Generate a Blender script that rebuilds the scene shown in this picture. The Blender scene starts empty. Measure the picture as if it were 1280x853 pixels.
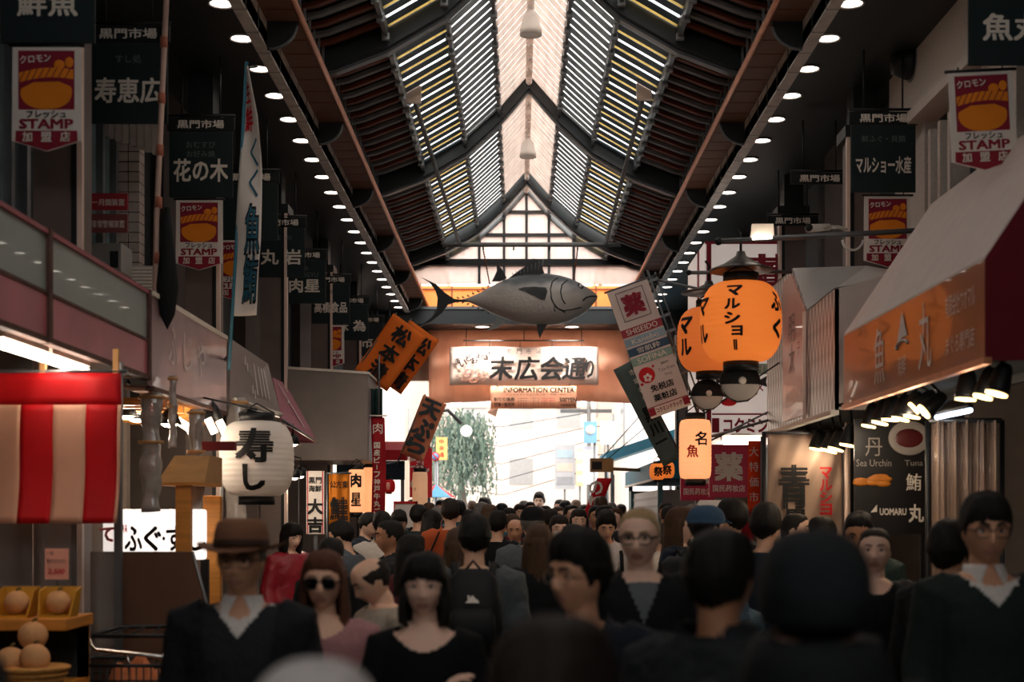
import bpy, bmesh, math, random
import numpy as np
from mathutils import Matrix, Vector, noise as mnoise

SC = bpy.context.scene
COL = SC.collection
PI = math.pi
# ---------------------------------------------------------------- camera
F, PX, PY, CZ = 1778.0, 649.0, 643.0, 1.75      # focal length and vanishing point in photo pixels, eye height
cam_d = bpy.data.cameras.new('camera')
cam_d.sensor_width = 36.0
cam_d.lens = F / 1280.0 * 36.0
cam_d.shift_x = (640.0 - PX) / 1280.0
cam_d.shift_y = (PY - 426.5) / 1280.0
cam_d.clip_end = 400
cam_d.dof.use_dof = True
cam_d.dof.focus_distance = 15.0
cam_d.dof.aperture_fstop = 2.2
cam = bpy.data.objects.new('camera', cam_d)
cam.location = (0, 0, CZ)
cam.rotation_euler = (PI / 2, 0, 0)
COL.objects.link(cam)
SC.camera = cam
# ---------------------------------------------------------------- sky, exposure
world = bpy.data.worlds.new('overcast_sky')
SC.world = world
world.use_nodes = True
bg = world.node_tree.nodes['Background']
bg.inputs[0].default_value = (1.0, 0.965, 0.94, 1)
bg.inputs[1].default_value = 3.2
SC.view_settings.view_transform = 'Standard'
SC.view_settings.look = 'None'
SC.view_settings.gamma = 1.0
SC.view_settings.use_curve_mapping = False
SC.view_settings.exposure = 0.2
SC.cycles.use_denoising = True
SC.cycles.max_bounces = 8
SC.cycles.sample_clamp_indirect = 6.0
sun_d = bpy.data.lights.new('sun', 'SUN')
sun_d.energy = 3.4
sun_d.angle = 0.6
sun_d.color = (1.0, 0.93, 0.86)
sun = bpy.data.objects.new('sun', sun_d)
sun.rotation_euler = (math.radians(38), math.radians(8), math.radians(15))
COL.objects.link(sun)

# ---------------------------------------------------------------- helpers
def P(px, py, Y):
    """a point of the place that the photograph shows at pixel (px, py), at depth Y"""
    return Vector(((px - PX) / F * Y, Y, CZ + (PY - py) / F * Y))
def PXX(px, Y): return (px - PX) / F * Y
def PZ(py, Y): return CZ + (PY - py) / F * Y

def lin(h):
    if not isinstance(h, str): return tuple(h)
    c = [int(h[i:i + 2], 16) / 255 for i in (0, 2, 4)]
    return tuple(x / 12.92 if x < .04045 else ((x + .055) / 1.055) ** 2.4 for x in c)

_M = {}
def mat(name, col='808080', rough=.6, metal=0.0, emit=0.0, ecol=None, var=.12, scale=6.0, bump=0.0, trans=0.0, stretch=None, alpha=1.0, coat=0.0):
    """a procedural material: principled shader, colour broken up by noise, optional bump / translucency / glow"""
    if name in _M: return _M[name]
    m = bpy.data.materials.new(name); m.use_nodes = True
    nt = m.node_tree; N = nt.nodes; L = nt.links
    bs = N['Principled BSDF']; out = N['Material Output']
    c = lin(col)
    tc = N.new('ShaderNodeTexCoord')
    mp = N.new('ShaderNodeMapping'); L.new(tc.outputs['Object'], mp.inputs[0])
    if stretch: mp.inputs['Scale'].default_value = stretch
    nz = N.new('ShaderNodeTexNoise'); nz.inputs['Scale'].default_value = scale; nz.inputs['Detail'].default_value = 3
    L.new(mp.outputs[0], nz.inputs['Vector'])
    mx = N.new('ShaderNodeMix'); mx.data_type = 'RGBA'
    L.new(nz.outputs[0], mx.inputs[0])
    mx.inputs[6].default_value = tuple(x * (1 - var * 1.6) for x in c) + (1,)
    mx.inputs[7].default_value = tuple(min(1, x * (1 + var * 1.6)) for x in c) + (1,)
    L.new(mx.outputs[2], bs.inputs['Base Color'])
    bs.inputs['Roughness'].default_value = rough
    bs.inputs['Metallic'].default_value = metal
    if rough >= .55: bs.inputs['Specular IOR Level'].default_value = .25
    if coat: bs.inputs['Coat Weight'].default_value = coat
    if emit:
        bs.inputs['Emission Color'].default_value = tuple(lin(ecol or col)) + (1,)
        bs.inputs['Emission Strength'].default_value = emit
    if bump:
        bp = N.new('ShaderNodeBump'); bp.inputs['Strength'].default_value = bump; bp.inputs['Distance'].default_value = .01
        L.new(nz.outputs[0], bp.inputs['Height']); L.new(bp.outputs[0], bs.inputs['Normal'])
    if alpha < 1: bs.inputs['Alpha'].default_value = alpha
    if trans:
        tr = N.new('ShaderNodeBsdfTranslucent'); L.new(mx.outputs[2], tr.inputs[0])
        ms = N.new('ShaderNodeMixShader'); ms.inputs[0].default_value = trans
        L.new(bs.outputs[0], ms.inputs[1]); L.new(tr.outputs[0], ms.inputs[2]); L.new(ms.outputs[0], out.inputs[0])
    _M[name] = m
    return m

class MB:
    """collects shapes and links them as ONE mesh object"""
    def __init__(s): s.v = []; s.f = []; s.m = []; s.sm = []; s.mats = []; s.T = None
    def mi(s, m):
        if m not in s.mats: s.mats.append(m)
        return s.mats.index(m)
    def add(s, vs, fs, m, smooth=False):
        b = len(s.v)
        if s.T is not None: vs = [tuple(s.T @ Vector(p)) for p in vs]
        s.v += [tuple(p) for p in vs]
        k = s.mi(m)
        for f in fs: s.f.append([b + i for i in f]); s.m.append(k); s.sm.append(smooth)
        return s
    def box(s, a, b, m):
        (x0, y0, z0), (x1, y1, z1) = a, b
        x0, x1 = min(x0, x1), max(x0, x1); y0, y1 = min(y0, y1), max(y0, y1); z0, z1 = min(z0, z1), max(z0, z1)
        return s.add([(x0,y0,z0),(x1,y0,z0),(x1,y1,z0),(x0,y1,z0),(x0,y0,z1),(x1,y0,z1),(x1,y1,z1),(x0,y1,z1)],
              [(0,3,2,1),(4,5,6,7),(0,1,5,4),(1,2,6,5),(2,3,7,6),(3,0,4,7)], m)
    def hexa(s, lo, hi, m):
        """eight corners: four below, four above, both counter-clockwise"""
        return s.add(list(lo) + list(hi), [(3,2,1,0),(4,5,6,7),(0,1,5,4),(1,2,6,5),(2,3,7,6),(3,0,4,7)], m)
    def prism(s, poly, d, m):
        """polygon (3d points) swept along d"""
        n = len(poly); d = Vector(d)
        vs = [Vector(p) for p in poly] + [Vector(p) + d for p in poly]
        return s.add(vs, [tuple(range(n - 1, -1, -1)), tuple(range(n, 2 * n))] + [(i, (i + 1) % n, n + (i + 1) % n, n + i) for i in range(n)], m)
    def tube(s, pts, r, m, n=8, cap=True, smooth=True, flat=1.0):
        pts = [Vector(p) for p in pts]; k = len(pts)
        rs = r if isinstance(r, (list, tuple)) else [r] * k
        vs = []; fs = []; up = None
        for i, p in enumerate(pts):
            d = (pts[min(i + 1, k - 1)] - pts[max(i - 1, 0)]).normalized()
            if up is None:
                up = Vector((0, 0, 1)) if abs(d.z) < .9 else Vector((0, 1, 0))
            a = d.cross(up)
            if a.length < 1e-6: a = d.orthogonal()
            a.normalize(); b = a.cross(d).normalized(); up = b
            for j in range(n):
                t = 2 * PI * j / n
                vs.append(p + a * (rs[i] * math.cos(t)) + b * (rs[i] * flat * math.sin(t)))
        for i in range(k - 1):
            for j in range(n):
                fs.append((i*n+j, i*n+(j+1)%n, (i+1)*n+(j+1)%n, (i+1)*n+j))
        if cap: fs += [tuple(range(n - 1, -1, -1)), tuple(range((k-1)*n, k*n))]
        return s.add(vs, fs, m, smooth)
    def lathe(s, prof, m, c=(0, 0, 0), n=24, axis='z', smooth=True, sx=1, sy=1, mfun=None):
        vs = []; fs = []
        for r, h in prof:
            for j in range(n):
                t = 2 * PI * j / n; x, y = r * math.cos(t) * sx, r * math.sin(t) * sy
                q = (x, y, h) if axis == 'z' else ((x, -h, y) if axis == 'y' else (h, x, y))
                vs.append((q[0] + c[0], q[1] + c[1], q[2] + c[2]))
        k = len(prof)
        for i in range(k - 1):
            for j in range(n): fs.append((i*n+j, i*n+(j+1)%n, (i+1)*n+(j+1)%n, (i+1)*n+j))
        if prof[0][0] > 1e-5: fs.append(tuple(range(n - 1, -1, -1)))
        if prof[-1][0] > 1e-5: fs.append(tuple(range((k-1)*n, k*n)))
        return s.add(vs, fs, m, smooth)
    def ball(s, c, r, m, n=16, k=10):
        r = r if isinstance(r, (tuple, list)) else (r, r, r)
        vs = []; fs = []
        for i in range(k + 1):
            a = PI * i / k
            for j in range(n):
                t = 2 * PI * j / n
                vs.append((c[0] + r[0]*math.sin(a)*math.cos(t), c[1] + r[1]*math.sin(a)*math.sin(t), c[2] - r[2]*math.cos(a)))
        for i in range(k):
            for j in range(n): fs.append((i*n+j, i*n+(j+1)%n, (i+1)*n+(j+1)%n, (i+1)*n+j))
        return s.add(vs, fs, m, True)
    def grid(s, fn, nu, nv, m, th=0.0, smooth=True):
        """surface fn(u, v), with real thickness th along y or given by a function"""
        vs = [Vector(fn(i / nu, j / nv)) for i in range(nu + 1) for j in range(nv + 1)]
        w = nv + 1
        fs = [(i*w+j, (i+1)*w+j, (i+1)*w+j+1, i*w+j+1) for i in range(nu) for j in range(nv)]
        if th:
            d = Vector(th) if not isinstance(th, float) else Vector((0, th, 0)); b = len(vs)
            vs += [p + d for p in vs]
            fs += [tuple(b + q for q in reversed(f)) for f in list(fs)]
            rim = [i*w for i in range(nu+1)] + [nu*w+j for j in range(1, nv+1)] + [i*w+nv for i in range(nu-1, -1, -1)] + [j for j in range(nv-1, 0, -1)]
            for q in range(len(rim)):
                a, c = rim[q], rim[(q+1) % len(rim)]
                fs.append((c, a, b + a, b + c))
        return s.add(vs, fs, m, smooth)
    def text(s, body, m, cx=0, cz=0, h=None, w=None, y=0, off=.012, rot=0, shear=0.0, warp=None):
        """lettering in the x-z plane facing -y, fitted to a height and / or width"""
        vs, fs = glyphs(body, off)
        if not len(vs): return s
        lo, hi = vs.min(0)[:2], vs.max(0)[:2]; sz = np.maximum(hi - lo, 1e-6); mid = (lo + hi) / 2
        kx = ky = None
        if h: ky = h / sz[1]
        if w: kx = w / sz[0]
        kx = kx or ky; ky = ky or kx
        if warp is not None: vs, fs = slice_up(vs, fs, mid, kx, ky)
        out = []
        for x, z, dep in vs:
            x, z = (x - mid[0]) * kx, (z - mid[1]) * ky
            x += shear * z
            if rot: x, z = x * math.cos(rot) - z * math.sin(rot), x * math.sin(rot) + z * math.cos(rot)
            out.append((x + cx, y - dep, z + cz) if warp is None else tuple(Vector(warp(x + cx, z + cz)) - Vector((0, dep, 0))))
        return s.add(out, fs, m)
    def vtext(s, body, m, cx, z1, z0, size, y=0, off=.02, **k):
        """letters one under another between heights z1 and z0"""
        n = len(body); st = (z1 - z0) / n
        for i, ch in enumerate(body):
            if ch != ' ':
                small = ch in '・ー一'
                if ch == 'ー': s.box((cx - size*.06, y - .001, z1 - st*(i+.5) - size*.38), (cx + size*.06, y, z1 - st*(i+.5) + size*.38), m) if 'warp' not in k else s.text('|', m, cx, z1 - st*(i+.5), h=size*.8, w=size*.14, y=y, off=off, **k)
                elif small: s.text(ch, m, cx, z1 - st*(i+.5), w=size*(.2 if ch == '・' else .85), y=y, off=off, **k)
                else: s.text(ch, m, cx, z1 - st * (i + .5), h=min(size, st*.95), w=size, y=y, off=off, **k)
        return s
    def build(s, name, parent=None, loc=None, rotz=0, bevel=0.0, solid=None):
        me = bpy.data.meshes.new(name)
        me.from_pydata(s.v, [], s.f)
        for m in s.mats: me.materials.append(m)
        me.polygons.foreach_set('material_index', s.m)
        me.polygons.foreach_set('use_smooth', s.sm)
        me.update()
        o = bpy.data.objects.new(name, me); COL.objects.link(o)
        if parent is not None: o.parent = parent
        if loc is not None: o.location = loc
        if rotz: o.rotation_euler = (0, 0, rotz)
        if bevel:
            bv = o.modifiers.new('edges', 'BEVEL'); bv.width = bevel; bv.segments = 2; bv.limit_method = 'ANGLE'
        return o

def slice_up(vs, fs, mid, kx, ky, step=.022):
    """cut flat lettering into narrow strips so that it can follow a curved paper"""
    bm = bmesh.new(); vv = [bm.verts.new((x*kx, d, z*ky)) for x, z, d in vs]
    for f in fs:
        try: bm.faces.new([vv[i] for i in f])
        except ValueError: pass
    lo = vs.min(0)*np.array([kx, ky, 1]); hi = vs.max(0)*np.array([kx, ky, 1])
    for ax, a, c in ((0, lo[0], hi[0]), (2, lo[1], hi[1])):
        t = a + step
        while t < c:
            co = [0, 0, 0]; no = [0, 0, 0]; co[ax] = t; no[ax] = 1
            bmesh.ops.bisect_plane(bm, geom=bm.verts[:] + bm.edges[:] + bm.faces[:], plane_co=co, plane_no=no, dist=1e-6); t += step
    bm.verts.index_update()
    v2 = np.array([(v.co.x/kx, v.co.z/ky, v.co.y) for v in bm.verts]); f2 = [tuple(v.index for v in f.verts) for f in bm.faces]
    bm.free(); return v2, f2
_G = {}
def glyphs(body, off):
    """outlines of a line of writing; off > 0 thickens the strokes by laying shifted copies over one another"""
    k = (body, off)
    if k in _G: return _G[k]
    t = bpy.data.curves.new('lettering', 'FONT'); t.body = body; t.resolution_u = 2
    o = bpy.data.objects.new('lettering', t); COL.objects.link(o)
    dg = bpy.context.evaluated_depsgraph_get()
    me = bpy.data.meshes.new_from_object(o.evaluated_get(dg))
    v0 = np.array([(v.co.x, v.co.y) for v in me.vertices]).reshape(-1, 2)
    f0 = [tuple(p.vertices) for p in me.polygons]
    bpy.data.objects.remove(o); bpy.data.curves.remove(t); bpy.data.meshes.remove(me)
    if off > .014:
        q = off*.75; sh = ((q, q), (-q, q), (-q, -q), (q, -q)) if off > .025 else ((q, 0), (-q, 0))
        n = len(v0); vs = np.concatenate([np.column_stack([v0 + np.array(d), np.full(n, .0008*j)]) for j, d in enumerate(sh)])
        fs = [tuple(i + n*j for i in f) for j in range(len(sh)) for f in f0]
    else: vs, fs = np.column_stack([v0, np.zeros(len(v0))]), f0
    _G[k] = (vs, fs)
    return _G[k]

def tag(o, label, cat, group=None, kind=None):
    o['label'] = label; o['category'] = cat
    if group: o['group'] = group
    if kind: o['kind'] = kind
    return o
def struct(o): o['kind'] = 'structure'; return o
def root(name, loc, label, cat, group=None, rotz=0, rot=None):
    o = bpy.data.objects.new(name, None); COL.objects.link(o)
    o.empty_display_size = .1
    o.location = loc; o.rotation_euler = rot if rot else (0, 0, rotz)
    return tag(o, label, cat, group)
def strut(r, a, c, rad=.008, m=None, name='hanger'):
    """a rod between two points of the place, made a part of r"""
    M_ = r.matrix_basis.inverted()
    return MB().tube([M_ @ Vector(a), M_ @ Vector(c)], rad, m or mat('black_metal', '16181a', .5, metal=.3), 6).build(name, r)
def at(r, p): return r.matrix_basis @ Vector(p)
def kids(o): return [c for c in COL.objects if c.parent == o]
def copy_thing(o, loc, label, rotz=None, scale=None, group=None):
    c = o.copy(); COL.objects.link(c); c.location = loc; c['label'] = label
    if rotz is not None: c.rotation_euler = (0, 0, rotz)
    if scale is not None: c.scale = (scale,) * 3
    if group: c['group'] = group
    for ch in list(o.children):
        d = ch.copy(); COL.objects.link(d); d.parent = c
        for g in list(ch.children):
            e = g.copy(); COL.objects.link(e); e.parent = d
    return c
random.seed(7)
# ================================================================ THE ARCADE
XC = .125                                   # middle of the arcade
ZL, ZB0, ZB1 = 5.50, 5.51, 5.71             # canopy ceiling, edge beam bottom / top
Y0, YG, YE = -4.0, 24.5, 27.2               # behind the camera, end gable, end wall
m_dark = mat('dark_panel', '1a2022', .5, var=.2)
m_soot = mat('dark_plaster', '2a2c2d', .8, var=.25, bump=.3)
m_soffit = mat('brown_board', '7b5847', .6, var=.2, stretch=(1, 6, 1))
m_copper = mat('copper_edge', 'd08a62', .35, metal=.6, var=.2)
m_beam = mat('pale_tile_beam', 'd6d0c9', .5, var=.25, scale=9)
m_steel = mat('grey_steel', '6d7072', .4, metal=.7)
m_black = mat('black_metal', '16181a', .5, metal=.3)
m_roofd = mat('dark_roof_sheet', '14181a', .8, var=.3)
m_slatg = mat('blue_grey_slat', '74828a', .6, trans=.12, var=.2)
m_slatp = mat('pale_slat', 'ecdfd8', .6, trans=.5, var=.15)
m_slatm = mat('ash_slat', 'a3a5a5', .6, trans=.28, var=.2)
m_slaty = mat('yellow_slat', 'e6d6a2', .6, trans=.5, var=.15)
m_batr = mat('brown_batten', '7a3f2c', .6, var=.25)
m_batg = mat('grey_batten', '8a8c8c', .6, var=.25)

def asphalt():
    m = bpy.data.materials.new('street_paving'); m.use_nodes = True
    N = m.node_tree.nodes; L = m.node_tree.links; bs = N['Principled BSDF']
    tc = N.new('ShaderNodeTexCoord'); br = N.new('ShaderNodeTexBrick'); L.new(tc.outputs['Object'], br.inputs['Vector'])
    br.inputs['Color1'].default_value = (.10, .095, .09, 1); br.inputs['Color2'].default_value = (.14, .13, .125, 1); br.inputs['Mortar'].default_value = (.03, .03, .03, 1)
    br.inputs['Scale'].default_value = 2.2; br.inputs['Mortar Size'].default_value = .015
    L.new(br.outputs[0], bs.inputs['Base Color']); bs.inputs['Roughness'].default_value = .45
    return m
b = MB(); b.box((-6.5, Y0, -.1), (6.8, 75, 0), asphalt()); struct(b.build('floor'))

def prof(u):
    """height of the vault above eye level at distance u from the ridge line"""
    pts = [(0, 5.65), (.386, 5.21), (.813, 4.82), (1.35, 4.51), (1.82, 4.33), (2.05, 4.28)]
    for (a, ha), (c, hc) in zip(pts, pts[1:]):
        if u <= c: return CZ + ha + (hc - ha) * (u - a) / (c - a)
    return CZ + pts[-1][1]
def pt(side, u, Y, dz=0): return (XC + side * u, Y, prof(u) + dz)
US = [0, .1, .2, .3, .386, .5, .6, .7, .813, .95, 1.08, 1.2, 1.35, 1.5, 1.65, 1.82, 2.05]
RIBS = [-1.98, 3.1, 8.18, 13.25, 18.3, 23.4]

# closed, dark lower part of the vault with its battens
b = MB()
for sd in (-1, 1):
    for a, c in zip(US[12:], US[13:]):
        b.hexa([pt(sd, a, Y0), pt(sd, c, Y0), pt(sd, c, YG), pt(sd, a, YG)], [pt(sd, a, Y0, .05), pt(sd, c, Y0, .05), pt(sd, c, YG, .05), pt(sd, a, YG, .05)], m_roofd)
struct(b.build('ceiling_vault_skirt'))
b = MB(); k = 0; y = -3.8
while y < YG - .1:
    if min(abs(y - r) for r in RIBS) > .28:
        for sd in (-1, 1):
            m = m_batr if k % 2 else m_batg
            for a, c in zip(US[12:], US[13:]):
                b.hexa([pt(sd, a, y, -.05), pt(sd, c, y, -.05), pt(sd, c, y + .07, -.05), pt(sd, a, y + .07, -.05)], [pt(sd, a, y, -.01), pt(sd, c, y, -.01), pt(sd, c, y + .07, -.01), pt(sd, a, y + .07, -.01)], m)
    y += .235; k += 1
struct(b.build('ceiling_battens'))
# open, slatted upper part: sky shows through the gaps
b = MB(); k = 0; y = -3.8
while y < YG - .1:
    if min(abs(y - r) for r in RIBS) > .2:
        for sd in (-1, 1):
            for a, c in zip(US[:12], US[1:13]):
                m = m_slatp if c <= .39 else (m_slatm if c <= .82 else m_slatg)  # slats paler towards the ridge: the way light catches them, put into colour
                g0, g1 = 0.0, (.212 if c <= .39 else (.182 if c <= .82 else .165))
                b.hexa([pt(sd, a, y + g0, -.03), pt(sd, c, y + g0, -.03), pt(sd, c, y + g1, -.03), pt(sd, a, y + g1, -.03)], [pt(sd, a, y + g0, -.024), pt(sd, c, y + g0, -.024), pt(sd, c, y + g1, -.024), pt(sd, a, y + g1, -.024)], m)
                if a >= .81 and k % 2:
                    b.hexa([pt(sd, a, y + .168, -.03), pt(sd, c, y + .168, -.03), pt(sd, c, y + .226, -.03), pt(sd, a, y + .226, -.03)], [pt(sd, a, y + .168, -.025), pt(sd, c, y + .168, -.025), pt(sd, c, y + .226, -.025), pt(sd, a, y + .226, -.025)], m_slaty)
    y += .235; k += 1
struct(b.build('ceiling_slats'))
b = MB()  # unseen solid patch over the slats, added to darken the foreground
for sd in (-1, 1):
    for a, c in zip(US[:12], US[1:13]):
        b.hexa([pt(sd, a, Y0, .02), pt(sd, c, Y0, .02), pt(sd, c, 1.2, .02), pt(sd, a, 1.2, .02)], [pt(sd, a, Y0, .06), pt(sd, c, Y0, .06), pt(sd, c, 1.2, .06), pt(sd, a, 1.2, .06)], m_roofd)
struct(b.build('ceiling_light_block'))
# ribs, purlins, ridge
for Y in RIBS:
    b = MB()
    for sd in (-1, 1):
        for a, c in zip(US, US[1:]):
            b.hexa([pt(sd, a, Y - .13, -.2), pt(sd, c, Y - .13, -.2), pt(sd, c, Y + .13, -.2), pt(sd, a, Y + .13, -.2)], [pt(sd, a, Y - .13, .02), pt(sd, c, Y - .13, .02), pt(sd, c, Y + .13, .02), pt(sd, a, Y + .13, .02)], m_dark)
            b.hexa([pt(sd, a, Y - .05, -.23), pt(sd, c, Y - .05, -.23), pt(sd, c, Y + .05, -.23), pt(sd, a, Y + .05, -.23)], [pt(sd, a, Y - .05, -.19), pt(sd, c, Y - .05, -.19), pt(sd, c, Y + .05, -.19), pt(sd, a, Y + .05, -.19)], m_steel)
    struct(b.build('roof_rib_beam'))
for u, w in ((.386, .035), (.813, .035), (1.35, .04)):
    for sd in (-1, 1):
        b = MB(); x, _, z = pt(sd, u, 0)
        b.box((x - w/2, Y0, z - .13), (x + w/2, YG, z + .02), m_steel)
        y = Y0 + .1
        while y < YG: b.box((x - .035, y, z - .16), (x + .035, y + .05, z - .1), m_batg); y += .47
        struct(b.build('roof_purlin_beam'))
b = MB(); x, _, z = pt(1, 0, 0)
b.box((x - .04, Y0, z - .12), (x + .04, YG, z + .04), m_slatp)
y = Y0
while y < YG: b.ball((x, y, z - .15), (.04, .06, .04), m_slatp, 8, 6); y += .47
struct(b.build('roof_ridge_beam'))

# side canopies: dark ceiling, pale edge beam, brown soffit with corbels, copper edge, railing
for sd, nm in ((-1, 'left'), (1, 'right')):
    X = lambda u: XC + sd * u
    b = MB(); b.box((X(2.145), Y0, ZL), (X(3.6), YE + .6, ZL + .12), m_dark); struct(b.build('ceiling_canopy_' + nm))
    b = MB(); b.box((X(2.145), Y0, ZB0 - .03), (X(2.24), YE, ZB1), m_beam)
    y = Y0
    while y < YE: b.box((X(2.14), y, ZB0 - .031), (X(2.242), y + .012, ZB1 - .02), m_steel); y += .5
    struct(b.build('canopy_edge_beam_' + nm))
    b = MB(); b.box((X(1.87), Y0, ZB1 - .01), (X(2.2), YE, ZB1 + .03), m_soffit)
    y = Y0
    while y < YE: b.box((X(1.875), y, ZB1 - .014), (X(2.14), y + .012, ZB1 - .009), m_batr); y += .36
    struct(b.build('ceiling_soffit_' + nm))
    # the outer roof above railing and canopy
    b = MB(); b.box((X(2.0), Y0, 6.10), (X(3.7), YE, 6.16), m_roofd); b.box((X(3.6), Y0, 5.5), (X(3.7), YE, 6.16), m_roofd); struct(b.build('roof_gutter_' + nm))
    for k in range(9):
        Y = 2.6 + 2.93 * k
        b = MB(); poly = []
        n = 10
        for i in range(n + 1):
            t = i / n * PI / 2
            poly.append((X(2.145 - .235 * math.sin(t)), Y, ZB0 + .2 * (1 - math.cos(t)) - .02))
        poly += [(X(1.88), Y, ZB1), (X(2.145), Y, ZB1)]
        b.prism(poly, (0, .05, 0), m_soot)
        b.tube([(p[0], p[1] + .025, p[2] - .006) for p in poly[:n+1]], .014, m_steel, 6)
        struct(b.build('canopy_corbel_beam'))
    b = MB(); b.tube([(X(1.865), Y0, ZB1), (X(1.865), YE, ZB1)], .028, m_copper, 10)
    struct(b.build('trim_copper_edge_' + nm))
    r = root('eaves_railing', (X(1.93), 10, 5.74), 'thin grey railing above the copper eaves edge, %s of the vault' % ('on the noodle-banner side' if sd < 0 else 'on the lantern side'), 'railing')
    r['label'] = 'slim grey railing along the eaves above the ' + ('white and blue nobori flag' if sd < 0 else 'orange paper lanterns')
    b = MB(); b.tube([(0, Y0 - 10, .42), (0, YG - 10, .42)], .02, m_batg, 6); b.tube([(0, Y0 - 10, .03), (0, YG - 10, .03)], .014, m_steel, 6); b.build('top_rail', r)
    b = MB(); y = Y0
    while y < YG:
        b.box((-.011, y - 10, .0), (.011, y - 9.978, .42), m_batg)
        y += .28
    b.build('baluster', r)['kind'] = 'stuff'

# gable at the end of the vault: frosted glazing in dark bars
m_frost = mat('frosted_glazing', 'fff0ea', .5, trans=.85, var=.05)
def see_through(m, f):
    N = m.node_tree.nodes; L = m.node_tree.links; o = N['Material Output']; src = o.inputs[0].links[0].from_socket
    t = N.new('ShaderNodeBsdfTransparent'); t.inputs[0].default_value = (1, .93, .9, 1); x = N.new('ShaderNodeMixShader'); x.inputs[0].default_value = f
    L.new(src, x.inputs[1]); L.new(t.outputs[0], x.inputs[2]); L.new(x.outputs[0], o.inputs[0])
see_through(m_frost, .26)
b = MB()
for sd in (-1, 1):
    for a, c in zip(US, US[1:]):
        b.hexa([(XC+sd*a, YG, 5.72), (XC+sd*c, YG, 5.72), (XC+sd*c, YG+.02, 5.72), (XC+sd*a, YG+.02, 5.72)], [pt(sd, a, YG), pt(sd, c, YG), pt(sd, c, YG+.02), pt(sd, a, YG+.02)], m_frost)
struct(b.build('window_1'))
m_gbar = mat('grey_window_bar', '55585a', .5)
b = MB()
zs = [PZ(y, YG) for y in (266, 294.5, 331)]
for z in zs:
    w = max(u / 200 * 2.05 for u in range(201) if prof(u / 200 * 2.05) >= z - .02)
    b.box((XC - w, YG - .08, z - .026), (XC + w, YG + .06, z + .024), m_gbar)
for u in (-.813, -.386, 0, .386, .813): b.box((XC + u - .022, YG - .07, 5.72), (XC + u + .022, YG + .05, prof(abs(u))), m_gbar)
for sd in (-1, 1):
    for a, c in zip(US, US[1:]):
        b.hexa([pt(sd, a, YG-.1, -.12), pt(sd, c, YG-.1, -.12), pt(sd, c, YG+.08, -.12), pt(sd, a, YG+.08, -.12)], [pt(sd, a, YG-.1, .05), pt(sd, c, YG-.1, .05), pt(sd, c, YG+.08, .05), pt(sd, a, YG+.08, .05)], m_batg)
b.box((XC - 3.3, YG - .1, PZ(333, YG)), (XC + 3.3, YG + .1, PZ(325, YG)), m_dark)
struct(b.build('window_1_frame'))

# end wall above the way out
m_orange = mat('orange_panel', 'f8b066', .5, trans=.5, var=.1)
m_peach = mat('peach_sheet', 'f7c6ac', .6, trans=.45, var=.12, scale=2.5)
b = MB(); b.box((PXX(500, YE), YE, PZ(395, YE)), (PXX(800, YE), YE + .05, PZ(358, YE)), m_orange)
for x in (524, 565, 610, 655, 700, 745, 788): b.box((PXX(x, YE) - .012, YE - .02, PZ(395, YE)), (PXX(x, YE) + .012, YE, PZ(358, YE)), m_batr)
for y in (362, 386, 391): b.box((PXX(500, YE), YE - .025, PZ(y, YE) - .012), (PXX(800, YE), YE, PZ(y, YE) + .012), m_batr)
struct(b.build('wall_end_orange'))
b = MB(); b.box((XC - 3.6, YE - .9, PZ(413, YE)), (XC + 3.6, YE + .4, PZ(394, YE)), m_dark); b.box((XC - 3.6, YE - .92, PZ(394, YE) - .02), (XC + 3.6, YE - .88, PZ(394, YE) + .03), m_steel); struct(b.build('end_wall_beam'))
def sheet(u, v):
    return (PXX(536, YE) + (PXX(792, YE) - PXX(536, YE)) * u, YE + .02 * math.sin(u * 40) + .015 * math.sin(u * 90 + v * 4), PZ(505 - 4 * math.sin(u * 3), YE) + (PZ(413, YE) - PZ(505, YE)) * v)
b = MB(); b.grid(sheet, 60, 6, m_peach, .02); struct(b.build('wall_end_sheet'))
m_tan = mat('tan_wall', '94705e', .7, var=.2)
b = MB(); b.box((XC - 3.6, YE + .1, PZ(475, YE)), (PXX(541, YE), YE + .3, PZ(413, YE)), m_tan); b.box((PXX(780, YE), YE + .1, PZ(470, YE)), (XC + 3.6, YE + .3, PZ(413, YE)), m_tan)
struct(b.build('wall_end_sides'))

# columns: brown-grey posts with the lit inner corner painted as a pale strip, and a dark head
m_col = mat('column_cladding', '6b5c56', .5, var=.12)
m_strip = mat('pale_metal_lit_edge', 'e8cdbd', .4, var=.05)
m_spotless = None
def column(x, y, sd, ztop=5.05):
    b = MB()
    b.box((x, y, 0), (x + sd * .26, y + .3, ztop), m_col)
    b.box((x - sd * .035, y - .01, 0), (x + sd * .0, y + .03, ztop), m_strip)
    b.box((x - sd * .05, y - .03, ztop), (x + sd * .3, y + .33, ztop + .1), m_black)
    b.box((x + sd * .03, y + .02, ztop + .1), (x + sd * .24, y + .28, ZL), m_black)
    b.box((x - sd*.004, y - .012, 0), (x + sd * .03, y - .005, ztop), m_black)
    return struct(b.build('column'))
for x, y in ((-2.6, 4.9), (-2.66, 8.55), (-2.58, 12.1), (-2.58, 15.6), (-2.58, 19.4), (-2.58, 22.9), (-2.58, 26.2)): column(x, y, -1)
for y in (5.2, 12.45, 15.7, 19.4, 23.0, 26.2): column(2.9, y, 1)

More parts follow.
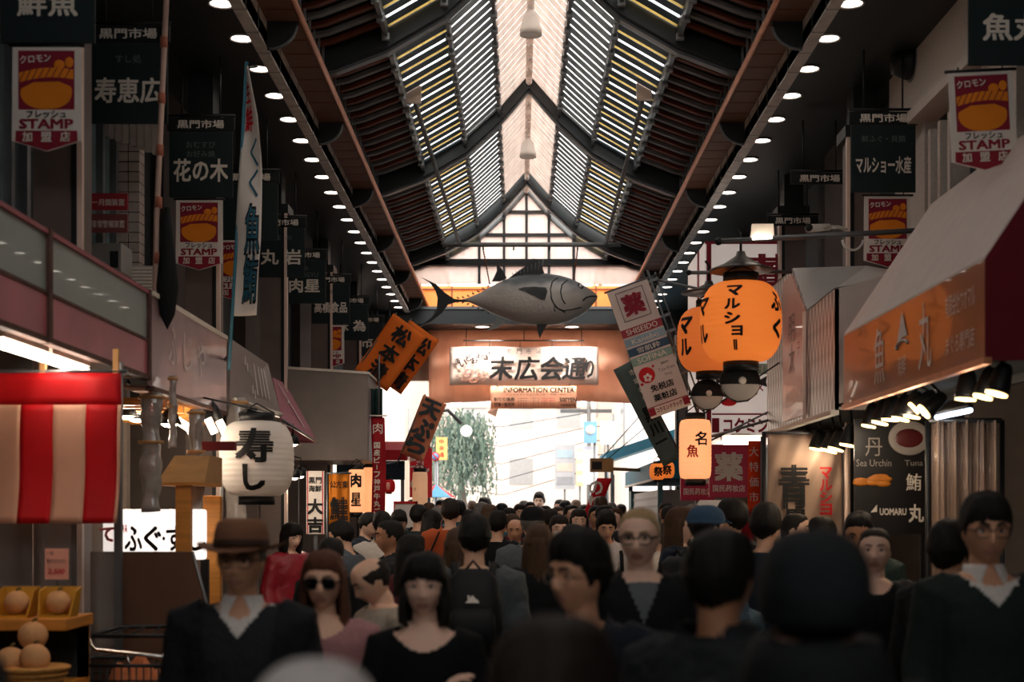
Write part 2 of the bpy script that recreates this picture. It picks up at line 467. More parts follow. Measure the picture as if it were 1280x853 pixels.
# dark facades behind the columns, above the shops
m_face = mat('dark_facade', '303436', .7, var=.3, scale=3)
m_face2 = mat('brown_facade', '4a413d', .8, var=.2)
m_plas = mat('pale_plaster', 'cfc4bb', .85, var=.1, scale=40, bump=.6)
m_glassd = mat('dim_glass', '5e7274', .1, var=.1)
b = MB(); b.box((-3.35, Y0, 2.9), (-3.2, YE, ZL), m_face)
b.box((-3.2, Y0, 3.0), (-3.12, 8.9, ZL), m_face2); b.box((-3.2, 12.4, 3.0), (-3.1, 13.6, ZL), m_face2); b.box((-3.2, 16.0, 3.0), (-3.08, 18.8, ZL), m_face2); b.box((-3.2, 20.0, 3.0), (-3.08, 22.3, ZL), m_face2)
struct(b.build('wall_left'))
b = MB()
for y, z0, z1, w in ((8.3, 3.1, 4.6, .55), (10.1, 3.2, 4.8, .7)):
    b.box((-3.2, y, z0), (-3.1, y + w, z1), m_glassd)
    for q in (0, .5, 1): b.box((-3.2, y + w*q - .03, z0 - .04), (-3.05, y + w*q + .03, z1 + .04), m_steel)
struct(b.build('window_2'))
m_tile = mat('pale_wall_tile', 'b3a79f', .5, var=.2, scale=12)
b = MB(); z = 3.0
while z < 5.2:
    for i in range(3): b.box((-3.2 + .09*i, 11.0, z), (-3.118 + .09*i, 11.15, z + .07), m_tile)
    z += .078
b.box((-3.2, 11.01, 3), (-2.94, 11.14, 5.2), m_black); struct(b.build('trim_1'))
b = MB()
for i in range(9):                            # pale corrugated lean-to cheek high on the facade
    b.box((-3.18 + .055*i, 10.62, 4.6 - .02*i), (-3.135 + .055*i, 10.66, 4.62 - .045*i + .45), m_tile)
struct(b.build('trim_2'))
b = MB(); b.box((3.35, Y0, 2.9), (3.5, YE, ZL), m_face)
b.box((3.2, Y0, 4.95), (3.36, 12.3, ZL), m_plas); b.box((3.13, Y0, 4.9), (3.36, 12.3, 4.99), m_plas)
b.box((3.25, 11.4, 2.9), (3.36, 12.3, 4.95), m_plas); b.box((3.25, 9.3, 2.9), (3.36, 10.0, 4.95), m_plas)
b.box((3.2, 13.3, 2.9), (3.36, 14.9, ZL), m_face2); b.box((3.2, 16.9, 2.9), (3.36, 18.9, ZL), m_face2)
for y in (8.2, 10.6): b.box((3.28, y, 3.2), (3.36, y + .5, 4.7), m_glassd)
for y in (8.2, 8.45, 8.7, 10.6, 10.85, 11.1): b.box((3.2, y - .03, 3.15), (3.36, y + .03, 4.75), m_plas)
struct(b.build('wall_right'))

# shop rooms behind the openings: back walls, ceilings, partitions
m_shopw = mat('shop_wall', '8d8078', .8, var=.15)
m_shopc = mat('shop_ceiling', '3c3530', .8)
for sd, nm in ((-1, 'left'), (1, 'right')):
    xi, xo = (-3.2, -5.6) if sd < 0 else (3.35, 5.9)
    b = MB(); b.box((xo, Y0, 0), (xo + sd * .1, YE, 2.95), m_shopw); struct(b.build('wall_shops_' + nm))
    b = MB(); b.box((xi, Y0, 2.82), (xo, YE, 2.92), m_shopc); struct(b.build('ceiling_shops_' + nm))
    for y in ((4.0, 9.35, 11.6, 14.4, 17.4, 20.6, 23.8) if sd < 0 else (4.0, 7.3, 10.6, 13.4, 17.0, 20.6, 23.8)):
        b = MB(); b.box((xi, y, 0), (xo, y + .1, 2.85), m_shopw); struct(b.build('wall_partition_' + nm))
# unseen wall added behind the viewer, its height set to hold back light
b = MB(); b.box((-6, Y0 - .2, 0), (6, Y0 - .1, 4.6), m_face); struct(b.build('wall_light_block'))

# ---------------------------------------------------------------- lights in the canopies
m_lens = mat('downlight_lens', 'fff6ec', .4, emit=7.0, ecol='fff1e2', var=0)
m_ring = mat('downlight_ring', 'd8d4cf', .4)
r0 = root('downlight', (0, 0, 0), 'x', 'ceiling light', 'round downlights in the canopy')
b = MB(); b.lathe([(.083, .0), (.098, 0), (.098, -.016), (.083, -.012), (.083, 0)], m_ring, n=20); b.build('trim_ring', r0)
b = MB(); b.lathe([(0, -.008), (.05, -.010), (.083, -.006), (.083, -.001), (0, -.001)], m_lens, n=20); b.build('lens', r0)
ORD = ['first', 'second', 'third', 'fourth', 'fifth', 'sixth', 'seventh', 'eighth', 'ninth', 'tenth', 'eleventh', 'twelfth', 'thirteenth', 'fourteenth', 'fifteenth', 'sixteenth', 'seventeenth', 'eighteenth', 'nineteenth', 'twentieth', 'twenty-first', 'twenty-second', 'twenty-third']
first = True
for sd in (-1, 1):
    for k in range(22):
        side = 'row above the black hanging flags' if sd < 0 else 'row above the orange lanterns'
        lab = 'glowing round downlight, %s from the gable in the %s' % (ORD[21 - k], side)
        loc = (XC + sd * 2.306, 10.42 + .765 * k, ZL)
        if first: r0.location = loc; r0['label'] = lab; first = False
        else: copy_thing(r0, loc, lab)
# white bell lamps under the ridge
m_bell = mat('white_lamp_shell', 'f4ece6', .4, trans=.3)
for Y, lab in ((15.35, 'white bell-shaped lamp under the ridge, cut by the top of the picture'), (20.6, 'white bell-shaped lamp hanging under the ridge near the gable')):
    x, _, z = pt(1, 0, Y)
    r = root('ridge_lamp', (x, Y, z - .42), lab, 'lamp', 'white bell lamps under the ridge')
    b = MB(); b.lathe([(.0, .2), (.05, .2), (.085, .15), (.105, .02), (.12, 0), (.12, -.06), (.1, -.06), (.0, -.05)], m_bell, n=20); b.build('lamp_shade', r)
    b = MB(); b.tube([(0, 0, .19), (0, 0, .40)], .018, m_bell, 8); b.lathe([(.03, .22), (.045, .24), (.03, .27)], m_bell, n=12); b.build('stem', r)
# tie rods and the crossbar that carries the fish
YT = 21.0
b = MB(); b.tube([P(553, 306, YT), P(776, 306, YT)], .034, m_batg, 10)
for x in (604, 642, 687, 722): b.tube([P(x, 306, YT) + Vector((0, 0, -.02)), P(x, 313, YT)], .012, m_black, 6)
tag(b.build('crossbar'), 'grey horizontal steel bar carrying the big hanging fish', 'bar')
for x0, y0, x1, lab in ((517, 122, 574, 'long slanting tie rod reaching the crossbar end above the fish tail'), (805, 118, 757, 'long slanting tie rod reaching the crossbar end above the fish head')):
    a, c = P(x0, y0, 15.2), P(x1, 304.5, YT - .02)
    r = root('tie_rod', a, lab, 'rod', 'tie rods below the vault')
    b = MB(); b.tube([(0, 0, 0), c - a], .028, m_batg, 8); b.build('shaft', r)
    b = MB(); b.box((-.08, -.03, -.06), (.08, .03, .12), m_strip); b.build('bracket_plate', r)
# ================================================================ HANGING FLAGS AND BANNERS
m_flag = mat('black_green_flag', '1d2a2b', .6, var=.1)
m_flagh = mat('black_flag_header', '14191a', .6, var=.1)
m_ink = mat('off_white_print', 'e9e0d3', .7, var=.05)
m_dim = mat('faded_print', '64706c', .7, var=.05)
m_white = mat('white_cloth', 'e8dfd6', .8, var=.06)
m_maroon = mat('maroon_print', '8f1f32', .6, var=.08)
m_blackp = mat('black_print', '121213', .6, var=.1)
m_ora = mat('orange_print', 'ee8a1d', .6, var=.1)
m_red = mat('red_print', 'c81f26', .6, var=.08)
m_tealp = mat('teal_print', '2f6478', .6, var=.1)

FLAGS = 'black market flags'
def flag(x, y, small, name, lab, w=.52, h=.65, ztop=5.0, big=.17, whole=True):
    r = root('market_flag', (x, y, ztop), lab, 'flag', FLAGS)
    b = MB(); b.box((-w/2 - .015, -.012, -.105), (w/2 + .015, .012, 0), m_flagh); b.text('黒門市場', m_ink, 0, -.052, h=.07, w=w*.74, y=-.014, off=.03); b.build('header_strip', r)
    if whole:
        b = MB(); b.box((-w/2, -.008, -h), (w/2, .008, -.11), m_flag)
        for i, ln in enumerate(small): b.text(ln, m_dim, 0, -.22 - .075*i, h=.055, y=-.011)
        b.text(name, m_ink, 0, -.43, w=min(w*.86, big*1.12*len(name)), h=big, y=-.011, off=.03)
        b.build('cloth', r)
    b = MB()
    sx = -1 if x < 0 else 1
    b.tube([(-w/2 - .02, 0, .02), (w/2 + .02, 0, .02)], .012, m_black, 6)
    b.tube([(-w*.3, 0, .02), (-w*.3, 0, ZL - ztop)], .008, m_black, 6); b.tube([(w*.3, 0, .02), (w*.3, 0, ZL - ztop)], .008, m_black, 6)
    b.build('hanger', r)
    return r
flag(-2.60, 7.85, [], '鮮魚', 'black hanging flag with fishmonger lettering, above the dimmest stamp banner', big=.15)
bpy.data.objects['market_flag'].children  # first flag keeps the general layout
flag(-2.60, 9.47, ['すし処'], '寿恵広', 'black hanging flag reading 寿恵広 beside the bamboo pole')
flag(-2.61, 11.67, ['おむすび', 'お好み焼'], '花の木', 'black hanging flag reading 花の木 above a stamp banner', big=.19)
flag(-2.55, 13.5, [''], '政', 'black hanging flag half hidden by the white nobori flag')
flag(-2.61, 15.6, ['和菜小料'], '丸 岩', 'black hanging flag reading 丸岩 behind the white nobori flag')
flag(-2.65, 17.56, ['焼牛', 'NIKUGYU'], '肉星', 'black hanging flag reading 肉星', big=.17)
flag(-2.57, 19.4, ['鶏'], '高橋食品', 'black hanging flag reading 高橋食品 above a stamp banner', big=.15)
flag(-2.52, 21.3, [''], '味 為', 'black hanging flag reading 為, half behind the 高橋食品 flag')
flag(-2.50, 23.4, [''], '市', 'small far black flag between the 為 flag and the orange banners')
flag(-2.45, 25.2, [''], '場', 'smallest black flag just above the orange banners')
flag(2.86, 8.24, ['かまぼこ'], '魚丸', 'black hanging flag reading 魚丸 cut by the picture edge', big=.16)
flag(2.94, 11.49, ['鮮ふぐ・貝類'], 'マルショー水産', 'black hanging flag reading マルショー水産 above a stamp banner', big=.14)
flag(2.86, 13.55, [], '', 'lone black 黒門市場 strip higher up on the tan column', ztop=5.0, whole=False)
flag(2.98, 15.5, [], '', 'lone black 黒門市場 strip lower down, above the pipe of the lanterns', ztop=5.0, whole=False)

def stamp(x, y, lab, ztop=4.33, rot=0.0):
    r = root('stamp_banner', (x, y, ztop), lab, 'banner', 'stamp club banners', rot=(0, rot, 0))
    w, h = .375, .575
    b = MB(); b.prism([(-w/2, -.006, 0), (-w/2 - .005, -.006, -h*.9), (0, -.006, -h), (w/2 + .005, -.006, -h*.9), (w/2, -.006, 0)], (0, .012, 0), m_white)
    b.build('cloth', r)
    q = -.008
    b = MB(); b.add([(-.155, q, -.02), (-.155, q, -.345), (.155, q, -.345), (.155, q, -.02)], [(0, 1, 2, 3)], m_maroon)
    # plain orange oval under a rope-like orange band
    el = [(.145*math.cos(t)*(1 if math.sin(t) > 0 else .97), q - .001, -.262 + (.085 if math.sin(t) < 0 else .12)*math.sin(t)) for t in [i*PI/14 for i in range(28)]]
    el = [(x_, y_, max(z_, -.344)) for x_, y_, z_ in el]
    b.add(el, [tuple(range(27, -1, -1))], m_ora)
    hair = [(-.15, q - .002, -.235), (-.07, q - .002, -.195), (.07, q - .002, -.19), (.15, q - .002, -.225), (.15, q - .002, -.15), (-.15, q - .002, -.16)]
    b.add(hair, [(0, 1, 2, 3, 4, 5)], m_maroon)
    arc = lambda x, o: -.163 + .022*math.cos(x/.15*1.4) + x*.06 + o
    for i in range(12):
        x0, x1 = -.15 + .025*i, -.125 + .025*i
        b.add([(x0, q - .003, arc(x0, -.028)), (x1, q - .003, arc(x1, -.028)), (x1, q - .003, arc(x1, .026)), (x0, q - .003, arc(x0, .026))], [(0, 1, 2, 3)], m_ora)
    for i in range(8):
        x0 = -.14 + .036*i
        b.add([(x0 - .012, q - .004, arc(x0, -.03)), (x0 - .006, q - .004, arc(x0, -.03)), (x0 + .024, q - .004, arc(x0 + .02, .028)), (x0 + .018, q - .004, arc(x0 + .018, .028))], [(0, 1, 2, 3)], m_maroon)
    b.ball((.07, q, -.10), (.032, .003, .03), m_ora, 10, 6); b.ball((.125, q, -.085), (.025, .003, .03), m_ora, 10, 6)
    b.text('クロモン', m_white, -.06, -.065, h=.045, w=.17, y=q - .003, off=.03, rot=.08)
    b.text('フレッシュ', m_blackp, 0, -.372, h=.042, w=.22, y=q - .002, off=.03)
    b.text('STAMP', m_maroon, 0, -.425, h=.056, w=.3, y=q - .002, off=.045)
    b.add([(-.17, q, -.462), (-.172, q, -.52), (0, q, -.572), (.172, q, -.52), (.17, q, -.462)], [(0, 1, 2, 3, 4)], m_maroon)
    for i, ch in enumerate('加盟店'): b.text(ch, m_ink, -.105 + .105*i, -.496, h=.056, y=q - .002, off=.03)
    b.build('print', r)
    b = MB(); b.tube([(-w/2 - .02, 0, .01), (w/2 + .02, 0, .01)], .01, m_black, 6)
    for s_ in (-1, 1): b.tube([(s_*.13, 0, .01), (s_*.13, 0, .035)], .005, m_black, 5)
    b.build('hanging_rod', r)
    return r
stamp(-2.61, 7.86, 'dimmest stamp banner under the fishmonger flag, in deep shade')
stamp(-2.63, 11.69, 'stamp banner with orange face under the 花の木 flag')
stamp(-2.68, 13.5, 'stamp banner half hidden behind the white nobori flag', ztop=4.35)
stamp(-2.58, 19.42, 'stamp banner against the grey box awning below the 高橋食品 flag', ztop=4.33)
stamp(2.69, 8.30, 'large tilted stamp banner above the white awning slope', rot=-.05)
stamp(2.99, 11.55, 'stamp banner under the マルショー水産 flag, crossed by a pipe')

# long white nobori flag with blue brush lettering on a blue pole
r = root('nobori_flag', (PXX(300, 11.0), 11.0, PZ(395, 11.0)), 'tall white nobori flag with blue outlined brush lettering', 'flag')
hh = PZ(85, 11.0) - PZ(395, 11.0)
def nob(u, v):
    k = 11.0 / F
    x0 = (-12 + 20*v)*k
    rs = [(0, 22), (.3, 28), (.6, 28), (.8, 24), (1, 12)]
    for (v0, r0_), (v1, r1_) in zip(rs, rs[1:]):
        if v <= v1: x1 = (r0_ + (r1_ - r0_)*(v - v0)/(v1 - v0))*k; break
    return (x0 + (x1 - x0)*u, -.05*u + .03*math.sin(v*9 + u*3), v*hh)
b = MB(); b.grid(nob, 10, 40, m_white, .006); b.build('cloth', r)
b = MB()
wp = lambda x, z: tuple(Vector(nob(min(max(x, 0), 1), z / hh)) + Vector((0, -.012, 0)))
for ch, z, s_ in (('鮪', .28, .34), ('魚', .66, .36)):
    b.text(ch, m_blackp, .68, z, h=s_ + .05, w=.62, off=.05, warp=lambda x, z: tuple(Vector(wp(x, z)) + Vector((0, .006, 0))))
    b.text(ch, m_tealp, .68, z, h=s_, w=.55, off=.015, warp=wp)
for z in (1.02, 1.26): b.text('く', m_tealp, .66, z, h=.22, w=.4, off=.02, warp=wp)
b.text('鮮', m_red, .4, 1.52, h=.2, w=.5, off=.03, warp=wp); b.text('生', m_red, .4, 1.72, h=.16, w=.5, off=.03, warp=wp)
b.build('lettering', r)
b = MB(); b.tube([(-.085, 0, -.42), (.05, .01, hh + .05)], .013, mat('blue_pole', '3f7f96', .4), 8); b.tube([(.05, .01, hh), (.14, -.03, hh + .0)], .008, m_steel, 6); b.build('pole', r)

strut(r, at(r, (-.08, 0, -.3)), (-2.36, 11.4, PZ(395, 11.0) - .3), .014, m_steel, 'clamp')

# bamboo pole with ties and a dark rolled cloth
r = root('bamboo_pole', (PXX(192, 9.3), 9.3, PZ(470, 9.3)), 'tall pale bamboo pole with pink ties beside the pink awning', 'pole')
b = MB(); top = PZ(-30, 9.3) - PZ(470, 9.3)
m_bam = mat('pale_bamboo', 'c9a898', .5, var=.2)
b.tube([(0, 0, 0), (.02, 0, top*.4), (.09, 0, top)], .019, m_bam, 8); b.build('shaft', r)
for t in (.15, .28, .42, .55, .68, .82): MB().tube([(.02 + .07*t*t, 0, t*top), (.02 + .07*t*t, 0, t*top + .07)], .025, mat('pink_tie', 'b06a54', .6), 8).build('tie', r)
b = MB(); b.lathe([(.0, -.0), (.05, .1), (.075, .28), (.05, .5), (.02, .8)], mat('dark_cloth', '1a1c1d', .8), c=(.09, 0, .30), n=10); b.build('rolled_cloth', r)

# two red warning plates
for i, (y0, y1, t, lab) in enumerate(((242, 263, '一月間装置', 'upper red warning plate on the dark facade, brighter one'), (268, 291, '非常警報装置', 'lower red warning plate reading 非常警報装置, duller one'))):
    Y = 10.0; x0, x1 = PXX(112, Y), PXX(160, Y); z0, z1 = PZ(y1, Y), PZ(y0, Y)
    r = root('warning_plate', ((x0 + x1)/2, Y, z0), lab, 'sign', 'red warning plates')
    h = z1 - z0; w = x1 - x0
    b = MB(); b.box((-w/2, -.01, 0), (w/2, .01, h), mat('red_plate' if i == 0 else 'dull_red_plate', 'a3212c' if i == 0 else '7d3a38', .5)); b.build('plate', r)
    b = MB(); b.text(t, m_ink, 0, h*.45, w=w*.85, h=h*.4, y=-.013, off=.02); b.build('lettering', r)
    b = MB(); b.tube([(-w/2, .02, h*.5), (-w/2 - .42, .02, h*.5)], .012, m_steel, 6); b.build('bracket', r)

# ---------------------------------------------------------------- the big tuna
YT = 21.0
tw = lambda px, py: ((px - 640)/F*YT, (360 - py)/F*YT)          # local plane of the fish, from its side view
def tsec(px): pass
spine = [(577, 375.5, 374.5), (585, 377.5, 372.5), (600, 384, 366), (615, 391.5, 357.5), (632, 399, 349.5), (650, 404.5, 344), (668, 407, 341.8), (684, 407, 342), (700, 405, 344.5), (712, 402, 348), (724, 396, 353.5), (734, 389, 359.5), (742, 380, 365), (746.5, 374, 369.5)]
rt = root('tuna_model', P(640, 360, YT), 'huge grey tuna model hanging from the crossbar under the gable', 'fish model')
m_tb = bpy.data.materials.new('tuna_skin'); m_tb.use_nodes = True
def tuna_mat(m):
    N = m.node_tree.nodes; L = m.node_tree.links; bs = N['Principled BSDF']
    tc = N.new('ShaderNodeTexCoord'); sp = N.new('ShaderNodeSeparateXYZ'); L.new(tc.outputs['Object'], sp.inputs[0])
    nz = N.new('ShaderNodeTexNoise'); nz.inputs['Scale'].default_value = 3; L.new(tc.outputs['Object'], nz.inputs['Vector'])
    ad = N.new('ShaderNodeMath'); ad.operation = 'MULTIPLY_ADD'; L.new(nz.outputs[0], ad.inputs[0]); ad.inputs[1].default_value = .25; L.new(sp.outputs['Z'], ad.inputs[2])
    cr = N.new('ShaderNodeValToRGB'); L.new(ad.outputs[0], cr.inputs[0])
    e = cr.color_ramp.elements; e[0].position = 0; e[0].color = lin('b5afa8') + (1,); e[1].position = .32; e[1].color = lin('2b3236') + (1,)
    q = cr.color_ramp.elements.new(.14); q.color = lin('918e8a') + (1,); q = cr.color_ramp.elements.new(.22); q.color = lin('4b5255') + (1,)
    L.new(cr.outputs[0], bs.inputs['Base Color']); bs.inputs['Roughness'].default_value = .35
    vo = N.new('ShaderNodeTexVoronoi'); vo.inputs['Scale'].default_value = 22; L.new(tc.outputs['Object'], vo.inputs['Vector'])
    bp = N.new('ShaderNodeBump'); bp.inputs['Strength'].default_value = .25; bp.inputs['Distance'].default_value = .01; L.new(vo.outputs[0], bp.inputs['Height']); L.new(bp.outputs[0], bs.inputs['Normal'])
tuna_mat(m_tb)
m_fin = mat('dark_fin', '1b2023', .5, var=.15); m_groove = mat('gill_line', '1f2426', .6)
import bisect
def tat(px):
    xs = [s[0] for s in spine]; i = min(max(bisect.bisect_right(xs, px) - 1, 0), len(xs) - 2)
    t = (px - xs[i])/(xs[i+1] - xs[i]); t = min(max(t, 0), 1)
    return spine[i][1] + (spine[i+1][1] - spine[i][1])*t, spine[i][2] + (spine[i+1][2] - spine[i][2])*t
b = MB(); vs = []; fs = []; n = 28; st = []
for i, a in enumerate(spine):
    st.append(a)
    if i < len(spine) - 1: c = spine[i+1]; st.append(tuple((a[k] + c[k])/2 + (0 if k == 0 else 0) for k in range(3)))
for px, lo, hi in st:
    x, z0 = tw(px, lo); _, z1 = tw(px, hi); cz, rz = (z0 + z1)/2, (z1 - z0)/2
    ry = rz*.68
    for j in range(n):
        t = 2*PI*j/n; vs.append((x, ry*math.cos(t), cz + rz*math.sin(t)))
k = len(st)
for i in range(k - 1):
    for j in range(n): fs.append((i*n + j, (i+1)*n + j, (i+1)*n + (j+1) % n, i*n + (j+1) % n))
fs += [tuple(range(n)), tuple(range((k-1)*n + n - 1, (k-1)*n - 1, -1))]
b.add(vs, fs, m_tb, True); b.build('body', rt)
def fin(name, pts, th=.02, y=0.0, m=m_fin, par=None):
    b = MB(); b.prism([(tw(*p)[0], y - th/2, tw(*p)[1]) for p in pts], (0, th, 0), m); return b.build(name, par or rt)
fin('tail_fin', [(590, 376), (568, 374), (556, 366), (545, 355.5), (527, 347), (537, 353.5), (544, 363), (547, 373), (546, 386), (540, 397), (524, 409), (540, 402), (553, 391), (560, 381), (572, 377.5), (590, 378)], .03)
fin('dorsal_fin', [(636, 348), (648, 339), (660, 331), (667, 323), (672, 326), (677, 333), (681, 343), (660, 346)], .025)
fin('second_dorsal_fin', [(615, 352), (621, 339), (620.5, 329), (627, 336), (633.5, 348), (625, 352)], .025)
b = MB()
for i in range(9):
    px = 643 + i*4.2; hi = 344 - i*2.1
    b.tube([(tw(px, 346)[0], -.016, tw(px, 346)[1]), (tw(px - 3 + i*.7, hi - 5)[0], -.016, tw(px, hi)[1] + .03)], .006, m_steel, 5)
b.build('fin_ray', bpy.data.objects['dorsal_fin'])
fin('anal_fin', [(620, 397), (618, 405), (608, 414.5), (621, 411), (632, 403)], .02, -.05, mat('grey_fin', '7b7d7c', .5))
fin('pelvic_fin', [(671, 404), (671.5, 413), (674.5, 424), (680, 413), (685, 404)], .02, -.05)
b = MB()
pf = [(648, 364.5), (655, 362.5), (668, 362), (682, 363), (684, 368), (681, 378), (676, 377.5), (664, 371.5), (656, 367)]
def ysurf(px, py):
    lo, hi = tat(px); z = (lo + hi)/2; rz = (lo - hi)/2; d = min(abs(py - z)/rz, .98)
    return -(rz/F*YT)*.68*math.sqrt(1 - d*d)
b.add([(tw(*p)[0], ysurf(*p) - .02, tw(*p)[1]) for p in pf] + [(tw(*p)[0], ysurf(*p) + .0, tw(*p)[1]) for p in pf], [tuple(range(8, -1, -1))] + [(i, (i+1) % 9, 9 + (i+1) % 9, 9 + i) for i in range(9)], m_fin)
b.build('pectoral_fin', rt)
b = MB()
for ln in ([(697, 349), (690, 355), (687.5, 365), (689, 377), (694, 387), (704, 391), (716, 389), (726, 386)], [(709, 352), (702, 359), (700, 368), (702, 377), (706, 383)], [(690, 380), (696, 388), (706, 393)], [(688, 374), (693, 392)]):
    b.tube([(tw(*p)[0], ysurf(*p) - .002, tw(*p)[1]) for p in ln], .009, m_groove, 5)
b.build('gill_line', rt)
b = MB(); b.tube([(tw(*p)[0], ysurf(*p) - .004, tw(*p)[1]) for p in ((746, 371), (738, 371.5), (732, 374), (728, 378))], .012, m_groove, 5); b.build('mouth', rt)
b = MB(); q = (725, 360); b.ball((tw(*q)[0], ysurf(*q), tw(*q)[1]), (.045, .02, .045), m_groove, 14, 8); b.ball((tw(*q)[0] + .005, ysurf(*q) - .012, tw(*q)[1] + .008), (.028, .016, .028), mat('eye_white', 'e6ddd6', .2), 10, 6); b.build('eye', rt)
for i in range(7):
    px = 574 + i*6.3
    lo, hi = tat(px)
    for py, s_ in ((hi - 1, -1), (lo + 1, 1)):
        x, z = tw(px, py); MB().prism([(x - .03, -.008, z), (x - .035, -.008, z - s_*.035), (x + .012, -.008, z)], (0, .016, 0), m_fin).build('finlet', rt)
for px, py, p2 in ((612, 352, 604), (717, 350, 722)):
    a = Vector((tw(px, py)[0], 0, tw(px, py)[1] - .03)); c = P(p2, 312, YT) - P(640, 360, YT)
    b = MB()
    b.tube([a, c], .007, m_batr, 6)
    for i in range(14):
        q = a + (c - a)*(i/14); b.ball(q, .014, m_batr, 6, 4)
    b.build('hanging_chain', rt)
# end wall beam lamps, near the banner
for px, lab in ((603, 'round downlight in the dark end beam, below the tuna tail'), (715, 'round downlight in the dark end beam, below the tuna head')):
    c = copy_thing(r0, (PXX(px, YE - .6), YE - .6, PZ(413, YE) - .001), lab, group='end beam downlights'); c.scale = (1.5, 1.5, 1.5)
    l = bpy.data.lights.new('beam_bulb', 'SPOT'); l.energy = 260; l.color = (1, .86, .76); l.spot_size = 2.6; l.spot_blend = .6; l.shadow_soft_size = .1
    lo = bpy.data.objects.new('beam_bulb', l); COL.objects.link(lo); lo.parent = c; lo.location = (0, 0, -.03)

# ---------------------------------------------------------------- banners on the end wall
YB = 26.9
r = root('welcome_banner', P(655, 482, YB), 'wide white banner with black brush lettering 末広会通り', 'banner')
w, h = PXX(748, YB) - PXX(562, YB), PZ(434, YB) - PZ(482, YB)
X = lambda px: (px - 655)/F*YB
Z = lambda py: (482 - py)/F*YB
def ban(u, v): return (-w/2 + w*u, .01*math.sin(u*23 + v*2), h*v + .01*math.sin(u*9)*(1 - v))
b = MB(); b.grid(ban, 40, 4, mat('cream_banner', 'f8ebe0', .7, trans=.4, var=.04), .008); b.build('cloth', r)
b = MB()
for ch, px, s_ in (('末', 627, 30), ('広', 659, 30), ('会', 690, 30), ('通', 718, 28)): b.text(ch, m_blackp, X(px), Z(461), h=s_/F*YB, y=-.03, off=.03, shear=.12)
b.text('り', m_blackp, X(737), Z(461), h=.36, w=.16, y=-.03, off=.03)
for ch, px in zip('黒門市場', (636, 649, 661, 673)): b.text(ch, m_blackp, X(px), Z(440), h=.1, y=-.03)
for i, ch in enumerate('まいどおおきに'): b.text(ch, m_blackp, X(572 + 7*i), Z(454 - 2.2*i + (3 if i % 2 else -2)), h=.13, y=-.03, off=.03, rot=.25)
m_rose = mat('rose_line', 'a5664f', .6)
for k in range(3):
    for i in range(10):
        t = 2*PI*i/10 + k*.3; cx, cz, rr = X(593), Z(468), .05 + .06*k
        b.tube([(cx + rr*math.cos(t)*1.6, -.03, cz + rr*math.sin(t)*.8), (cx + (rr+.05)*math.cos(t+.2)*1.6, -.03, cz + (rr+.05)*math.sin(t+.2)*.8), (cx + rr*math.cos(t+.5)*1.6, -.03, cz + rr*math.sin(t+.5)*.8)], .006, m_rose, 4)
b.build('lettering', r)
b = MB(); b.tube([(X(579), 0, Z(426)), (X(730), 0, Z(426))], .014, m_steel, 6)
for px in (583, 612, 650, 690, 727): b.tube([(X(px), 0, Z(426)), (X(px), 0, Z(435))], .006, m_black, 5)
b.build('hanging_rod', r)
for px in (583, 655, 727): strut(r, at(r, (X(px), 0, Z(426))), (PXX(px, YB), YB, PZ(411, YB)))
r = root('information_banner', P(667, 511, YB - .1), 'peach INFORMATION CENTER banner below the wide white banner', 'banner')
w, h = PXX(720, YB) - PXX(613, YB), PZ(483, YB) - PZ(511, YB)
b = MB(); b.grid(lambda u, v: (-w/2 + w*u, .012*math.sin(u*17), h*v), 30, 3, mat('peach_banner', 'f4c2a2', .7, trans=.4, var=.05), .008); b.prism([(-w/2, -.01, 0), (-w/2 - .07, -.03, -.08), (-w/2 + .1, -.02, -.16), (-w/2 + .14, -.01, 0)], (0, .012, 0), m_tan); b.build('cloth', r)
b = MB(); b.text('INFORMATION CENTER', m_blackp, .1, h*.82, w=w*.82, h=.1, y=-.04, off=.04)
b.text('インフォメーションセンター 両替・無料', m_batr, .05, h*.62, w=w*.7, h=.035, y=-.04)
b.text('割引引換券', m_blackp, -w*.34, h*.4, w=w*.24, h=.075, y=-.04, off=.03); b.text('交換・販売所', m_blackp, -w*.34, h*.17, w=w*.24, h=.075, y=-.04, off=.03)
for i in range(4): b.text('お食事券にも使える', m_batr, -w*.06, h*(.44 - .1*i), w=w*.25, h=.03, y=-.04); b.text('お買物に便利な', m_red if i < 2 else m_batr, w*.17, h*(.44 - .1*i), w=w*.16, h=.03, y=-.04)
b.text('500YEN', m_blackp, w*.4, h*.38, w=w*.2, h=.085, y=-.04, off=.04); b.text('1000円', m_blackp, w*.4, h*.14, w=w*.16, h=.05, y=-.04, off=.03)
b.build('lettering', r)
for px in (622, 712): strut(r, P(px, 484, YB - .1), P(px, 480, YB))

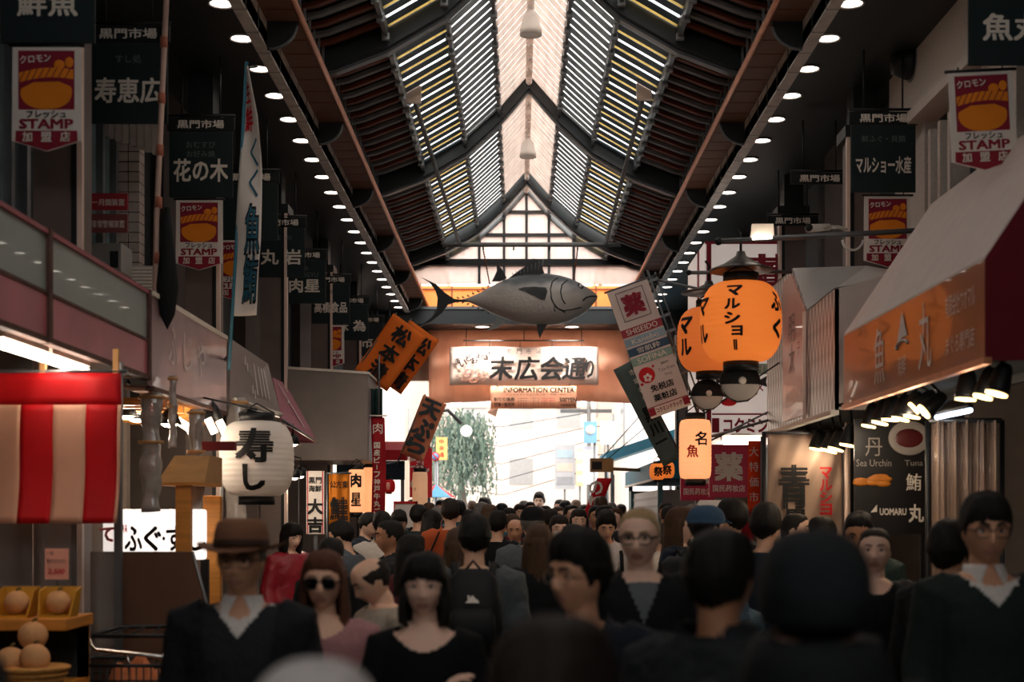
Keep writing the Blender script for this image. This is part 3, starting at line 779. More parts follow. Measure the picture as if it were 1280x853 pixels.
# ---------------------------------------------------------------- slanting orange banners and the other nobori on the crowd side
m_orb = mat('orange_cloth', 'f57f2a', .7, trans=.25, var=.06)
def tilted(name, px, py, Y, w, h, rot, label, m, group=None, cat='banner', bulge=.03, taper=0.0):
    """a cloth hanging askew; local x across, z along; returns its root"""
    r = root(name, P(px, py, Y), label, cat, group, rot=(0, rot, 0))
    b = MB(); b.grid(lambda u, v: ((-w/2 + w*u)*(1 - taper*(1 - v)), bulge*math.sin(u*5 + v*4), -h/2 + h*v), 10, 14, m, .008); b.build('cloth', r)
    return r
for (px, py, Y, lab) in ((507, 447, 18.4, 'rear orange banner reading 松本清, partly covered by its twin'), (488, 441, 18.0, 'front orange banner reading 松本清 in bold black')):
    r = tilted('orange_banner', px, py, Y, .50 if Y < 18.2 else .46, .86, math.radians(35), lab, m_orb, 'orange 松本清 banners')
    b = MB(); 
    for ch, z in (('松', .25), ('本', -.02), ('清', -.28)): b.text(ch, m_blackp, .0 if Y < 18.2 else .08, z, h=.24, y=-.045, off=.045)
    b.build('lettering', r)
    b = MB(); b.tube([(-.23, .03, -.62), (-.23, .03, .46)], .012, m_steel, 6); b.build('pole', r)
    strut(r, at(r, (-.23, .03, -.6)), (-2.58, 19.42, 3.2), .014, m_steel, 'arm')
r = tilted('patterned_nobori', 529, 536, 19.5, .34, .86, math.radians(22), 'slanting peach nobori flag with dark tempura lettering', mat('peach_cloth', 'f0a27a', .7, trans=.3), None, 'flag')
b = MB()
for ch, z in (('天', .28), ('ぷ', .0), ('ら', -.24)): b.text(ch, mat('slate_print', '3a4346', .6), 0, z, h=.26, w=.28, y=-.04, off=.05)
b.build('lettering', r)
b = MB(); b.tube([(-.15, .02, -.6), (-.15, .02, .45)], .01, m_steel, 6); b.build('pole', r)
strut(r, at(r, (-.15, .02, -.55)), (-2.56, 19.55, 2.3), .012, m_steel, 'arm')
r = root('red_nobori', P(471.5, 661, 17.2), 'narrow red nobori flag with tiny white lettering, hung beside the grey box awning', 'flag')
hh = PZ(522, 17.2) - PZ(661, 17.2)
b = MB(); b.grid(lambda u, v: (-.08 + .165*u + .02*math.sin(v*3), .02*math.sin(v*14), hh*v), 4, 30, mat('red_cloth', 'b01d27', .7, trans=.2), .006); b.build('cloth', r)
b = MB(); b.vtext('国産ビーフ神戸牛丸ごと', m_ink, .0, hh*.78, hh*.06, .075, y=-.03, off=.03); b.text('肉', m_ink, .01, hh*.9, h=.13, y=-.03); b.build('lettering', r)
b = MB(); b.tube([(-.12, 0, hh + .02), (.12, 0, hh + .02)], .01, m_ink, 6); b.tube([(.02, .03, hh + .02), (.02, .03, hh + .75)], .01, m_steel, 6); b.build('hanging_rod', r)
strut(r, at(r, (-.1, 0, hh + .02)), (-1.98, 17.3, PZ(522, 17.2) + .0), .01)
r = root('green_noren', P(467, 524, 17.4), 'dark green folded cloth above the narrow red nobori flag', 'cloth')
b = MB(); b.grid(lambda u, v: (-.11 + .22*u, .03*math.sin(u*25), .37*v), 24, 3, mat('dark_green_cloth', '27413f', .8), .008); b.build('cloth', r)
# ================================================================ SHOP FRONTS, BANNER SIDE (x < 0)
m_pinkp = mat('faded_pink_panel', 'b9656f', .35, var=.3, scale=2.2, coat=.3)
m_greenp = mat('grey_green_panel', '97a39c', .3, var=.1, scale=1.5, coat=.3)
m_rust = mat('rusty_frame', '5b4038', .7, var=.4, scale=14)
m_mauveg = mat('mauve_grey_panel', 'a88f92', .35, var=.25, scale=2, coat=.3)
m_greyaw = mat('warm_grey_panel', '857a74', .5, var=.08)
m_mauve = mat('mauve_cloth', 'b3717f', .7, var=.08)
m_faint = mat('faint_white_print', 'dcd3cd', .6, var=.05)
m_vinyl = mat('clear_vinyl', 'b9b4ae', .12, alpha=.22, var=.15, scale=5, coat=.5)
m_glow = mat('lamp_glow', 'fff0dc', .4, emit=9.0, ecol='ffe6c8', var=0)
m_tubeg = mat('tube_glow', 'fff2e4', .4, emit=20.0, ecol='ffe9d4', var=0)
m_wood = mat('honey_wood', 'c9812f', .5, var=.25, stretch=(1, 1, 8), scale=4)
m_ply = mat('tan_wood', 'b88a58', .6, var=.2, stretch=(1, 6, 1))

XA = -2.35
r = root('awning', (XA, 4.4, 2.61), 'long awning with grey-green upper band and faded pink lower band', 'awning')
L = 9.02 - 4.4
b = MB(); b.box((-.03, 0, .245), (0, L, .54), m_greenp); b.build('upper_panel', r)
b = MB(); b.box((-.03, 0, .02), (.004, L, .235), m_pinkp); b.build('lower_panel', r)
b = MB(); b.box((-.03, 0, .53), (.015, L, .555), mat('pink_edge', '9c4a52', .5)); b.box((-.03, 0, .232), (.012, L, .248), m_rust); b.box((-.04, 0, -.01), (.015, L, .02), m_rust); b.build('edging', r)
for y in (.02, 2.66, L - .05): MB().box((-.04, y, -.01), (.022, y + .045, .56), m_rust).build('post', r)
b = MB(); b.hexa([(-.03, 0, .5), (-.2, 0, .53), (-.2, L, .53), (-.03, L, .5)], [(-.03, 0, .53), (-.2, 0, .56), (-.2, L, .56), (-.03, L, .53)], m_greyaw); b.box((-.2, 0, -.0), (-.02, L, .015), m_tan); b.build('roof', r)
r = root('awning', (XA, 9.1, 2.56), 'mauve-grey awning with dripping faint white lettering beside the bamboo pole', 'awning')
L = 11.42 - 9.1
b = MB(); b.box((-.03, 0, .0), (0, L, .60), m_mauveg); b.build('panel', r)
b = MB(); b.box((-.04, 0, .59), (.012, L, .62), m_ink); b.box((-.04, 0, -.02), (.012, L, .01), m_rust); b.build('edging', r)
b = MB(); b.T = Matrix.Translation((.006, 0, 0)) @ Matrix.Rotation(PI/2, 4, 'Z')
for i, ch in enumerate('ふじや'): b.text(ch, m_faint, .55 + .42*i, .33, h=.26, w=.26, off=.0)
b.T = None; b.build('lettering', r)
b = MB(); b.hexa([(-.03, 0, .58), (-.2, 0, .61), (-.2, L, .61), (-.03, L, .58)], [(-.03, 0, .61), (-.2, 0, .64), (-.2, L, .64), (-.03, L, .61)], m_greyaw); b.box((-.2, 0, 0), (-.02, L, .015), m_tan); b.build('roof', r)

def slab(name, quad, th, m, label, cat, marks=None, roof=None):
    """a panel through four points (outer side anticlockwise), thickened backwards, root at the first point"""
    q = [Vector(p) for p in quad]; o = q[0]
    n = (q[1] - q[0]).cross(q[3] - q[0]).normalized()
    r = root(name, o, label, cat)
    lo = [p - o for p in q]; b = MB()
    b.hexa([p - n*th for p in lo], lo, m); b.build('panel', r)
    ex = (q[1] - q[0]); ez = (q[3] - q[0])
    return r, lambda u, v, d=.006: (ex*u + ez*v + ((q[2] - q[3]) - ex)*u*v + n*d)
r, S = slab('awning', [P(287, 502, 11.5), P(352, 522, 13.4), P(335, 455, 13.9), P(289, 424, 12.0)], .03, m_greyaw, 'sloping grey awning with white strokes above the white 寿し lantern', 'awning')
b = MB()
for u in (.52, .62, .70, .78): b.add([S(u, .28), S(u + .025, .24), S(u + .025, .78), S(u, .82)], [(0, 1, 2, 3)], m_faint)
for u, v in ((.3, .8), (.34, .7), (.42, .35), (.46, .28)): b.add([S(u, v - .1), S(u + .02, v - .1), S(u + .03, v + .05), S(u + .012, v + .05)], [(0, 1, 2, 3)], m_faint)
b.build('lettering', r)
b = MB(); b.tube([S(.02, .03, .03), S(.95, .03, .03)], .014, m_ink, 6); b.build('front_bar', r)
b = MB(); b.add([S(0, 1, -.02), S(1, 1, -.02), S(1, 1, -.02) + Vector((-.1, 0, .03)), S(0, 1, -.02) + Vector((-.1, 0, .03))], [(0, 1, 2, 3)], m_greyaw); b.prism([S(0, 0, -.04), S(0, 1, -.04), S(0, 1, -.04) + Vector((-.1, 0, 0)), S(0, 0, -.04) + Vector((-.3, 0, 0))], (0, .03, 0), m_greyaw); b.build('roof', r)
r, S = slab('awning', [P(353, 526, 13.3), P(397, 553, 15.4), P(357, 480, 16.0), P(341, 472, 14.3)], .02, m_mauve, 'sloping mauve cloth awning between white lantern and grey box awning', 'awning')
b = MB()
b.add([S(.25, .9), S(.3, .9), S(.72, .15), S(.68, .15)], [(0, 1, 2, 3)], m_faint); b.add([S(.4, .55), S(.55, .62), S(.55, .58), S(.4, .51)], [(0, 1, 2, 3)], m_faint)
b.build('lettering', r)
b = MB(); b.add([S(1, 0, -.02), S(1, 1, -.02), S(1, 1, -.02) + Vector((-.3, 0, -.5)), S(1, 0, -.02) + Vector((-.5, 0, .0))], [(0, 1, 2, 3)], m_mauve); b.tube([S(0, 0, .0), S(1, 0, .0)], .015, m_steel, 6); b.build('valance', r)
Y = 17.0
r = root('box_awning', (PXX(460, Y), Y, PZ(576, Y)), 'large plain warm-grey box awning seen end-on beside the narrow red nobori', 'awning')
w = PXX(460, Y) - PXX(362, Y); h0, h1 = PZ(466, Y) - PZ(576, Y), PZ(457, Y) - PZ(576, Y)
b = MB(); b.hexa([(-w - .4, 0, 0), (0, 0, 0), (0, 1.5, 0), (-w - .4, 1.5, 0)], [(-w - .4, 0, h1), (0, 0, h0), (0, 1.5, h0), (-w - .4, 1.5, h1)], m_greyaw); b.build('body', r, bevel=.01)
b = MB(); b.hexa([(-w - .4, -.012, h1 - .02), (0.012, -.012, h0 - .02), (.012, 1.5, h0 - .02), (-w - .4, 1.5, h1 - .02)], [(-w - .4, -.012, h1 + .01), (.012, -.012, h0 + .01), (.012, 1.5, h0 + .01), (-w - .4, 1.5, h1 + .01)], m_ink); b.build('edging', r)
# black box with small lamp on an arm over the grey box awning
# red and white striped curtain
r = root('striped_curtain', (PXX(152, 7.6), 7.6, 1.70), 'red and white striped curtain hung under the pink awning', 'curtain')
H = PZ(467, 7.6) - 1.70; wd = 1.27
m_redc = mat('red_curtain', 'c5161d', .55, var=.1, trans=.15); m_whc = mat('cream_curtain', 'd9a58a', .6, var=.06, trans=.15)
cuts = [0, .017, .18, .36, .53, .70, .87, 1.04, wd]; b = MB()
for i, (a, c) in enumerate(zip(cuts, cuts[1:])):
    m = m_whc if i % 2 == 0 else m_redc
    fn = lambda u, v, a=a, c=c: (-(a + (c - a)*u) - .03*(1 - v), .012*math.sin((a + (c - a)*u)*19 + v*2.2) + .02*math.sin(v*5), H*v*.79)
    b.grid(fn, 6, 16, m, .006)
b.grid(lambda u, v: (-wd*u, .012*math.sin(wd*u*19 + 1.8 + v) + .02*math.sin((.79 + .21*v)*5), H*(.79 + .21*v)), 40, 4, m_redc, .006)
b.build('cloth', r)
b = MB(); b.tube([(.03, 0, H + .01), (-wd, 0, H + .01)], .012, m_steel, 6); b.build('rod', r)
for x in (-.03, -.42, -.85): MB().box((x - .015, -.01, H - .03), (x + .015, .015, H + .13), m_ply).build('clip', r)
for y0, y1, lab in ((6.62, 7.26, 'glowing fluorescent tube under the pink awning, cut by the picture edge'), (7.32, 7.96, 'whole glowing fluorescent tube under the pink awning, above the striped curtain')):
    r = root('fluorescent_lamp', (-2.42, y0, 2.545), lab, 'lamp', 'tubes under the pink awning')
    MB().tube([(0, .01, 0), (0, y1 - y0 - .01, 0)], .022, m_tubeg, 10).build('tube', r)
    MB().box((-.04, 0, .03), (.02, y1 - y0, .065), m_ink).build('fitting', r)

# fruit stand
r = root('display_stand', (-3.2, 7.0, 0), 'honey-coloured wooden fruit stand below the striped curtain', 'stand')
MB().box((0, .0, 1.175), (.97, .45, 1.232), m_wood).build('shelf_board', r, bevel=.005)
MB().box((0, -.35, .86), (.93, .45, .90), m_wood).build('counter_board', r, bevel=.005)
MB().box((0, .40, .9), (.95, .44, 1.17), m_soot).build('back_panel', r)
for x, y in ((.02, -.33), (.87, -.33), (.02, .4), (.9, .4)): MB().box((x, y, 0), (x + .05, y + .05, .86 if y < 0 else 1.175), m_wood).build('leg', r)
MB().box((.02, -.34, .1), (.92, -.32, .86), m_soot).build('front_panel', r)
def melon_mat():
    m = mat('netted_melon', 'cf9a68', .7, var=.12, scale=14, bump=.8); return m
m_mel = melon_mat(); m_stem = mat('melon_stem', '6b5a33', .8)
MEL = 'netted melons on the fruit stand'
def melon(x, y, z, rr, lab):
    r = root('melon', (x, y, z), lab, 'melon', MEL)
    b = MB(); b.ball((0, 0, rr*.96), (rr, rr, rr*.96), m_mel, 24, 16); b.build('fruit', r)
    b = MB(); b.tube([(0, 0, rr*1.88), (.004, 0, rr*2.05), (.02, 0, rr*2.1)], [.008, .006, .008], m_stem, 6); b.build('stem', r)
    return r
def box_m(x, lab, lab2):
    r = root('gift_box', (x, 7.16, 1.232), lab, 'box', 'open yellow gift boxes on the shelf')
    m = mat('yellow_card', 'd59a2c', .5, trans=.2)
    b = MB(); b.box((-.075, -.075, 0), (.075, .075, .012), m); b.build('tray', r)
    b = MB(); b.hexa([(-.075, .068, .01), (.075, .068, .01), (.075, .075, .01), (-.075, .075, .01)], [(-.09, .085, .15), (.09, .085, .15), (.09, .092, .15), (-.09, .092, .15)], m); b.build('back_flap', r)
    for s_ in (-1, 1): MB().hexa([(s_*.075 - .004, -.07, .01), (s_*.075 + .004, -.07, .01), (s_*.075 + .004, .07, .01), (s_*.075 - .004, .07, .01)], [(s_*.09 - .004, -.02, .13), (s_*.09 + .004, -.02, .13), (s_*.09 + .004, .08, .15), (s_*.09 - .004, .08, .15)], m).build('side_flap', r)
    melon(x, 7.16, 1.244, .063, lab2)
box_m(PXX(21, 7.16), 'yellow gift box at the shelf end away from the price card', 'melon sitting in the yellow gift box farther from the price card')
box_m(PXX(73, 7.16), 'yellow gift box on the shelf below the pink price card', 'melon sitting in the yellow gift box below the pink price card')
r = root('wicker_basket', (PXX(45, 6.9), 6.85, .90), 'round yellow wicker basket full of melons on the stand', 'basket')
m_wick = mat('wicker', 'c08a48', .7, var=.3, scale=30, bump=1.0)
b = MB(); b.lathe([(.0, .0), (.13, .0), (.17, .11), (.18, .115), (.16, .105), (.12, .015), (0, .015)], m_wick, n=28)
b.build('bowl', r); b = MB()
for k in range(4): b.lathe([(.135 + .011*k, .02 + .026*k), (.146 + .011*k, .03 + .026*k), (.137 + .011*k, .04 + .026*k)], m_wick, n=28)
b.build('weave', r)
melon(PXX(46, 6.85), 6.82, .99, .072, 'front melon on top of the wicker basket')
melon(PXX(35, 6.9), 6.97, 1.085, .072, 'highest melon of the basket pile, just below the shelf')
melon(PXX(17, 6.9), 6.86, .975, .07, 'melon low in the basket beside the picture edge')
r = root('price_card', (PXX(71, 7.36), 7.36, 1.232), 'pink price card with red handwritten price on a stick', 'card')
b = MB(); b.box((-.06, -.004, .18), (.06, .004, .34), mat('pink_card', 'e5a08a', .7)); b.build('card', r)
b = MB(); b.text('特大マスクメロン', m_blackp, 0, .275, w=.1, h=.022, y=-.006, off=.02); b.text('一個', m_blackp, -.035, .315, h=.018, y=-.006); b.text('2,500', m_red, 0, .22, w=.085, h=.03, y=-.006, off=.03, shear=.2); b.build('lettering', r)
MB().tube([(0, .008, 0), (0, .008, .2)], .004, m_black, 6).build('stick', r)
# clear vinyl sheet behind the fruit
r = root('vinyl_sheet', (-3.3, 7.95, .95), 'clear glossy vinyl sheet hanging behind the fruit stand', 'sheet')
b = MB(); b.grid(lambda u, v: (1.05*u, .035*math.sin(u*26 + v*2) + .02*math.sin(u*60), .0 + 1.2*v), 60, 6, m_vinyl, .004); b.build('film', r)
MB().tube([(0, 0, 1.22), (1.05, 0, 1.22)], .02, m_steel, 8).build('rod', r)
MB().box((1.04, -.02, -.95), (1.08, .02, 1.65), m_steel).build('post', r)

# brown notice panel and trolley
Y = 8.2
r = root('brown_panel', (PXX(113, Y), Y, 0), 'tall dull brown free-standing panel beside the fruit stand', 'panel')
x1, x2 = PXX(238, Y) - PXX(113, Y), PXX(258, Y) - PXX(113, Y); zt, zm = PZ(690, Y), PZ(762, Y)
b = MB(); b.prism([(0, 0, .05), (x2, 0, .05), (x2, 0, zm), (x1, 0, zt), (0, 0, zt)], (0, .03, 0), mat('brown_card', '5e4130', .7, var=.1)); b.build('board', r)
b = MB(); b.tube([(x2 + .008, .015, .05), (x2 + .008, .015, zm), (x1 + .008, .015, zt)], .01, m_steel, 6); b.build('edging', r)
for x in (.05, x2 - .1): MB().box((x, -.18, 0), (x + .06, .2, .05), m_black).build('foot', r)
b = MB(); b.text('N-2', m_blackp, x2*.78, zm - .3, h=.022, y=-.003, off=.02) if False else None
m_chrome = mat('chrome', 'd7d2cc', .15, metal=1.0)
Y = 7.55
r = root('shopping_trolley', (PXX(160, Y), Y, 0), 'wire shopping trolley with a chrome push bar in front of the brown panel', 'trolley')
g = lambda px, py, y: Vector((PXX(px, Y) - PXX(160, Y), y, PZ(py, Y)))
b = MB(); b.tube([g(112, 795, 0), g(116, 806, -.03), g(124, 812, -.05), g(205, 820, -.05), g(213, 815, -.03), g(222, 800, .03)], .012, m_chrome, 8); b.tube([g(163, 817, -.05), g(163, 853, .0)], .009, m_chrome, 6); b.build('push_bar', r)
b = MB(); b.tube([g(110, 796, 0), g(140, 787, .15), g(205, 786, .15), g(218, 800, .05), g(222, 806, .0), g(208, 795, 0), g(110, 796, 0)], .012, m_black, 6)
for t in (.2, .5, .8): b.tube([g(110 + 98*t, 796, 0), g(140 + 65*t, 787, .15)], .006, m_black, 5)
b.build('upper_frame', r)
b = MB(); b.add([g(205, 786, .14), g(222, 812, .0), g(216, 824, .02), g(198, 800, .15)], [(0, 1, 2, 3)], m_vinyl); b.add([g(205, 786, .15), g(222, 812, .01), g(216, 824, .03), g(198, 800, .16)], [(0, 1, 2, 3)], m_vinyl); b.build('side_flap', r)
b = MB(); x0, x1_ = PXX(95, Y) - PXX(160, Y), PXX(222, Y) - PXX(160, Y); zt = PZ(830, Y)
for z in (zt, zt - .08, zt - .16, zt - .24, zt - .32):
    b.tube([(x0, -.1, z), (x1_, -.1, z), (x1_, .32, z), (x0, .32, z), (x0, -.1, z)], .006 if z < zt else .01, m_black, 5)
for i in range(15):
    x = x0 + (x1_ - x0)*i/14; b.tube([(x, -.1, zt), (x, -.1, zt - .32)], .004, m_black, 4); b.tube([(x, .32, zt), (x, .32, zt - .32)], .004, m_black, 4); b.tube([(x, -.1, zt - .32), (x, .32, zt - .32)], .004, m_black, 4)
for i in range(9):
    y = -.1 + .42*i/8; b.tube([(x0, y, zt), (x0, y, zt - .32)], .004, m_black, 4); b.tube([(x1_, y, zt), (x1_, y, zt - .32)], .004, m_black, 4)
b.build('wire_basket', r)
for x in (x0 + .05, x1_ - .05):
    for y in (-.05, .27):
        MB().tube([(x, y, zt - .3), (x, y, .1)], .012, m_chrome, 6).build('leg', r)
        MB().lathe([(0, -.02), (.05, -.02), (.05, .02), (0, .02)], m_black, c=(x, y, .05), n=14, axis='y').build('wheel', r)
r = root('paper_bag', (PXX(165, Y), Y + .03, zt - .315), 'crumpled orange-brown paper parcel in the wire trolley', 'bag')
b = MB(); rnd = random.Random(3)
b.grid(lambda u, v: (-.2 + .4*u, -.08 + .3*v, .33*(math.sin(PI*min(max(u, .0), 1))**.4)*(math.sin(PI*v)**.4) + .03*math.sin(u*17 + v*9)), 16, 12, mat('parcel_paper', 'c9764a', .6, var=.3, scale=10, bump=.6), (0, 0, -.01), smooth=False); b.build('wrapping', r)

# backlit sushi sign, post, hood, vinyl rolls and lamps of the shop next door
Y = 9.55
r = root('backlit_sign', ((PXX(128, Y) + PXX(255, Y))/2, Y, PZ(700, Y)), 'backlit white sign with black lettering ふぐ・すし behind the brown panel', 'sign')
w, h = PXX(255, Y) - PXX(128, Y), PZ(637, Y) - PZ(700, Y)
b = MB(); b.box((-w/2, 0, 0), (w/2, .1, h), mat('sign_face', 'fff8f2', .4, emit=1.05, ecol='fff4ec', var=0)); b.build('face', r, bevel=.015)
b = MB(); xx = lambda px: PXX(px, Y) - (PXX(128, Y) + PXX(255, Y))/2
for ch, px in (('ふ', 167), ('ぐ', 191), ('・', 205), ('す', 219), ('し', 247)): b.text(ch, m_blackp, xx(px), h*.42, h=h*(.5 if ch != '・' else .08), w=(.12 if ch != '・' else .02), y=-.006, off=.03)
b.text('て', m_red, xx(134), h*.5, h=.1, y=-.006, off=.04); b.text('珍味', m_red, xx(152), h*.62, h=.06, w=.09, y=-.006, off=.02)
b.build('lettering', r)
MB().box((-w/2 - .02, .03, -PZ(700, Y)), (-w/2 + .03, .08, 0), m_black).build('leg', r); MB().box((w/2 - .03, .03, -PZ(700, Y)), (w/2 + .02, .08, 0), m_black).build('leg', r)
r = root('wooden_post', (PXX(230, 9.3), 9.3, 0), 'square honey-wood post in front of the backlit ふぐ・すし sign', 'post')
MB().box((-.048, -.04, 0), (.048, .04, PZ(606, 9.3)), m_wood).build('shaft', r, bevel=.006)
MB().box((-.075, -.06, 0), (.075, .06, .06), m_soot).build('foot', r)
r = root('wooden_post', (PXX(266, 9.9), 9.9, 0), 'second honey-wood post between the backlit sign and the white lantern', 'post')
MB().box((-.06, -.04, 0), (.06, .04, PZ(620, 9.9)), m_wood).build('shaft', r, bevel=.006)
r = root('wooden_hood', (PXX(238, 9.5), 9.3, PZ(608, 9.5)), 'tan wooden hood on the honey-wood post, below the lamps', 'hood')
b = MB(); x0, x1_ = PXX(208, 9.5) - PXX(238, 9.5), PXX(266, 9.5) - PXX(238, 9.5)
b.box((x0, -.06, 0), (x1_, .5, .02), m_wood); b.hexa([(x0, -.05, .02), (x1_, -.05, .02), (x1_, .5, .02), (x0, .5, .02)], [(x0 + .08, .1, .2), (x1_, .1, .2), (x1_, .5, .2), (x0 + .08, .5, .2)], m_ply); b.build('canopy', r)
b = MB(); b.box((x0 + .16, .42, .25), (x1_ + .1, .5, .31), mat('dark_red_band', '6d1f22', .6)); b.build('red_band', r)
def vroll(px, py0, py1, Y, wd, lab):
    r = root('vinyl_roll', P(px, py0, Y), lab, 'vinyl', 'rolled vinyl curtains')
    L = PZ(py0, Y) - PZ(py1, Y); n = 26; b = MB()
    pts = [(.004*math.sin(i*.7), .004*math.cos(i*.9), -L*i/n) for i in range(n + 1)]
    b.tube(pts, [wd*(.86 + .12*math.sin(i*.45 + px) + .06*math.sin(i*1.3)) for i in range(n + 1)], mat('silvery_vinyl', '9a928c', .12, var=.35, scale=12, bump=.8, coat=.6), 12, flat=.5); b.build('film', r)
    for t in (.02, .4): MB().tube([(0, 0, -L*t), (0, 0, -L*t - .02)], wd*1.15, m_ply, 12, flat=.55).build('tie', r)
vroll(189, 492, 640, 9.2, .075, 'wide silvery vinyl curtain roll beside the striped curtain')
vroll(245, 512, 640, 9.6, .055, 'vinyl curtain roll passing in front of the wooden hood')
vroll(216, 470, 560, 9.35, .03, 'thin twisted vinyl strip hanging from the mauve-grey awning')
vroll(295, 498, 690, 11.62, .09, 'vinyl curtain below the white 寿し lantern')
def bulb(r, loc, e, col=(1, .80, .60)):
    l = bpy.data.lights.new('bulb_light', 'POINT'); l.energy = e; l.color = col; l.shadow_soft_size = .04
    o = bpy.data.objects.new('bulb_light', l); COL.objects.link(o); o.parent = r; o.location = loc
def lamp_shade(px, py, Y, lab, rr=.085, on=True, sd=1, arm=False):
    r = root('pendant_lamp', P(px, py, Y), lab, 'lamp', 'pendant lamps of the fugu shop')
    b = MB(); b.lathe([(.02, .1), (.05, .07), (rr, .0), (rr + .004, 0), (.055, .075), (.025, .105)], m_black if sd else m_ink, n=18); b.build('lamp_shade', r)
    b = MB(); b.ball((0, 0, .015), (rr*.75, rr*.75, .035), m_glow, 14, 8); b.build('bulb', r)
    if arm: MB().tube([(0, 0, .1), (0, 0, .2), (-2.62 - r.location.x, 15.68 - r.location.y, .25)], .008, m_black, 6).build('arm', r)
    else: MB().tube([(0, 0, .1), (0, 0, 2.5 - r.location.z)], .006, m_black, 6).build('cord', r)
    bulb(r, (0, 0, -.05), 9)
    return r
lamp_shade(157, 521, 9.9, 'brightest pendant lamp just beside the striped curtain edge')
lamp_shade(171, 525, 10.4, 'second pendant lamp from the striped curtain')
lamp_shade(212, 531, 9.9, 'pendant lamp behind the thin vinyl strip')
m_spot = mat('warm_spot_glow', 'ffdf9a', .4, emit=4.5, ecol='ffd489', var=0)
def spot_lamp(px, py, Y, ang, lab, rr, grp):
    Y = 2.40*F/(px - PX)                    # a row hung just inside the awning edge
    r = root('spot_lamp', P(px, py, Y), lab, 'lamp', grp, rot=(0, ang, 0))
    MB().lathe([(0, -.012), (rr*.92, -.012), (rr*.92, -.002), (0, -.002)], m_spot, n=16).build('lens', r)
    MB().lathe([(rr*.9, .0), (rr, .0), (rr, .02), (rr*.75, .12), (rr*.5, .15), (0, .155)], m_black, n=16).build('housing', r)
    strut(r, at(r, (0, 0, .14)), (r.location.x + .02, r.location.y, 2.535), .01, m_black, 'arm')
    bulb(r, (0, 0, -.06), 2.2)
    return r
def spot_tube(px, py, Y, ang, lab, ln=.13, rr=.028, grp='slanting spot lamps under the mauve-grey awning'):
    r = root('spot_lamp', P(px, py, Y), lab, 'lamp', grp, rot=(0, ang, 0))
    b = MB(); b.lathe([(0, -.004), (rr, -.004), (rr, ln), (0, ln)], m_glow, n=14); b.build('lens', r)
    b = MB(); b.lathe([(rr*1.25, .01), (rr*1.5, .1), (rr*.8, .2), (0, .22)], m_black, n=14, c=(0, 0, ln*.8)); b.build('housing', r)
    b = MB(); b.tube([(0, 0, ln*.8 + .2), (0, .02, ln*.8 + .34)], .01, m_black, 6); b.build('arm', r)
    bulb(r, (0, 0, -.06), 2.0)
    return r
spot_tube(236, 535, 10.3, -1.0, 'nearly level spot lamp above the wooden hood')
spot_tube(268, 541, 10.8, -.45, 'slanting spot lamp beside the white lantern cap')
spot_tube(282, 543, 10.9, -.45, 'slanting spot lamp touching the outline of the white lantern')
# timber lintel with hanging clutter under the awnings
r = root('hanging_rack', (-3.12, 9.4, 2.47), 'honey-wood slatted rack under the awnings above the lamps', 'rack')
for i in range(9): MB().box((0, .25*i, 0), (.72, .25*i + .05, .05), m_wood).build('rail', r)
MB().box((.67, 0, .05), (.72, 2.1, .1), m_wood).build('beam', r)

# ---------------------------------------------------------------- lanterns
def lantern(name, c, rx, hz, m, label, cat='lantern', group=None, cap=.45, shape=.55, writing=(), rotz=0.0, capm=None, cyl=False, ribs=14, glow=None):
    """paper lantern: ribbed body, black rims, lettering wrapped round the paper; root in the middle"""
    r = root(name, c, label, cat, group, rotz=rotz)
    n = ribs*4; pr = []
    def rad(t):                                   # t 0..1 bottom to top
        s = abs(2*t - 1)
        k = (1 - s**(6 if cyl else 2.6))**(1/(4.0 if cyl else 2.2)) if s < 1 else 0
        return rx*(cap + (1 - cap)*k)
    for i in range(n + 1):
        t = i/n; pr.append((rad(t)*(1 + .006*math.cos(t*ribs*2*PI)), -hz/2 + hz*t))
    b = MB(); b.lathe(pr, m, n=40); b.build('paper', r)
    ch = hz*.11
    for s_ in (-1, 1):
        z = s_*hz/2; rr = rx*cap*1.04
        nm = 'top_rim' if s_ > 0 else 'bottom_rim'
        MB().lathe([(0, z + s_*ch), (rr, z + s_*ch), (rr, z - s_*.005), (0, z - s_*.005)] if s_ < 0 else [(0, z - .005), (rr, z - .005), (rr, z + ch), (0, z + ch)], capm or m_black, n=28).build(nm, r)
    if writing:
        b = MB()
        for body, m2, x, z, h, w, o in writing:
            def wp(px_, pz_):
                t = min(max((pz_ + hz/2)/hz, .01), .99); R = rad(t)*1.012 + .002; a = px_/rx
                return (R*math.sin(a), -R*math.cos(a), pz_)
            b.text(body, m2, x, z, h=h, w=w, off=o, warp=wp)
        b.build('lettering', r)
    b = MB(); b.tube([(-rx*cap, 0, hz/2 + ch), (0, 0, hz/2 + ch + .07), (rx*cap, 0, hz/2 + ch)], .006, m_black, 5); b.build('wire_handle', r)
    if glow:
        l = bpy.data.lights.new('lantern_bulb', 'POINT'); l.energy = glow[0]; l.color = glow[1]; l.shadow_soft_size = .12
        lo = bpy.data.objects.new('lantern_bulb', l); COL.objects.link(lo); lo.parent = r
        lo.location = (0, 0, 0)
    return r
m_lw = mat('white_lantern_paper', 'efe9e2', .7, trans=.3, var=.05)
r = lantern('paper_lantern', P(321, 574, 10.4), .27, .55, m_lw, 'large white paper lantern with black brush lettering 寿し', cap=.47,
        writing=[('寿', m_blackp, .03, .09, .25, .28, .05), ('し', m_blackp, .03, -.14, .19, .17, .05)])
strut(r, at(r, (0, 0, .36)), (-2.36, 10.6, 2.62))
m_lo = mat('orange_lantern_paper', 'f2953f', .7, trans=.2, var=.06, emit=.42, ecol='ff9440', scale=3)
m_lob = mat('amber_lantern_paper', 'ea8a40', .7, trans=.2, var=.06, emit=.3, ecol='f88840', scale=3)
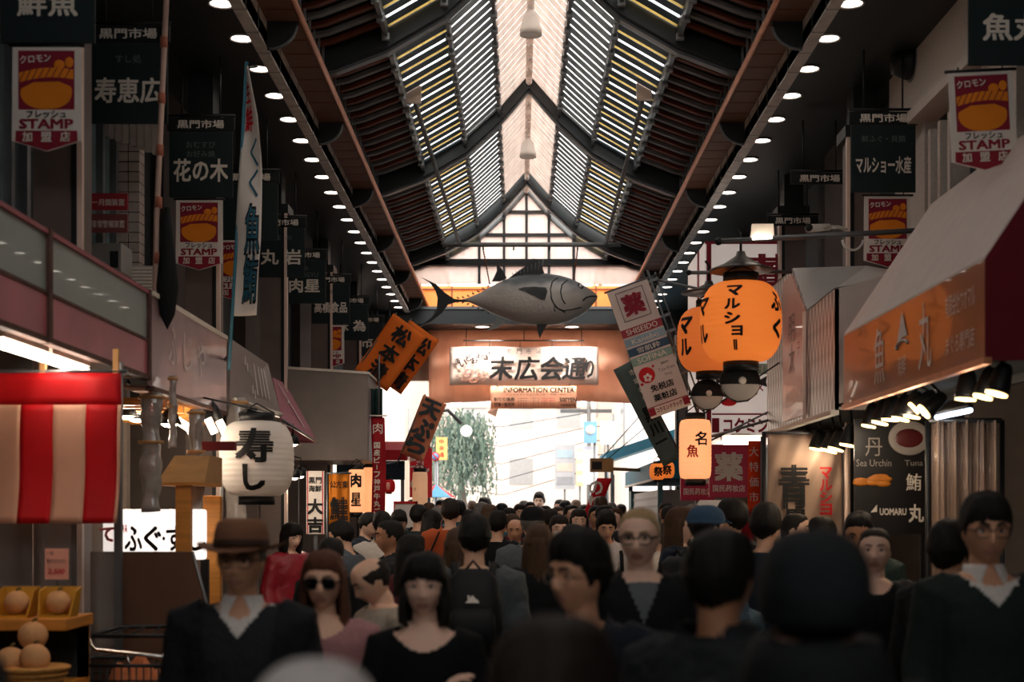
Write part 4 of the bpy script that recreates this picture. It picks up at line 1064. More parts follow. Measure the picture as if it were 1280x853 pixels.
W1 = [('マ', m_blackp, -.10, .20, .085, .14, .05), ('ル', m_blackp, -.11, .10, .08, .12, .05), ('シ', m_blackp, -.11, -.005, .09, .12, .05), ('ョ', m_blackp, -.075, -.10, .075, .085, .05), ('|', m_blackp, -.09, -.20, .075, .03, .06), ('ふ', m_blackp, .27, .13, .15, .15, .05), ('く', m_blackp, .27, -.07, .15, .12, .05), ('マ', m_blackp, -.40, .1, .14, .15, .05), ('ル', m_blackp, -.40, -.1, .14, .15, .05)]
lantern('paper_lantern', P(926, 403, 10.7), .305, .60, m_lo, 'big bright orange lantern reading マルショー, in front of its twin', group='orange マルショー lanterns', cap=.42, writing=W1)
W2 = [('ふ', m_blackp, .10, .08, .2, .2, .05), ('く', m_blackp, .12, -.16, .14, .17, .05), ('マ', m_blackp, -.28, .10, .15, .16, .05), ('ル', m_blackp, -.27, -.08, .14, .14, .05)]
lantern('paper_lantern', P(888, 425, 12.0), .28, .54, m_lob, 'orange lantern partly hidden behind the bigger マルショー lantern', group='orange マルショー lanterns', cap=.42, writing=W2)
m_cone = mat('dark_tin', '54504d', .4, metal=.7)
for px, py, Y, rr, lab, top in ((926, 345, 10.7, .235, 'dark tin cone hat over the front orange lantern', 33), (886, 372, 12.0, .23, 'dark tin cone hat over the rear orange lantern', 22)):
    r = root('lantern_hood', P(px, py, Y), lab, 'hood', 'tin hoods over the orange lanterns')
    hh = top/F*Y
    MB().lathe([(.0, hh*.9), (.03, hh*.92), (.04, hh*.75), (rr*.55, hh*.45), (rr, .045), (rr + .004, .035), (rr*.5, hh*.3), (0, hh*.55)], m_cone, n=36).build('cone', r)
    MB().tube([(0, 0, hh*.9), (0, 0, hh + .12), (-.03, 0, hh + .16)], .01, m_black, 6).build('hook', r)
# pipes from the column that carry lanterns
for p0, p1, rr, lab in ((P(898, 302, 10.72), P(1150, 288, 10.3), .02, 'upper grey pipe carrying the front lantern hood'), (P(861, 341, 12.0), P(992, 340, 12.0), .016, 'lower thin pipe behind the front lantern hood')):
    r = root('lantern_pipe', p0, lab, 'pipe')
    MB().tube([(0, 0, 0), p1 - p0], rr, m_steel, 8).build('shaft', r); MB().ball((0, 0, 0), rr*1.5, m_black, 8, 6).build('end_cap', r)
# pufferfish plaques under the lanterns
def fugu(px, py, Y, s, lab, left=False):
    r = root('pufferfish_lantern', P(px, py, Y), lab, 'lantern', 'pufferfish hangings below the orange lanterns')
    b = MB(); b.ball((0, 0, 0), (s, s*.45, s*.92), mat('fugu_belly', 'bdb3aa', .6), 24, 14); b.build('body', r)
    b = MB(); vs = []; n = 20; kk = 8
    for i in range(kk + 1):
        a = PI*.5*i/kk*1.02 + .02
        for j in range(n): t = 2*PI*j/n; vs.append((s*1.03*math.sin(a)*math.cos(t), s*.47*math.sin(a)*math.sin(t), s*.95*math.cos(a) + (.12*s if i < kk else 0)))
    b.add(vs, [(i*n + j, i*n + (j+1) % n, (i+1)*n + (j+1) % n, (i+1)*n + j) for i in range(kk) for j in range(n)] + [tuple(range(n))], m_blackp, True)
    b.build('dark_back', r)
    MB().prism([(s*.9, -.01, .15*s), (s*1.35, -.01, .4*s), (s*1.3, -.01, .1*s), (s*1.35, -.01, -.15*s), (s*.9, -.01, .0)], (0, .02, 0), m_blackp).build('tail', r)
    MB().prism([(-s*.9, -.01, .15*s), (-s*1.2, -.01, .25*s), (-s*1.2, -.01, -.05*s), (-s*.9, -.01, .02)], (0, .02, 0), m_blackp).build('fin', r)
    MB().lathe([(s*.14, -.01), (s*.2, 0), (s*.14, .01)], m_ink, c=(.05*s, -s*.47, .12*s), n=16, axis='y').build('eye', r)
    b = MB(); b.tube([(-s*.97, -.01, -.1*s), (-s*.75, -s*.1, -s*.55), (-s*.2, -s*.12, -s*.92), (s*.35, -s*.12, -s*.86), (s*.8, -s*.1, -s*.5), (s*.98, -.01, .0)], s*.05, m_blackp, 6); b.build('outline', r)
    b = MB(); b.tube([(0, 0, s), (0, 0, s + .06)], .008, m_black, 5); b.build('hanger', r)
fugu(925, 480, 10.7, .15, 'larger pufferfish hanging, black back and white belly, under the front lantern')
fugu(884, 495, 12.0, .132, 'smaller pufferfish hanging, black back and white belly, under the rear lantern')
m_lp = mat('glowing_cream_paper', 'ffd9b0', .7, trans=.3, emit=.75, ecol='ffb57e', var=.05)
lantern('paper_lantern', P(869, 562, 12.4), .14, .52, m_lp, 'glowing cream cylinder lantern reading 名魚', cyl=True, cap=.62,
        writing=[('名', m_blackp, .035, .09, .12, .11, .03), ('魚', m_red, -.04, -.02, .11, .10, .03)])

strut(bpy.data.objects[[o.name for o in COL.objects if o.name.startswith('paper_lantern')][-1]], P(869, 562, 12.4) + Vector((0, 0, .26)), (2.315, 12.6, 3.1), .008)
# ================================================================ SHOP FRONTS, LANTERN SIDE (x > 0)
m_tent = mat('off_white_canvas', 'd8cbc4', .8, var=.06)
m_orface = bpy.data.materials.new('orange_shop_fascia'); m_orface.use_nodes = True
def fascia(m):
    N = m.node_tree.nodes; L = m.node_tree.links; bs = N['Principled BSDF']
    tc = N.new('ShaderNodeTexCoord'); nz = N.new('ShaderNodeTexNoise'); nz.inputs['Scale'].default_value = 1.1; nz.inputs['Detail'].default_value = 2; L.new(tc.outputs['Object'], nz.inputs['Vector'])
    cr = N.new('ShaderNodeValToRGB'); L.new(nz.outputs[0], cr.inputs[0]); e = cr.color_ramp.elements
    e[0].position = .3; e[0].color = lin('8a5238') + (1,); e[1].position = .7; e[1].color = lin('b8632c') + (1,)
    L.new(cr.outputs[0], bs.inputs['Base Color']); bs.inputs['Roughness'].default_value = .3; bs.inputs['Coat Weight'].default_value = .4
fascia(m_orface)
m_dred = mat('dark_red_canvas', '6f1420', .7, var=.08)
X1 = 2.30; ya, yb = 7.03, 10.07
zt = 3.01; zb = 2.51
r = root('awning', (X1, ya, zb), 'orange-brown awning with white lettering 魚丸 and a white canvas slope', 'awning')
L = yb - ya
b = MB(); b.box((0, 0, 0), (.03, L, zt - zb), m_orface); b.build('fascia', r)
b = MB(); b.hexa([(.0, 0, zt - zb - .0), (.62, 0, 1.42), (.62, L, 1.42), (.0, L, zt - zb)], [(.0, 0, zt - zb + .015), (.62, 0, 1.44), (.62, L, 1.44), (.0, L, zt - zb + .015)], m_tent); b.build('canvas_slope', r)
b = MB(); b.prism([(0.0, -.012, 0), (.62, -.012, 0), (.62, -.012, 1.43), (.0, -.012, zt - zb)], (0, .012, 0), m_dred); b.build('end_gore', r)
b = MB(); b.prism([(0.0, L, 0), (.62, L, 0), (.62, L, 1.43), (.0, L, zt - zb)], (0, .012, 0), m_tent); b.build('far_gore', r)
b = MB(); b.box((-.012, -.02, -.02), (.03, L + .02, .015), m_copper); b.build('lower_edge', r)
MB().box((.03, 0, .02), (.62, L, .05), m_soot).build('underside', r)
b = MB(); b.T = Matrix.Translation((-.006, L, 0)) @ Matrix.Rotation(-PI/2, 4, 'Z')
for ch, u, w_, h_ in (('魚', .33, .26, .36), ('丸', .665, .26, .38)): b.text(ch, m_faint, L*(1 - u) if False else L*u, .25, h=h_, w=w_, off=.0)
for i in range(11): b.tube([(L*.505 + .12*math.cos(PI*i/10) - .0, 0, .25 + .03*math.sin(PI*i/10)), (L*.505 + .12*math.cos(PI*(i+1)/10), 0, .25 + .03*math.sin(PI*(i+1)/10))], .01, m_faint, 4)
b.add([(L*.505 - .11, 0, .27), (L*.505 + .02, 0, .30), (L*.505 + .12, 0, .30), (L*.505 + .01, 0, .45), (L*.505 - .0, 0, .45)], [(0, 1, 2, 3, 4)], m_faint)
b.text('海鮮', m_faint, L*.505, .13, h=.12, w=.18, off=0)
b.text('有限会社ウオマル', m_faint, L*.875, .35, h=.12, w=.5, off=0); b.text('まぐろ専門店', m_faint, L*.875, .14, h=.1, w=.48, off=0)
b.T = None; b.build('lettering', r)

# silver lattice awning with a second, taller unit
m_latt = bpy.data.materials.new('silver_lattice_sheet'); m_latt.use_nodes = True
def lattice(m):
    N = m.node_tree.nodes; L = m.node_tree.links; bs = N['Principled BSDF']
    tc = N.new('ShaderNodeTexCoord'); mp = N.new('ShaderNodeMapping'); L.new(tc.outputs['Object'], mp.inputs[0])
    outs = []
    for sgn in (1, -1):
        sp = N.new('ShaderNodeSeparateXYZ'); L.new(tc.outputs['Object'], sp.inputs[0])
        a = N.new('ShaderNodeMath'); a.operation = 'MULTIPLY'; a.inputs[1].default_value = sgn*.28; L.new(sp.outputs['Z'], a.inputs[0])
        c = N.new('ShaderNodeMath'); L.new(sp.outputs['Y'], c.inputs[0]); L.new(a.outputs[0], c.inputs[1])
        d = N.new('ShaderNodeMath'); d.operation = 'MULTIPLY'; d.inputs[1].default_value = 52; L.new(c.outputs[0], d.inputs[0])
        s_ = N.new('ShaderNodeMath'); s_.operation = 'SINE'; L.new(d.outputs[0], s_.inputs[0]); outs.append(s_)
    mx = N.new('ShaderNodeMath'); mx.operation = 'MAXIMUM'; L.new(outs[0].outputs[0], mx.inputs[0]); L.new(outs[1].outputs[0], mx.inputs[1])
    cr = N.new('ShaderNodeValToRGB'); L.new(mx.outputs[0], cr.inputs[0]); e = cr.color_ramp.elements
    e[0].position = .55; e[0].color = lin('8c8a88') + (1,); e[1].position = .95; e[1].color = lin('e4e0dc') + (1,)
    L.new(cr.outputs[0], bs.inputs['Base Color']); bs.inputs['Metallic'].default_value = .3; bs.inputs['Roughness'].default_value = .35
lattice(m_latt)
y0, y1, y2, y3 = 10.36, 11.36, 11.96, 13.2
r = root('awning', (2.3, y0, 2.51), 'silver lattice-faced awning with a pink panel, next to the 魚丸 awning', 'awning')
ZZ = lambda z: z - 2.51; YY = lambda y: y - y0
b = MB(); b.prism([(0, 0, 0), (0, YY(y3), 0), (0, YY(y3), ZZ(3.81)), (0, YY(y2), ZZ(3.81)), (0, YY(y1), ZZ(3.37)), (0, 0, ZZ(3.39))], (.03, 0, 0), m_latt); b.build('lattice_face', r)
m_pkp = mat('salmon_panel', 'c9907c', .35, var=.12, scale=2, coat=.3)
b = MB(); b.prism([(-.012, YY(11.38), .04), (-.012, YY(12.35), .04), (-.012, YY(12.35), ZZ(3.76)), (-.012, YY(y2), ZZ(3.76)), (-.012, YY(11.38), ZZ(3.36))], (.012, 0, 0), m_pkp); b.build('salmon_panel', r)
b = MB(); b.T = Matrix.Translation((-.016, YY(12.35), 0)) @ Matrix.Rotation(-PI/2, 4, 'Z')
b.vtext('明太', mat('grey_print', '8a7672', .6), .42, .92, .42, .26, off=0); b.vtext('子', m_maroon, .72, .7, .5, .1, off=0); b.text('かねふくの', m_faint, .5, .22, h=.16, w=.7, off=0)
b.T = None; b.build('lettering', r)
m_alu = mat('pale_metal', 'e2dedb', .3, metal=.5, var=.04)
b = MB(); b.add([(0, YY(y2), ZZ(3.82)), (0, YY(y1), ZZ(3.38)), (0, 0, ZZ(3.40)), (.62, .3, ZZ(3.56)), (.62, YY(y2), ZZ(3.84))] , [(0, 1, 2, 3, 4)], m_alu)
b.add([(.0, YY(y2), ZZ(3.82)), (.62, YY(y2), ZZ(3.84)), (.62, YY(y3), ZZ(3.84)), (0, YY(y3), ZZ(3.82))], [(0, 1, 2, 3)], m_alu); b.build('roof', r)
b = MB(); b.prism([(0, 0, 0), (.62, 0, 0), (.62, 0, ZZ(3.56)), (0, 0, ZZ(3.39))], (0, .012, 0), m_tent); b.build('end_panel', r)
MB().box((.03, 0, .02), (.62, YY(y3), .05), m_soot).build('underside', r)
b = MB(); b.box((-.03, 0, -.035), (.03, YY(y3), 0), m_ink); b.box((-.035, YY(y1) - .01, 0), (-.012, YY(y1) + .01, ZZ(3.37)), m_ink); b.build('lower_edge', r)
# lamp clusters below both awnings
def spot_cluster(pts, Y, grp, lab):
    for i, (px, py, a, sz) in enumerate(pts):
        spot_lamp(px, py, Y + .12*(i % 3), a, '%s spot lamp of the cluster %s' % (ORD[i], lab), .06*sz, grp)
spot_cluster([(1086, 532, .2, .9), (1100, 528, .25, 1), (1113, 524, .1, 1), (1126, 523, .25, 1), (1140, 520, .2, .9), (1143, 510, .9, .8), (1156, 514, .9, .9)], 8.6, 'spot lamps under the 魚丸 awning', 'hung under the white letters of the 魚丸 awning')
spot_cluster([(1207, 498, .1, 1.0), (1229, 495, .3, .9), (1246, 491, .3, 1.0)], 7.6, 'spot lamps under the 魚丸 awning end', 'at the dark red end of the 魚丸 awning')
spot_cluster([(1009, 557, .0, .7), (1021, 561, .2, 1.1), (1036, 563, .3, 1.2), (1045, 561, .3, 1.1), (1060, 556, .2, 1.1)], 10.9, 'spot lamps under the lattice awning', 'above the 青 noren')
r = root('lamp_track', (2.78, 7.2, 2.48), 'black track carrying the spot lamps under the 魚丸 awning', 'track')
MB().box((-.02, 0, 0), (.02, 2.6, .05), m_black).build('rail', r)
r = root('fluorescent_lamp', P(1171, 522, 9.2), 'thin bluish-white tube above the vinyl curtain', 'lamp')
d = P(1213, 513, 8.6) - P(1171, 522, 9.2)
MB().tube([(0, 0, 0), d], .016, mat('cool_tube', 'dff0ff', .4, emit=7.0, ecol='cfe6ff', var=0), 8).build('tube', r); MB().tube([Vector((0, 0, .03)), d + Vector((0, 0, .03))], .02, m_black, 6).build('fitting', r)
strut(r, at(r, (0, 0, .03)), at(r, (0, 0, 2.535 - r.location.z)))

# pale noren with a big 青 and red マルショー
Y = 11.6
r = root('noren_banner', (PXX(1006, Y), Y, PZ(678, Y)), 'pale wrinkled noren with large black 青 and red マルショー', 'noren')
w, h = PXX(1053, Y) - PXX(960, Y), PZ(543, Y) - PZ(678, Y)
b = MB(); b.grid(lambda u, v: (-w/2 + w*u, .02*math.sin(u*9 + v*5) + .012*math.sin(u*24 - v*13), h*v), 30, 20, mat('beige_noren', 'b79e8c', .8, trans=.3, var=.12, scale=5), .006); b.build('cloth', r)
b = MB(); xx = lambda px: PXX(px, Y) - PXX(1006, Y); zz = lambda py: PZ(py, Y) - PZ(678, Y)
b.text('青', m_blackp, xx(991), zz(609), h=.36, w=.25, y=-.045, off=.055); b.text('果', m_blackp, xx(993), zz(655), h=.24, w=.2, y=-.045, off=.05)
b.vtext('マルショー', m_red, xx(1031), zz(584), zz(660), .1, y=-.045, off=.03); b.build('lettering', r)
b = MB(); b.tube([(-w/2 - .03, 0, h + .01), (w/2 + .03, 0, h + .01)], .014, m_steel, 6); b.tube([(-w/2 - .03, 0, -PZ(678, Y)), (-w/2 - .03, 0, h + .02)], .018, m_black, 8); b.tube([(w/2 + .04, 0, -PZ(678, Y)), (w/2 + .04, 0, h + .1)], .02, m_strip, 8); b.build('frame', r)
# black menu poster
Y = 10.15
r = root('menu_poster', (PXX(1117, Y), Y, PZ(668, Y)), 'black menu poster with Sea Urchin and Tuna pictures below the 魚丸 awning', 'poster')
w, h = PXX(1166, Y) - PXX(1068, Y), PZ(524, Y) - PZ(668, Y)
b = MB(); b.box((-w/2, 0, 0), (w/2, .02, h), mat('poster_black', '120d0d', .4, var=.1)); b.build('board', r)
xx = lambda px: PXX(px, Y) - PXX(1117, Y); zz = lambda py: PZ(py, Y) - PZ(668, Y)
b = MB(); m_pale = mat('pale_grey_print', '9c948d', .6)
b.text('丹', m_pale, xx(1092), zz(559), h=.13, w=.12, y=-.006, off=.0); b.text('Sea Urchin', m_pale, xx(1092), zz(579), h=.05, w=.25, y=-.006); b.text('Tuna', m_pale, xx(1142), zz(579), h=.04, w=.13, y=-.006)
b.text('鮪', m_ink, xx(1142), zz(603), h=.12, w=.11, y=-.006, off=.02); b.text('UOMARU', m_ink, xx(1116), zz(640), h=.05, w=.19, y=-.006, off=.03); b.text('丸', m_ink, xx(1145), zz(642), h=.13, w=.11, y=-.006, off=.03); b.add([(xx(1088), -.006, zz(641)), (xx(1096), -.006, zz(640)), (xx(1096), -.006, zz(631))], [(0, 1, 2)], m_ink)
b.build('lettering', r)
b = MB(); b.lathe([(.085, -.0), (.12, .006), (.125, .003), (.085, -.002)], m_pale, c=(xx(1136), -.008, zz(548)), n=24, axis='y', sx=1.2); b.ball((xx(1136), -.006, zz(548)), (.105, .008, .07), mat('tuna_red', '5a1a1c', .4), 18, 8); b.build('bowl_picture', r)
b = MB(); rnd = random.Random(5)
for i in range(9): b.ball((xx(1091) + rnd.uniform(-.09, .09), -.006, zz(601) + rnd.uniform(-.03, .03)), (.06, .008, .022), mat('urchin_orange', 'c9781f', .5, var=.25), 10, 6)
b.build('urchin_picture', r)
for x in (-w/2 + .05, w/2 - .08): MB().box((x, .02, -PZ(668, Y)), (x + .03, .05, h), m_black).build('leg', r)
# vinyl curtain
Y = 9.3
r = root('vinyl_curtain', (PXX(1166, Y), Y, .5), 'long hazy vinyl curtain beside the black menu poster', 'curtain')
w = PXX(1246, Y) - PXX(1166, Y)
b = MB(); b.grid(lambda u, v: (w*u, .03*math.sin(u*30 + v*1.5) + .02*math.sin(u*71), (PZ(526, Y) - .5)*v), 70, 5, mat('hazy_vinyl', 'b59a88', .18, alpha=.6, var=.2, scale=4, coat=.6), .004); b.build('film', r)
b = MB(); b.tube([(-.03, 0, PZ(526, Y) - .5), (w + .03, 0, PZ(526, Y) - .5)], .018, m_steel, 8); b.build('rod', r)
for x in (-.035, w + .035): MB().tube([(x, 0, -.5), (x, 0, PZ(526, Y) - .5)], .016, m_black, 8).build('post', r)

# tall white pharmacy tower sign
Y = 16.0
xa, xb = PXX(881, Y), 3.0; za, zb_ = PZ(556, Y), PZ(303, Y)
r = root('pharmacy_sign', ((xa + xb)/2, Y, za), 'tall white pharmacy tower sign with maroon stripe and giant 薬', 'sign')
w, h = xb - xa, zb_ - za; xx = lambda px: PXX(px, Y) - (xa + xb)/2; zz = lambda py: PZ(py, Y) - za
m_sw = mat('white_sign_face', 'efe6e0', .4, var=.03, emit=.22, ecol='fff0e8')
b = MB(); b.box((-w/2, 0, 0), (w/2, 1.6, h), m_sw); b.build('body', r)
b = MB(); b.box((xx(883), -.01, 0), (xx(889), 0, h), m_maroon); b.box((-w/2, -.012, h - .02), (w/2, 0, h + .01), m_maroon); b.box((-w/2 - .008, .5, 0), (-w/2, .62, h), m_maroon)
b.box((xx(890), -.006, zz(468)), (w/2, 0, zz(455)), mat('sage_strip', '9db3a2', .5)); b.box((xx(890), -.006, zz(519)), (w/2, 0, zz(517)), m_maroon); b.box((xx(890), -.006, zz(547)), (w/2, 0, zz(545)), m_maroon); b.box((xx(890), -.006, zz(541)), (xx(899), 0, zz(523)), m_maroon)
b.build('stripe', r)
b = MB(); b.text('薬', m_maroon, xx(963), zz(352), h=.62, w=.56, y=-.008, off=.05); b.text('SOFI', m_ink, xx(940), zz(461.5), h=.09, w=.24, y=-.01, off=.02)
b.text('コクミン', m_maroon, xx(932), zz(532), h=.17, w=.5, y=-.008, off=.04); b.text('コスメ', m_maroon, xx(935), zz(485), h=.1, y=-.008, off=.02)
b.ball((xx(911), -.002, zz(503)), (.09, .008, .045), m_red, 18, 8); b.build('lettering', r)
for x in (-w/2 + .03, w/2 - .1): MB().box((x, .6, -za), (x + .07, .7, 0), m_steel).build('post', r)
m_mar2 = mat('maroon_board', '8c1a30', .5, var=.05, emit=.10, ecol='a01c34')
for px, py0, py1, pw, Y, lab in ((911, 556, 622, 48, 14.3, 'front maroon 薬 board of the drugstore, fully in view'), (872, 560, 626, 42, 15.3, 'rear maroon drugstore board half behind the 名魚 lantern')):
    h = PZ(py0, Y) - PZ(py1, Y); w = pw/F*Y
    r = root('drugstore_board', P(px, py1, Y), lab, 'sign', 'maroon drugstore boards')
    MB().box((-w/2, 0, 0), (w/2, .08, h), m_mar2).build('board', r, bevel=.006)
    b = MB(); b.text('薬', m_ink, 0, h*.58, h=h*.55, w=w*.75, y=-.006, off=.05); b.text('国民药妆店', m_ink, 0, h*.17, h=h*.13, w=w*.84, y=-.006, off=.03); b.build('lettering', r)
    MB().box((-.02, .02, -PZ(py1, Y)), (.02, .06, 0), m_steel).build('post', r)
r = root('fluorescent_lamp', P(905, 553, 15.86), 'white tube glowing over the front maroon drugstore board', 'lamp')
MB().tube([(0, 0, 0), (.45, 0, 0)], .03, m_tubeg, 8).build('tube', r); MB().box((-.02, .02, .02), (.47, .08, .08), m_ink).build('fitting', r); MB().box((.1, .06, .02), (.3, .15, .1), m_ink).build('bracket', r)
r = root('orange_sale_banner', P(942, 640, 14.8), 'narrow orange and red vertical sale banner beside the front maroon board', 'banner')
h = PZ(551, 14.8) - PZ(640, 14.8)
b = MB(); b.grid(lambda u, v: (-.06 + .13*u, .01*math.sin(v*12), h*v), 3, 16, mat('bright_orange_cloth', 'e8521c', .7, trans=.3), .006); b.build('cloth', r)
b = MB(); b.vtext('大特価市', m_ink, 0, h*.95, h*.1, .1, y=-.02, off=.02); b.build('lettering', r); MB().tube([(.08, .0, -PZ(640, 14.8)), (.08, 0, h + .04)], .01, m_steel, 6).build('pole', r)
r = root('sale_table', (PXX(905, 14.6), 14.6, 0), 'sale table with red cloth and a striped tray below the maroon boards', 'table')
b = MB(); b.box((-.3, 0, 0), (.3, .5, PZ(640, 14.6)), mat('red_table_cloth', 'a3182a', .7)); b.build('cloth', r)
b = MB(); b.hexa([(-.3, -.1, PZ(641, 14.6)), (.1, -.1, PZ(641, 14.6)), (.1, .4, PZ(641, 14.6)), (-.3, .4, PZ(641, 14.6))], [(-.3, -.1, PZ(640, 14.6)), (.1, -.1, PZ(640, 14.6)), (.15, .4, PZ(625, 14.6)), (-.2, .4, PZ(625, 14.6))], m_ink)
for i in range(7): b.box((-.27 + .055*i, -.11, PZ(640, 14.6)), (-.25 + .055*i, -.1, PZ(636, 14.6)), m_red)
b.build('tray', r)

# tilted drugstore price banner in a pole frame
Y = 13.0
r = root('drugstore_banner', P(811.5, 436.5, Y), 'tilted white drugstore banner listing cosmetics brands in coloured bars', 'banner', rot=(0, -math.radians(19.4), 0))
w, h = .39, 1.22; m_bw = mat('white_banner_sheet', 'e6dad3', .6, var=.04, trans=.15)
MB().box((-w/2, 0, -h/2), (w/2, .012, h/2), m_bw).build('sheet', r)
b = MB(); bars = [(.305, .365, '9a1f33'), (.38, .44, '8fabb8'), (.455, .515, '1f4a63'), (.53, .59, '86a898')]
for i, (t0, t1, c) in enumerate(bars): MB().box((-w/2, -.004, h/2 - h*t1), (w/2, 0, h/2 - h*t0), mat('bar_' + ('crimson', 'pale_blue', 'navy', 'sage')[i], c, .5)).build('colour_bar', r)
b.box((-w/2, -.004, -h/2), (w/2, 0, -h/2 + .10), m_ink); b.box((-w/2, -.006, -h/2 + .02), (-w/2 + .06, 0, -h/2 + .09), m_maroon); b.box((w/2 - .06, -.006, -h/2 + .02), (w/2, 0, -h/2 + .09), m_maroon); b.box((-w/2, -.006, -h/2 + .092), (w/2, 0, -h/2 + .1), m_maroon)
for a in ((-.13, -.125, .3, .575), (.125, .13, .3, .575)): b.box((a[0], -.004, a[2]), (a[1], 0, a[3]), m_blackp)
for a in ((-.13, .13, .3, .305), (-.13, .13, .57, .575)): b.box((a[0], -.004, a[2]), (a[1], 0, a[3]), m_blackp)
b.build('border', r)
b = MB(); b.text('薬', m_maroon, 0, .437, h=.2, w=.2, y=-.006, off=.05)
for t, s_, ww in ((.335, 'SHISEIDO', .3), (.41, 'Kanebo', .26), (.485, '雪肌粋', .22), (.56, 'SOFINA', .28)): b.text(s_, m_ink, 0, h/2 - h*t, w=ww, y=-.008, off=.02, h=.05)
for i, s_ in enumerate(('Japan', 'Tax-free', 'Shop')): b.text(s_, m_blackp if i == 0 else mat('grey_print', '8a7672', .6), .09, h/2 - h*(.63 + .045*i), h=.032, y=-.006)
b.text('免税店', m_blackp, .0, h/2 - h*.79, h=.065, w=.22, y=-.006, off=.03); b.text('薬粧店', m_blackp, 0, h/2 - h*.865, h=.065, w=.22, y=-.006, off=.03); b.text('コクミンドラッグ', m_maroon, 0, -h/2 + .055, h=.045, w=.25, y=-.008, off=.04)
b.build('lettering', r)
b = MB(); b.ball((-.1, -.003, h/2 - h*.68), (.075, .006, .075), m_red, 20, 8)
for i in range(5): a = 2*PI*i/5; b.ball((-.1 + .025*math.cos(a), -.008, h/2 - h*.7 + .025*math.sin(a)), (.017, .004, .017), m_ink, 8, 5)
b.ball((-.02, -.003, h/2 - h*.63), (.012, .004, .012), m_red, 8, 5); b.ball((-.17, -.003, h/2 - h*.735), (.014, .004, .014), m_red, 8, 5); b.build('blossom_emblem', r)
b = MB(); b.tube([(w/2 + .03, .02, -h/2 - .35), (w/2 + .03, .02, h/2 + .08)], .012, m_steel, 6)
for t in (.02, .3, .42, .55, .75, .95): b.box((w/2 - .0, .01, h/2 - h*t - .012), (w/2 + .1, .03, h/2 - h*t + .012), m_steel)
b.tube([(w/2 + .09, .02, -h/2 - .1), (w/2 + .09, .02, h/2 + .04)], .008, m_steel, 6); b.tube([(-w/2 - .02, .02, h/2 + .01), (w/2 + .1, .02, h/2 + .01)], .01, m_steel, 6); b.build('pole_frame', r)
strut(r, at(r, (w/2 + .03, .02, -h/2 - .33)), (2.31, 13.15, 2.62), .014, m_steel, 'arm')
strut(r, at(r, (w/2 + .03, .02, h/2)), (2.31, 13.18, 3.7), .012, m_steel, 'arm')
# dark green slanted banner behind it
Y = 13.8
r = root('green_banner', P(809, 519, Y), 'slanting grey-green banner with black letters behind the drugstore banner', 'banner', rot=(0, -math.radians(27.5), 0))
MB().grid(lambda u, v: (-.09 + .19*u, .015*math.sin(v*7), -.52 + 1.06*v), 3, 14, mat('grey_green_cloth', '5c6a66', .7, var=.1), .008).build('cloth', r)
b = MB(); b.text('黒', m_blackp, .03, .0, h=.15, w=.14, y=-.03, off=.04); b.text('川', m_blackp, .01, -.16, h=.12, w=.12, y=-.03, off=.04); b.text('一', m_blackp, .0, -.29, w=.13, y=-.03, off=.05); b.vtext('市場名物', m_ink, .06, .48, .1, .06, y=-.03); b.build('lettering', r)
MB().tube([(.11, .01, -.6), (.11, .01, .58)], .01, m_steel, 6).build('pole', r)
strut(r, at(r, (.11, .01, -.5)), (2.31, 13.15, 2.7), .01, m_steel, 'arm')

# teal awnings and booth near the way out
m_teal = mat('teal_canvas', '17647a', .6, var=.12)
r = root('teal_awning', (1.9, 19.9, 2.25), 'teal awning over a grey shuttered booth near the way out', 'awning')
MB().hexa([(0, 0, 0), (1.2, 0, 0), (1.2, 5.6, 0), (0, 5.6, 0)], [(.0, 0, .24), (1.2, 0, .5), (1.2, 5.6, .5), (0, 5.6, .24)], m_teal).build('canvas', r)
MB().box((-.02, 0, -.03), (.02, 5.6, 0), m_ink).build('edging', r)
for y in (.1, 5.4): MB().box((.05, y, -2.25), (.12, y + .07, 0), mat('teal_post', '2a5a5e', .5)).build('post', r)
r = root('booth', (2.0, 20.4, 0), 'grey shuttered booth below the teal awning', 'booth')
b = MB(); b.box((0, 0, 0), (1.0, 4.4, 2.1), mat('grey_shutter', 'a49c98', .5, var=.1))
for i in range(16): b.box((-.012, 0, .1 + .125*i), (0, 4.4, .13 + .125*i), m_greyaw)
b.build('shutter', r); MB().box((-.05, 4.4, 0), (1.0, 4.9, 2.15), mat('teal_post', '2a5a5e', .5)).build('side_cabinet', r)
r = root('teal_awning', (1.75, 28.6, 2.8), 'farther teal awning, lit by daylight outside the arcade', 'awning')
MB().hexa([(0, 0, 0), (1.6, -1.5, .5), (1.6, 2.4, .5), (0, 2.4, 0)], [(0, 0, .2), (1.6, -1.5, .7), (1.6, 2.4, .7), (0, 2.4, .2)], m_teal).build('canvas', r)
for x, y in ((.1, .2), (.1, 2.2), (1.5, 2.2)): MB().box((x, y, -2.8), (x + .06, y + .06, .2), m_steel).build('post', r)
r = root('wooden_crate', P(752, 590, 21.5), 'small wooden box hung on wires at the corner of the teal awning', 'box')
MB().box((-.17, -.1, 0), (.17, .2, .2), m_ply).build('box', r); MB().box((-.15, -.104, .03), (.0, -.1, .15), m_black).build('opening', r)
b = MB(); b.tube([(0, 0, .2), P(800, 520, 21.5) - P(752, 590, 21.5)], .008, m_steel, 5); b.tube([(.1, 0, .2), P(812, 530, 21.5) - P(752, 590, 21.5)], .008, m_steel, 5); b.tube([(.1, .1, .05), P(800, 588, 22.5) - P(752, 590, 21.5)], .03, m_ply, 6); b.build('stay_wire', r)
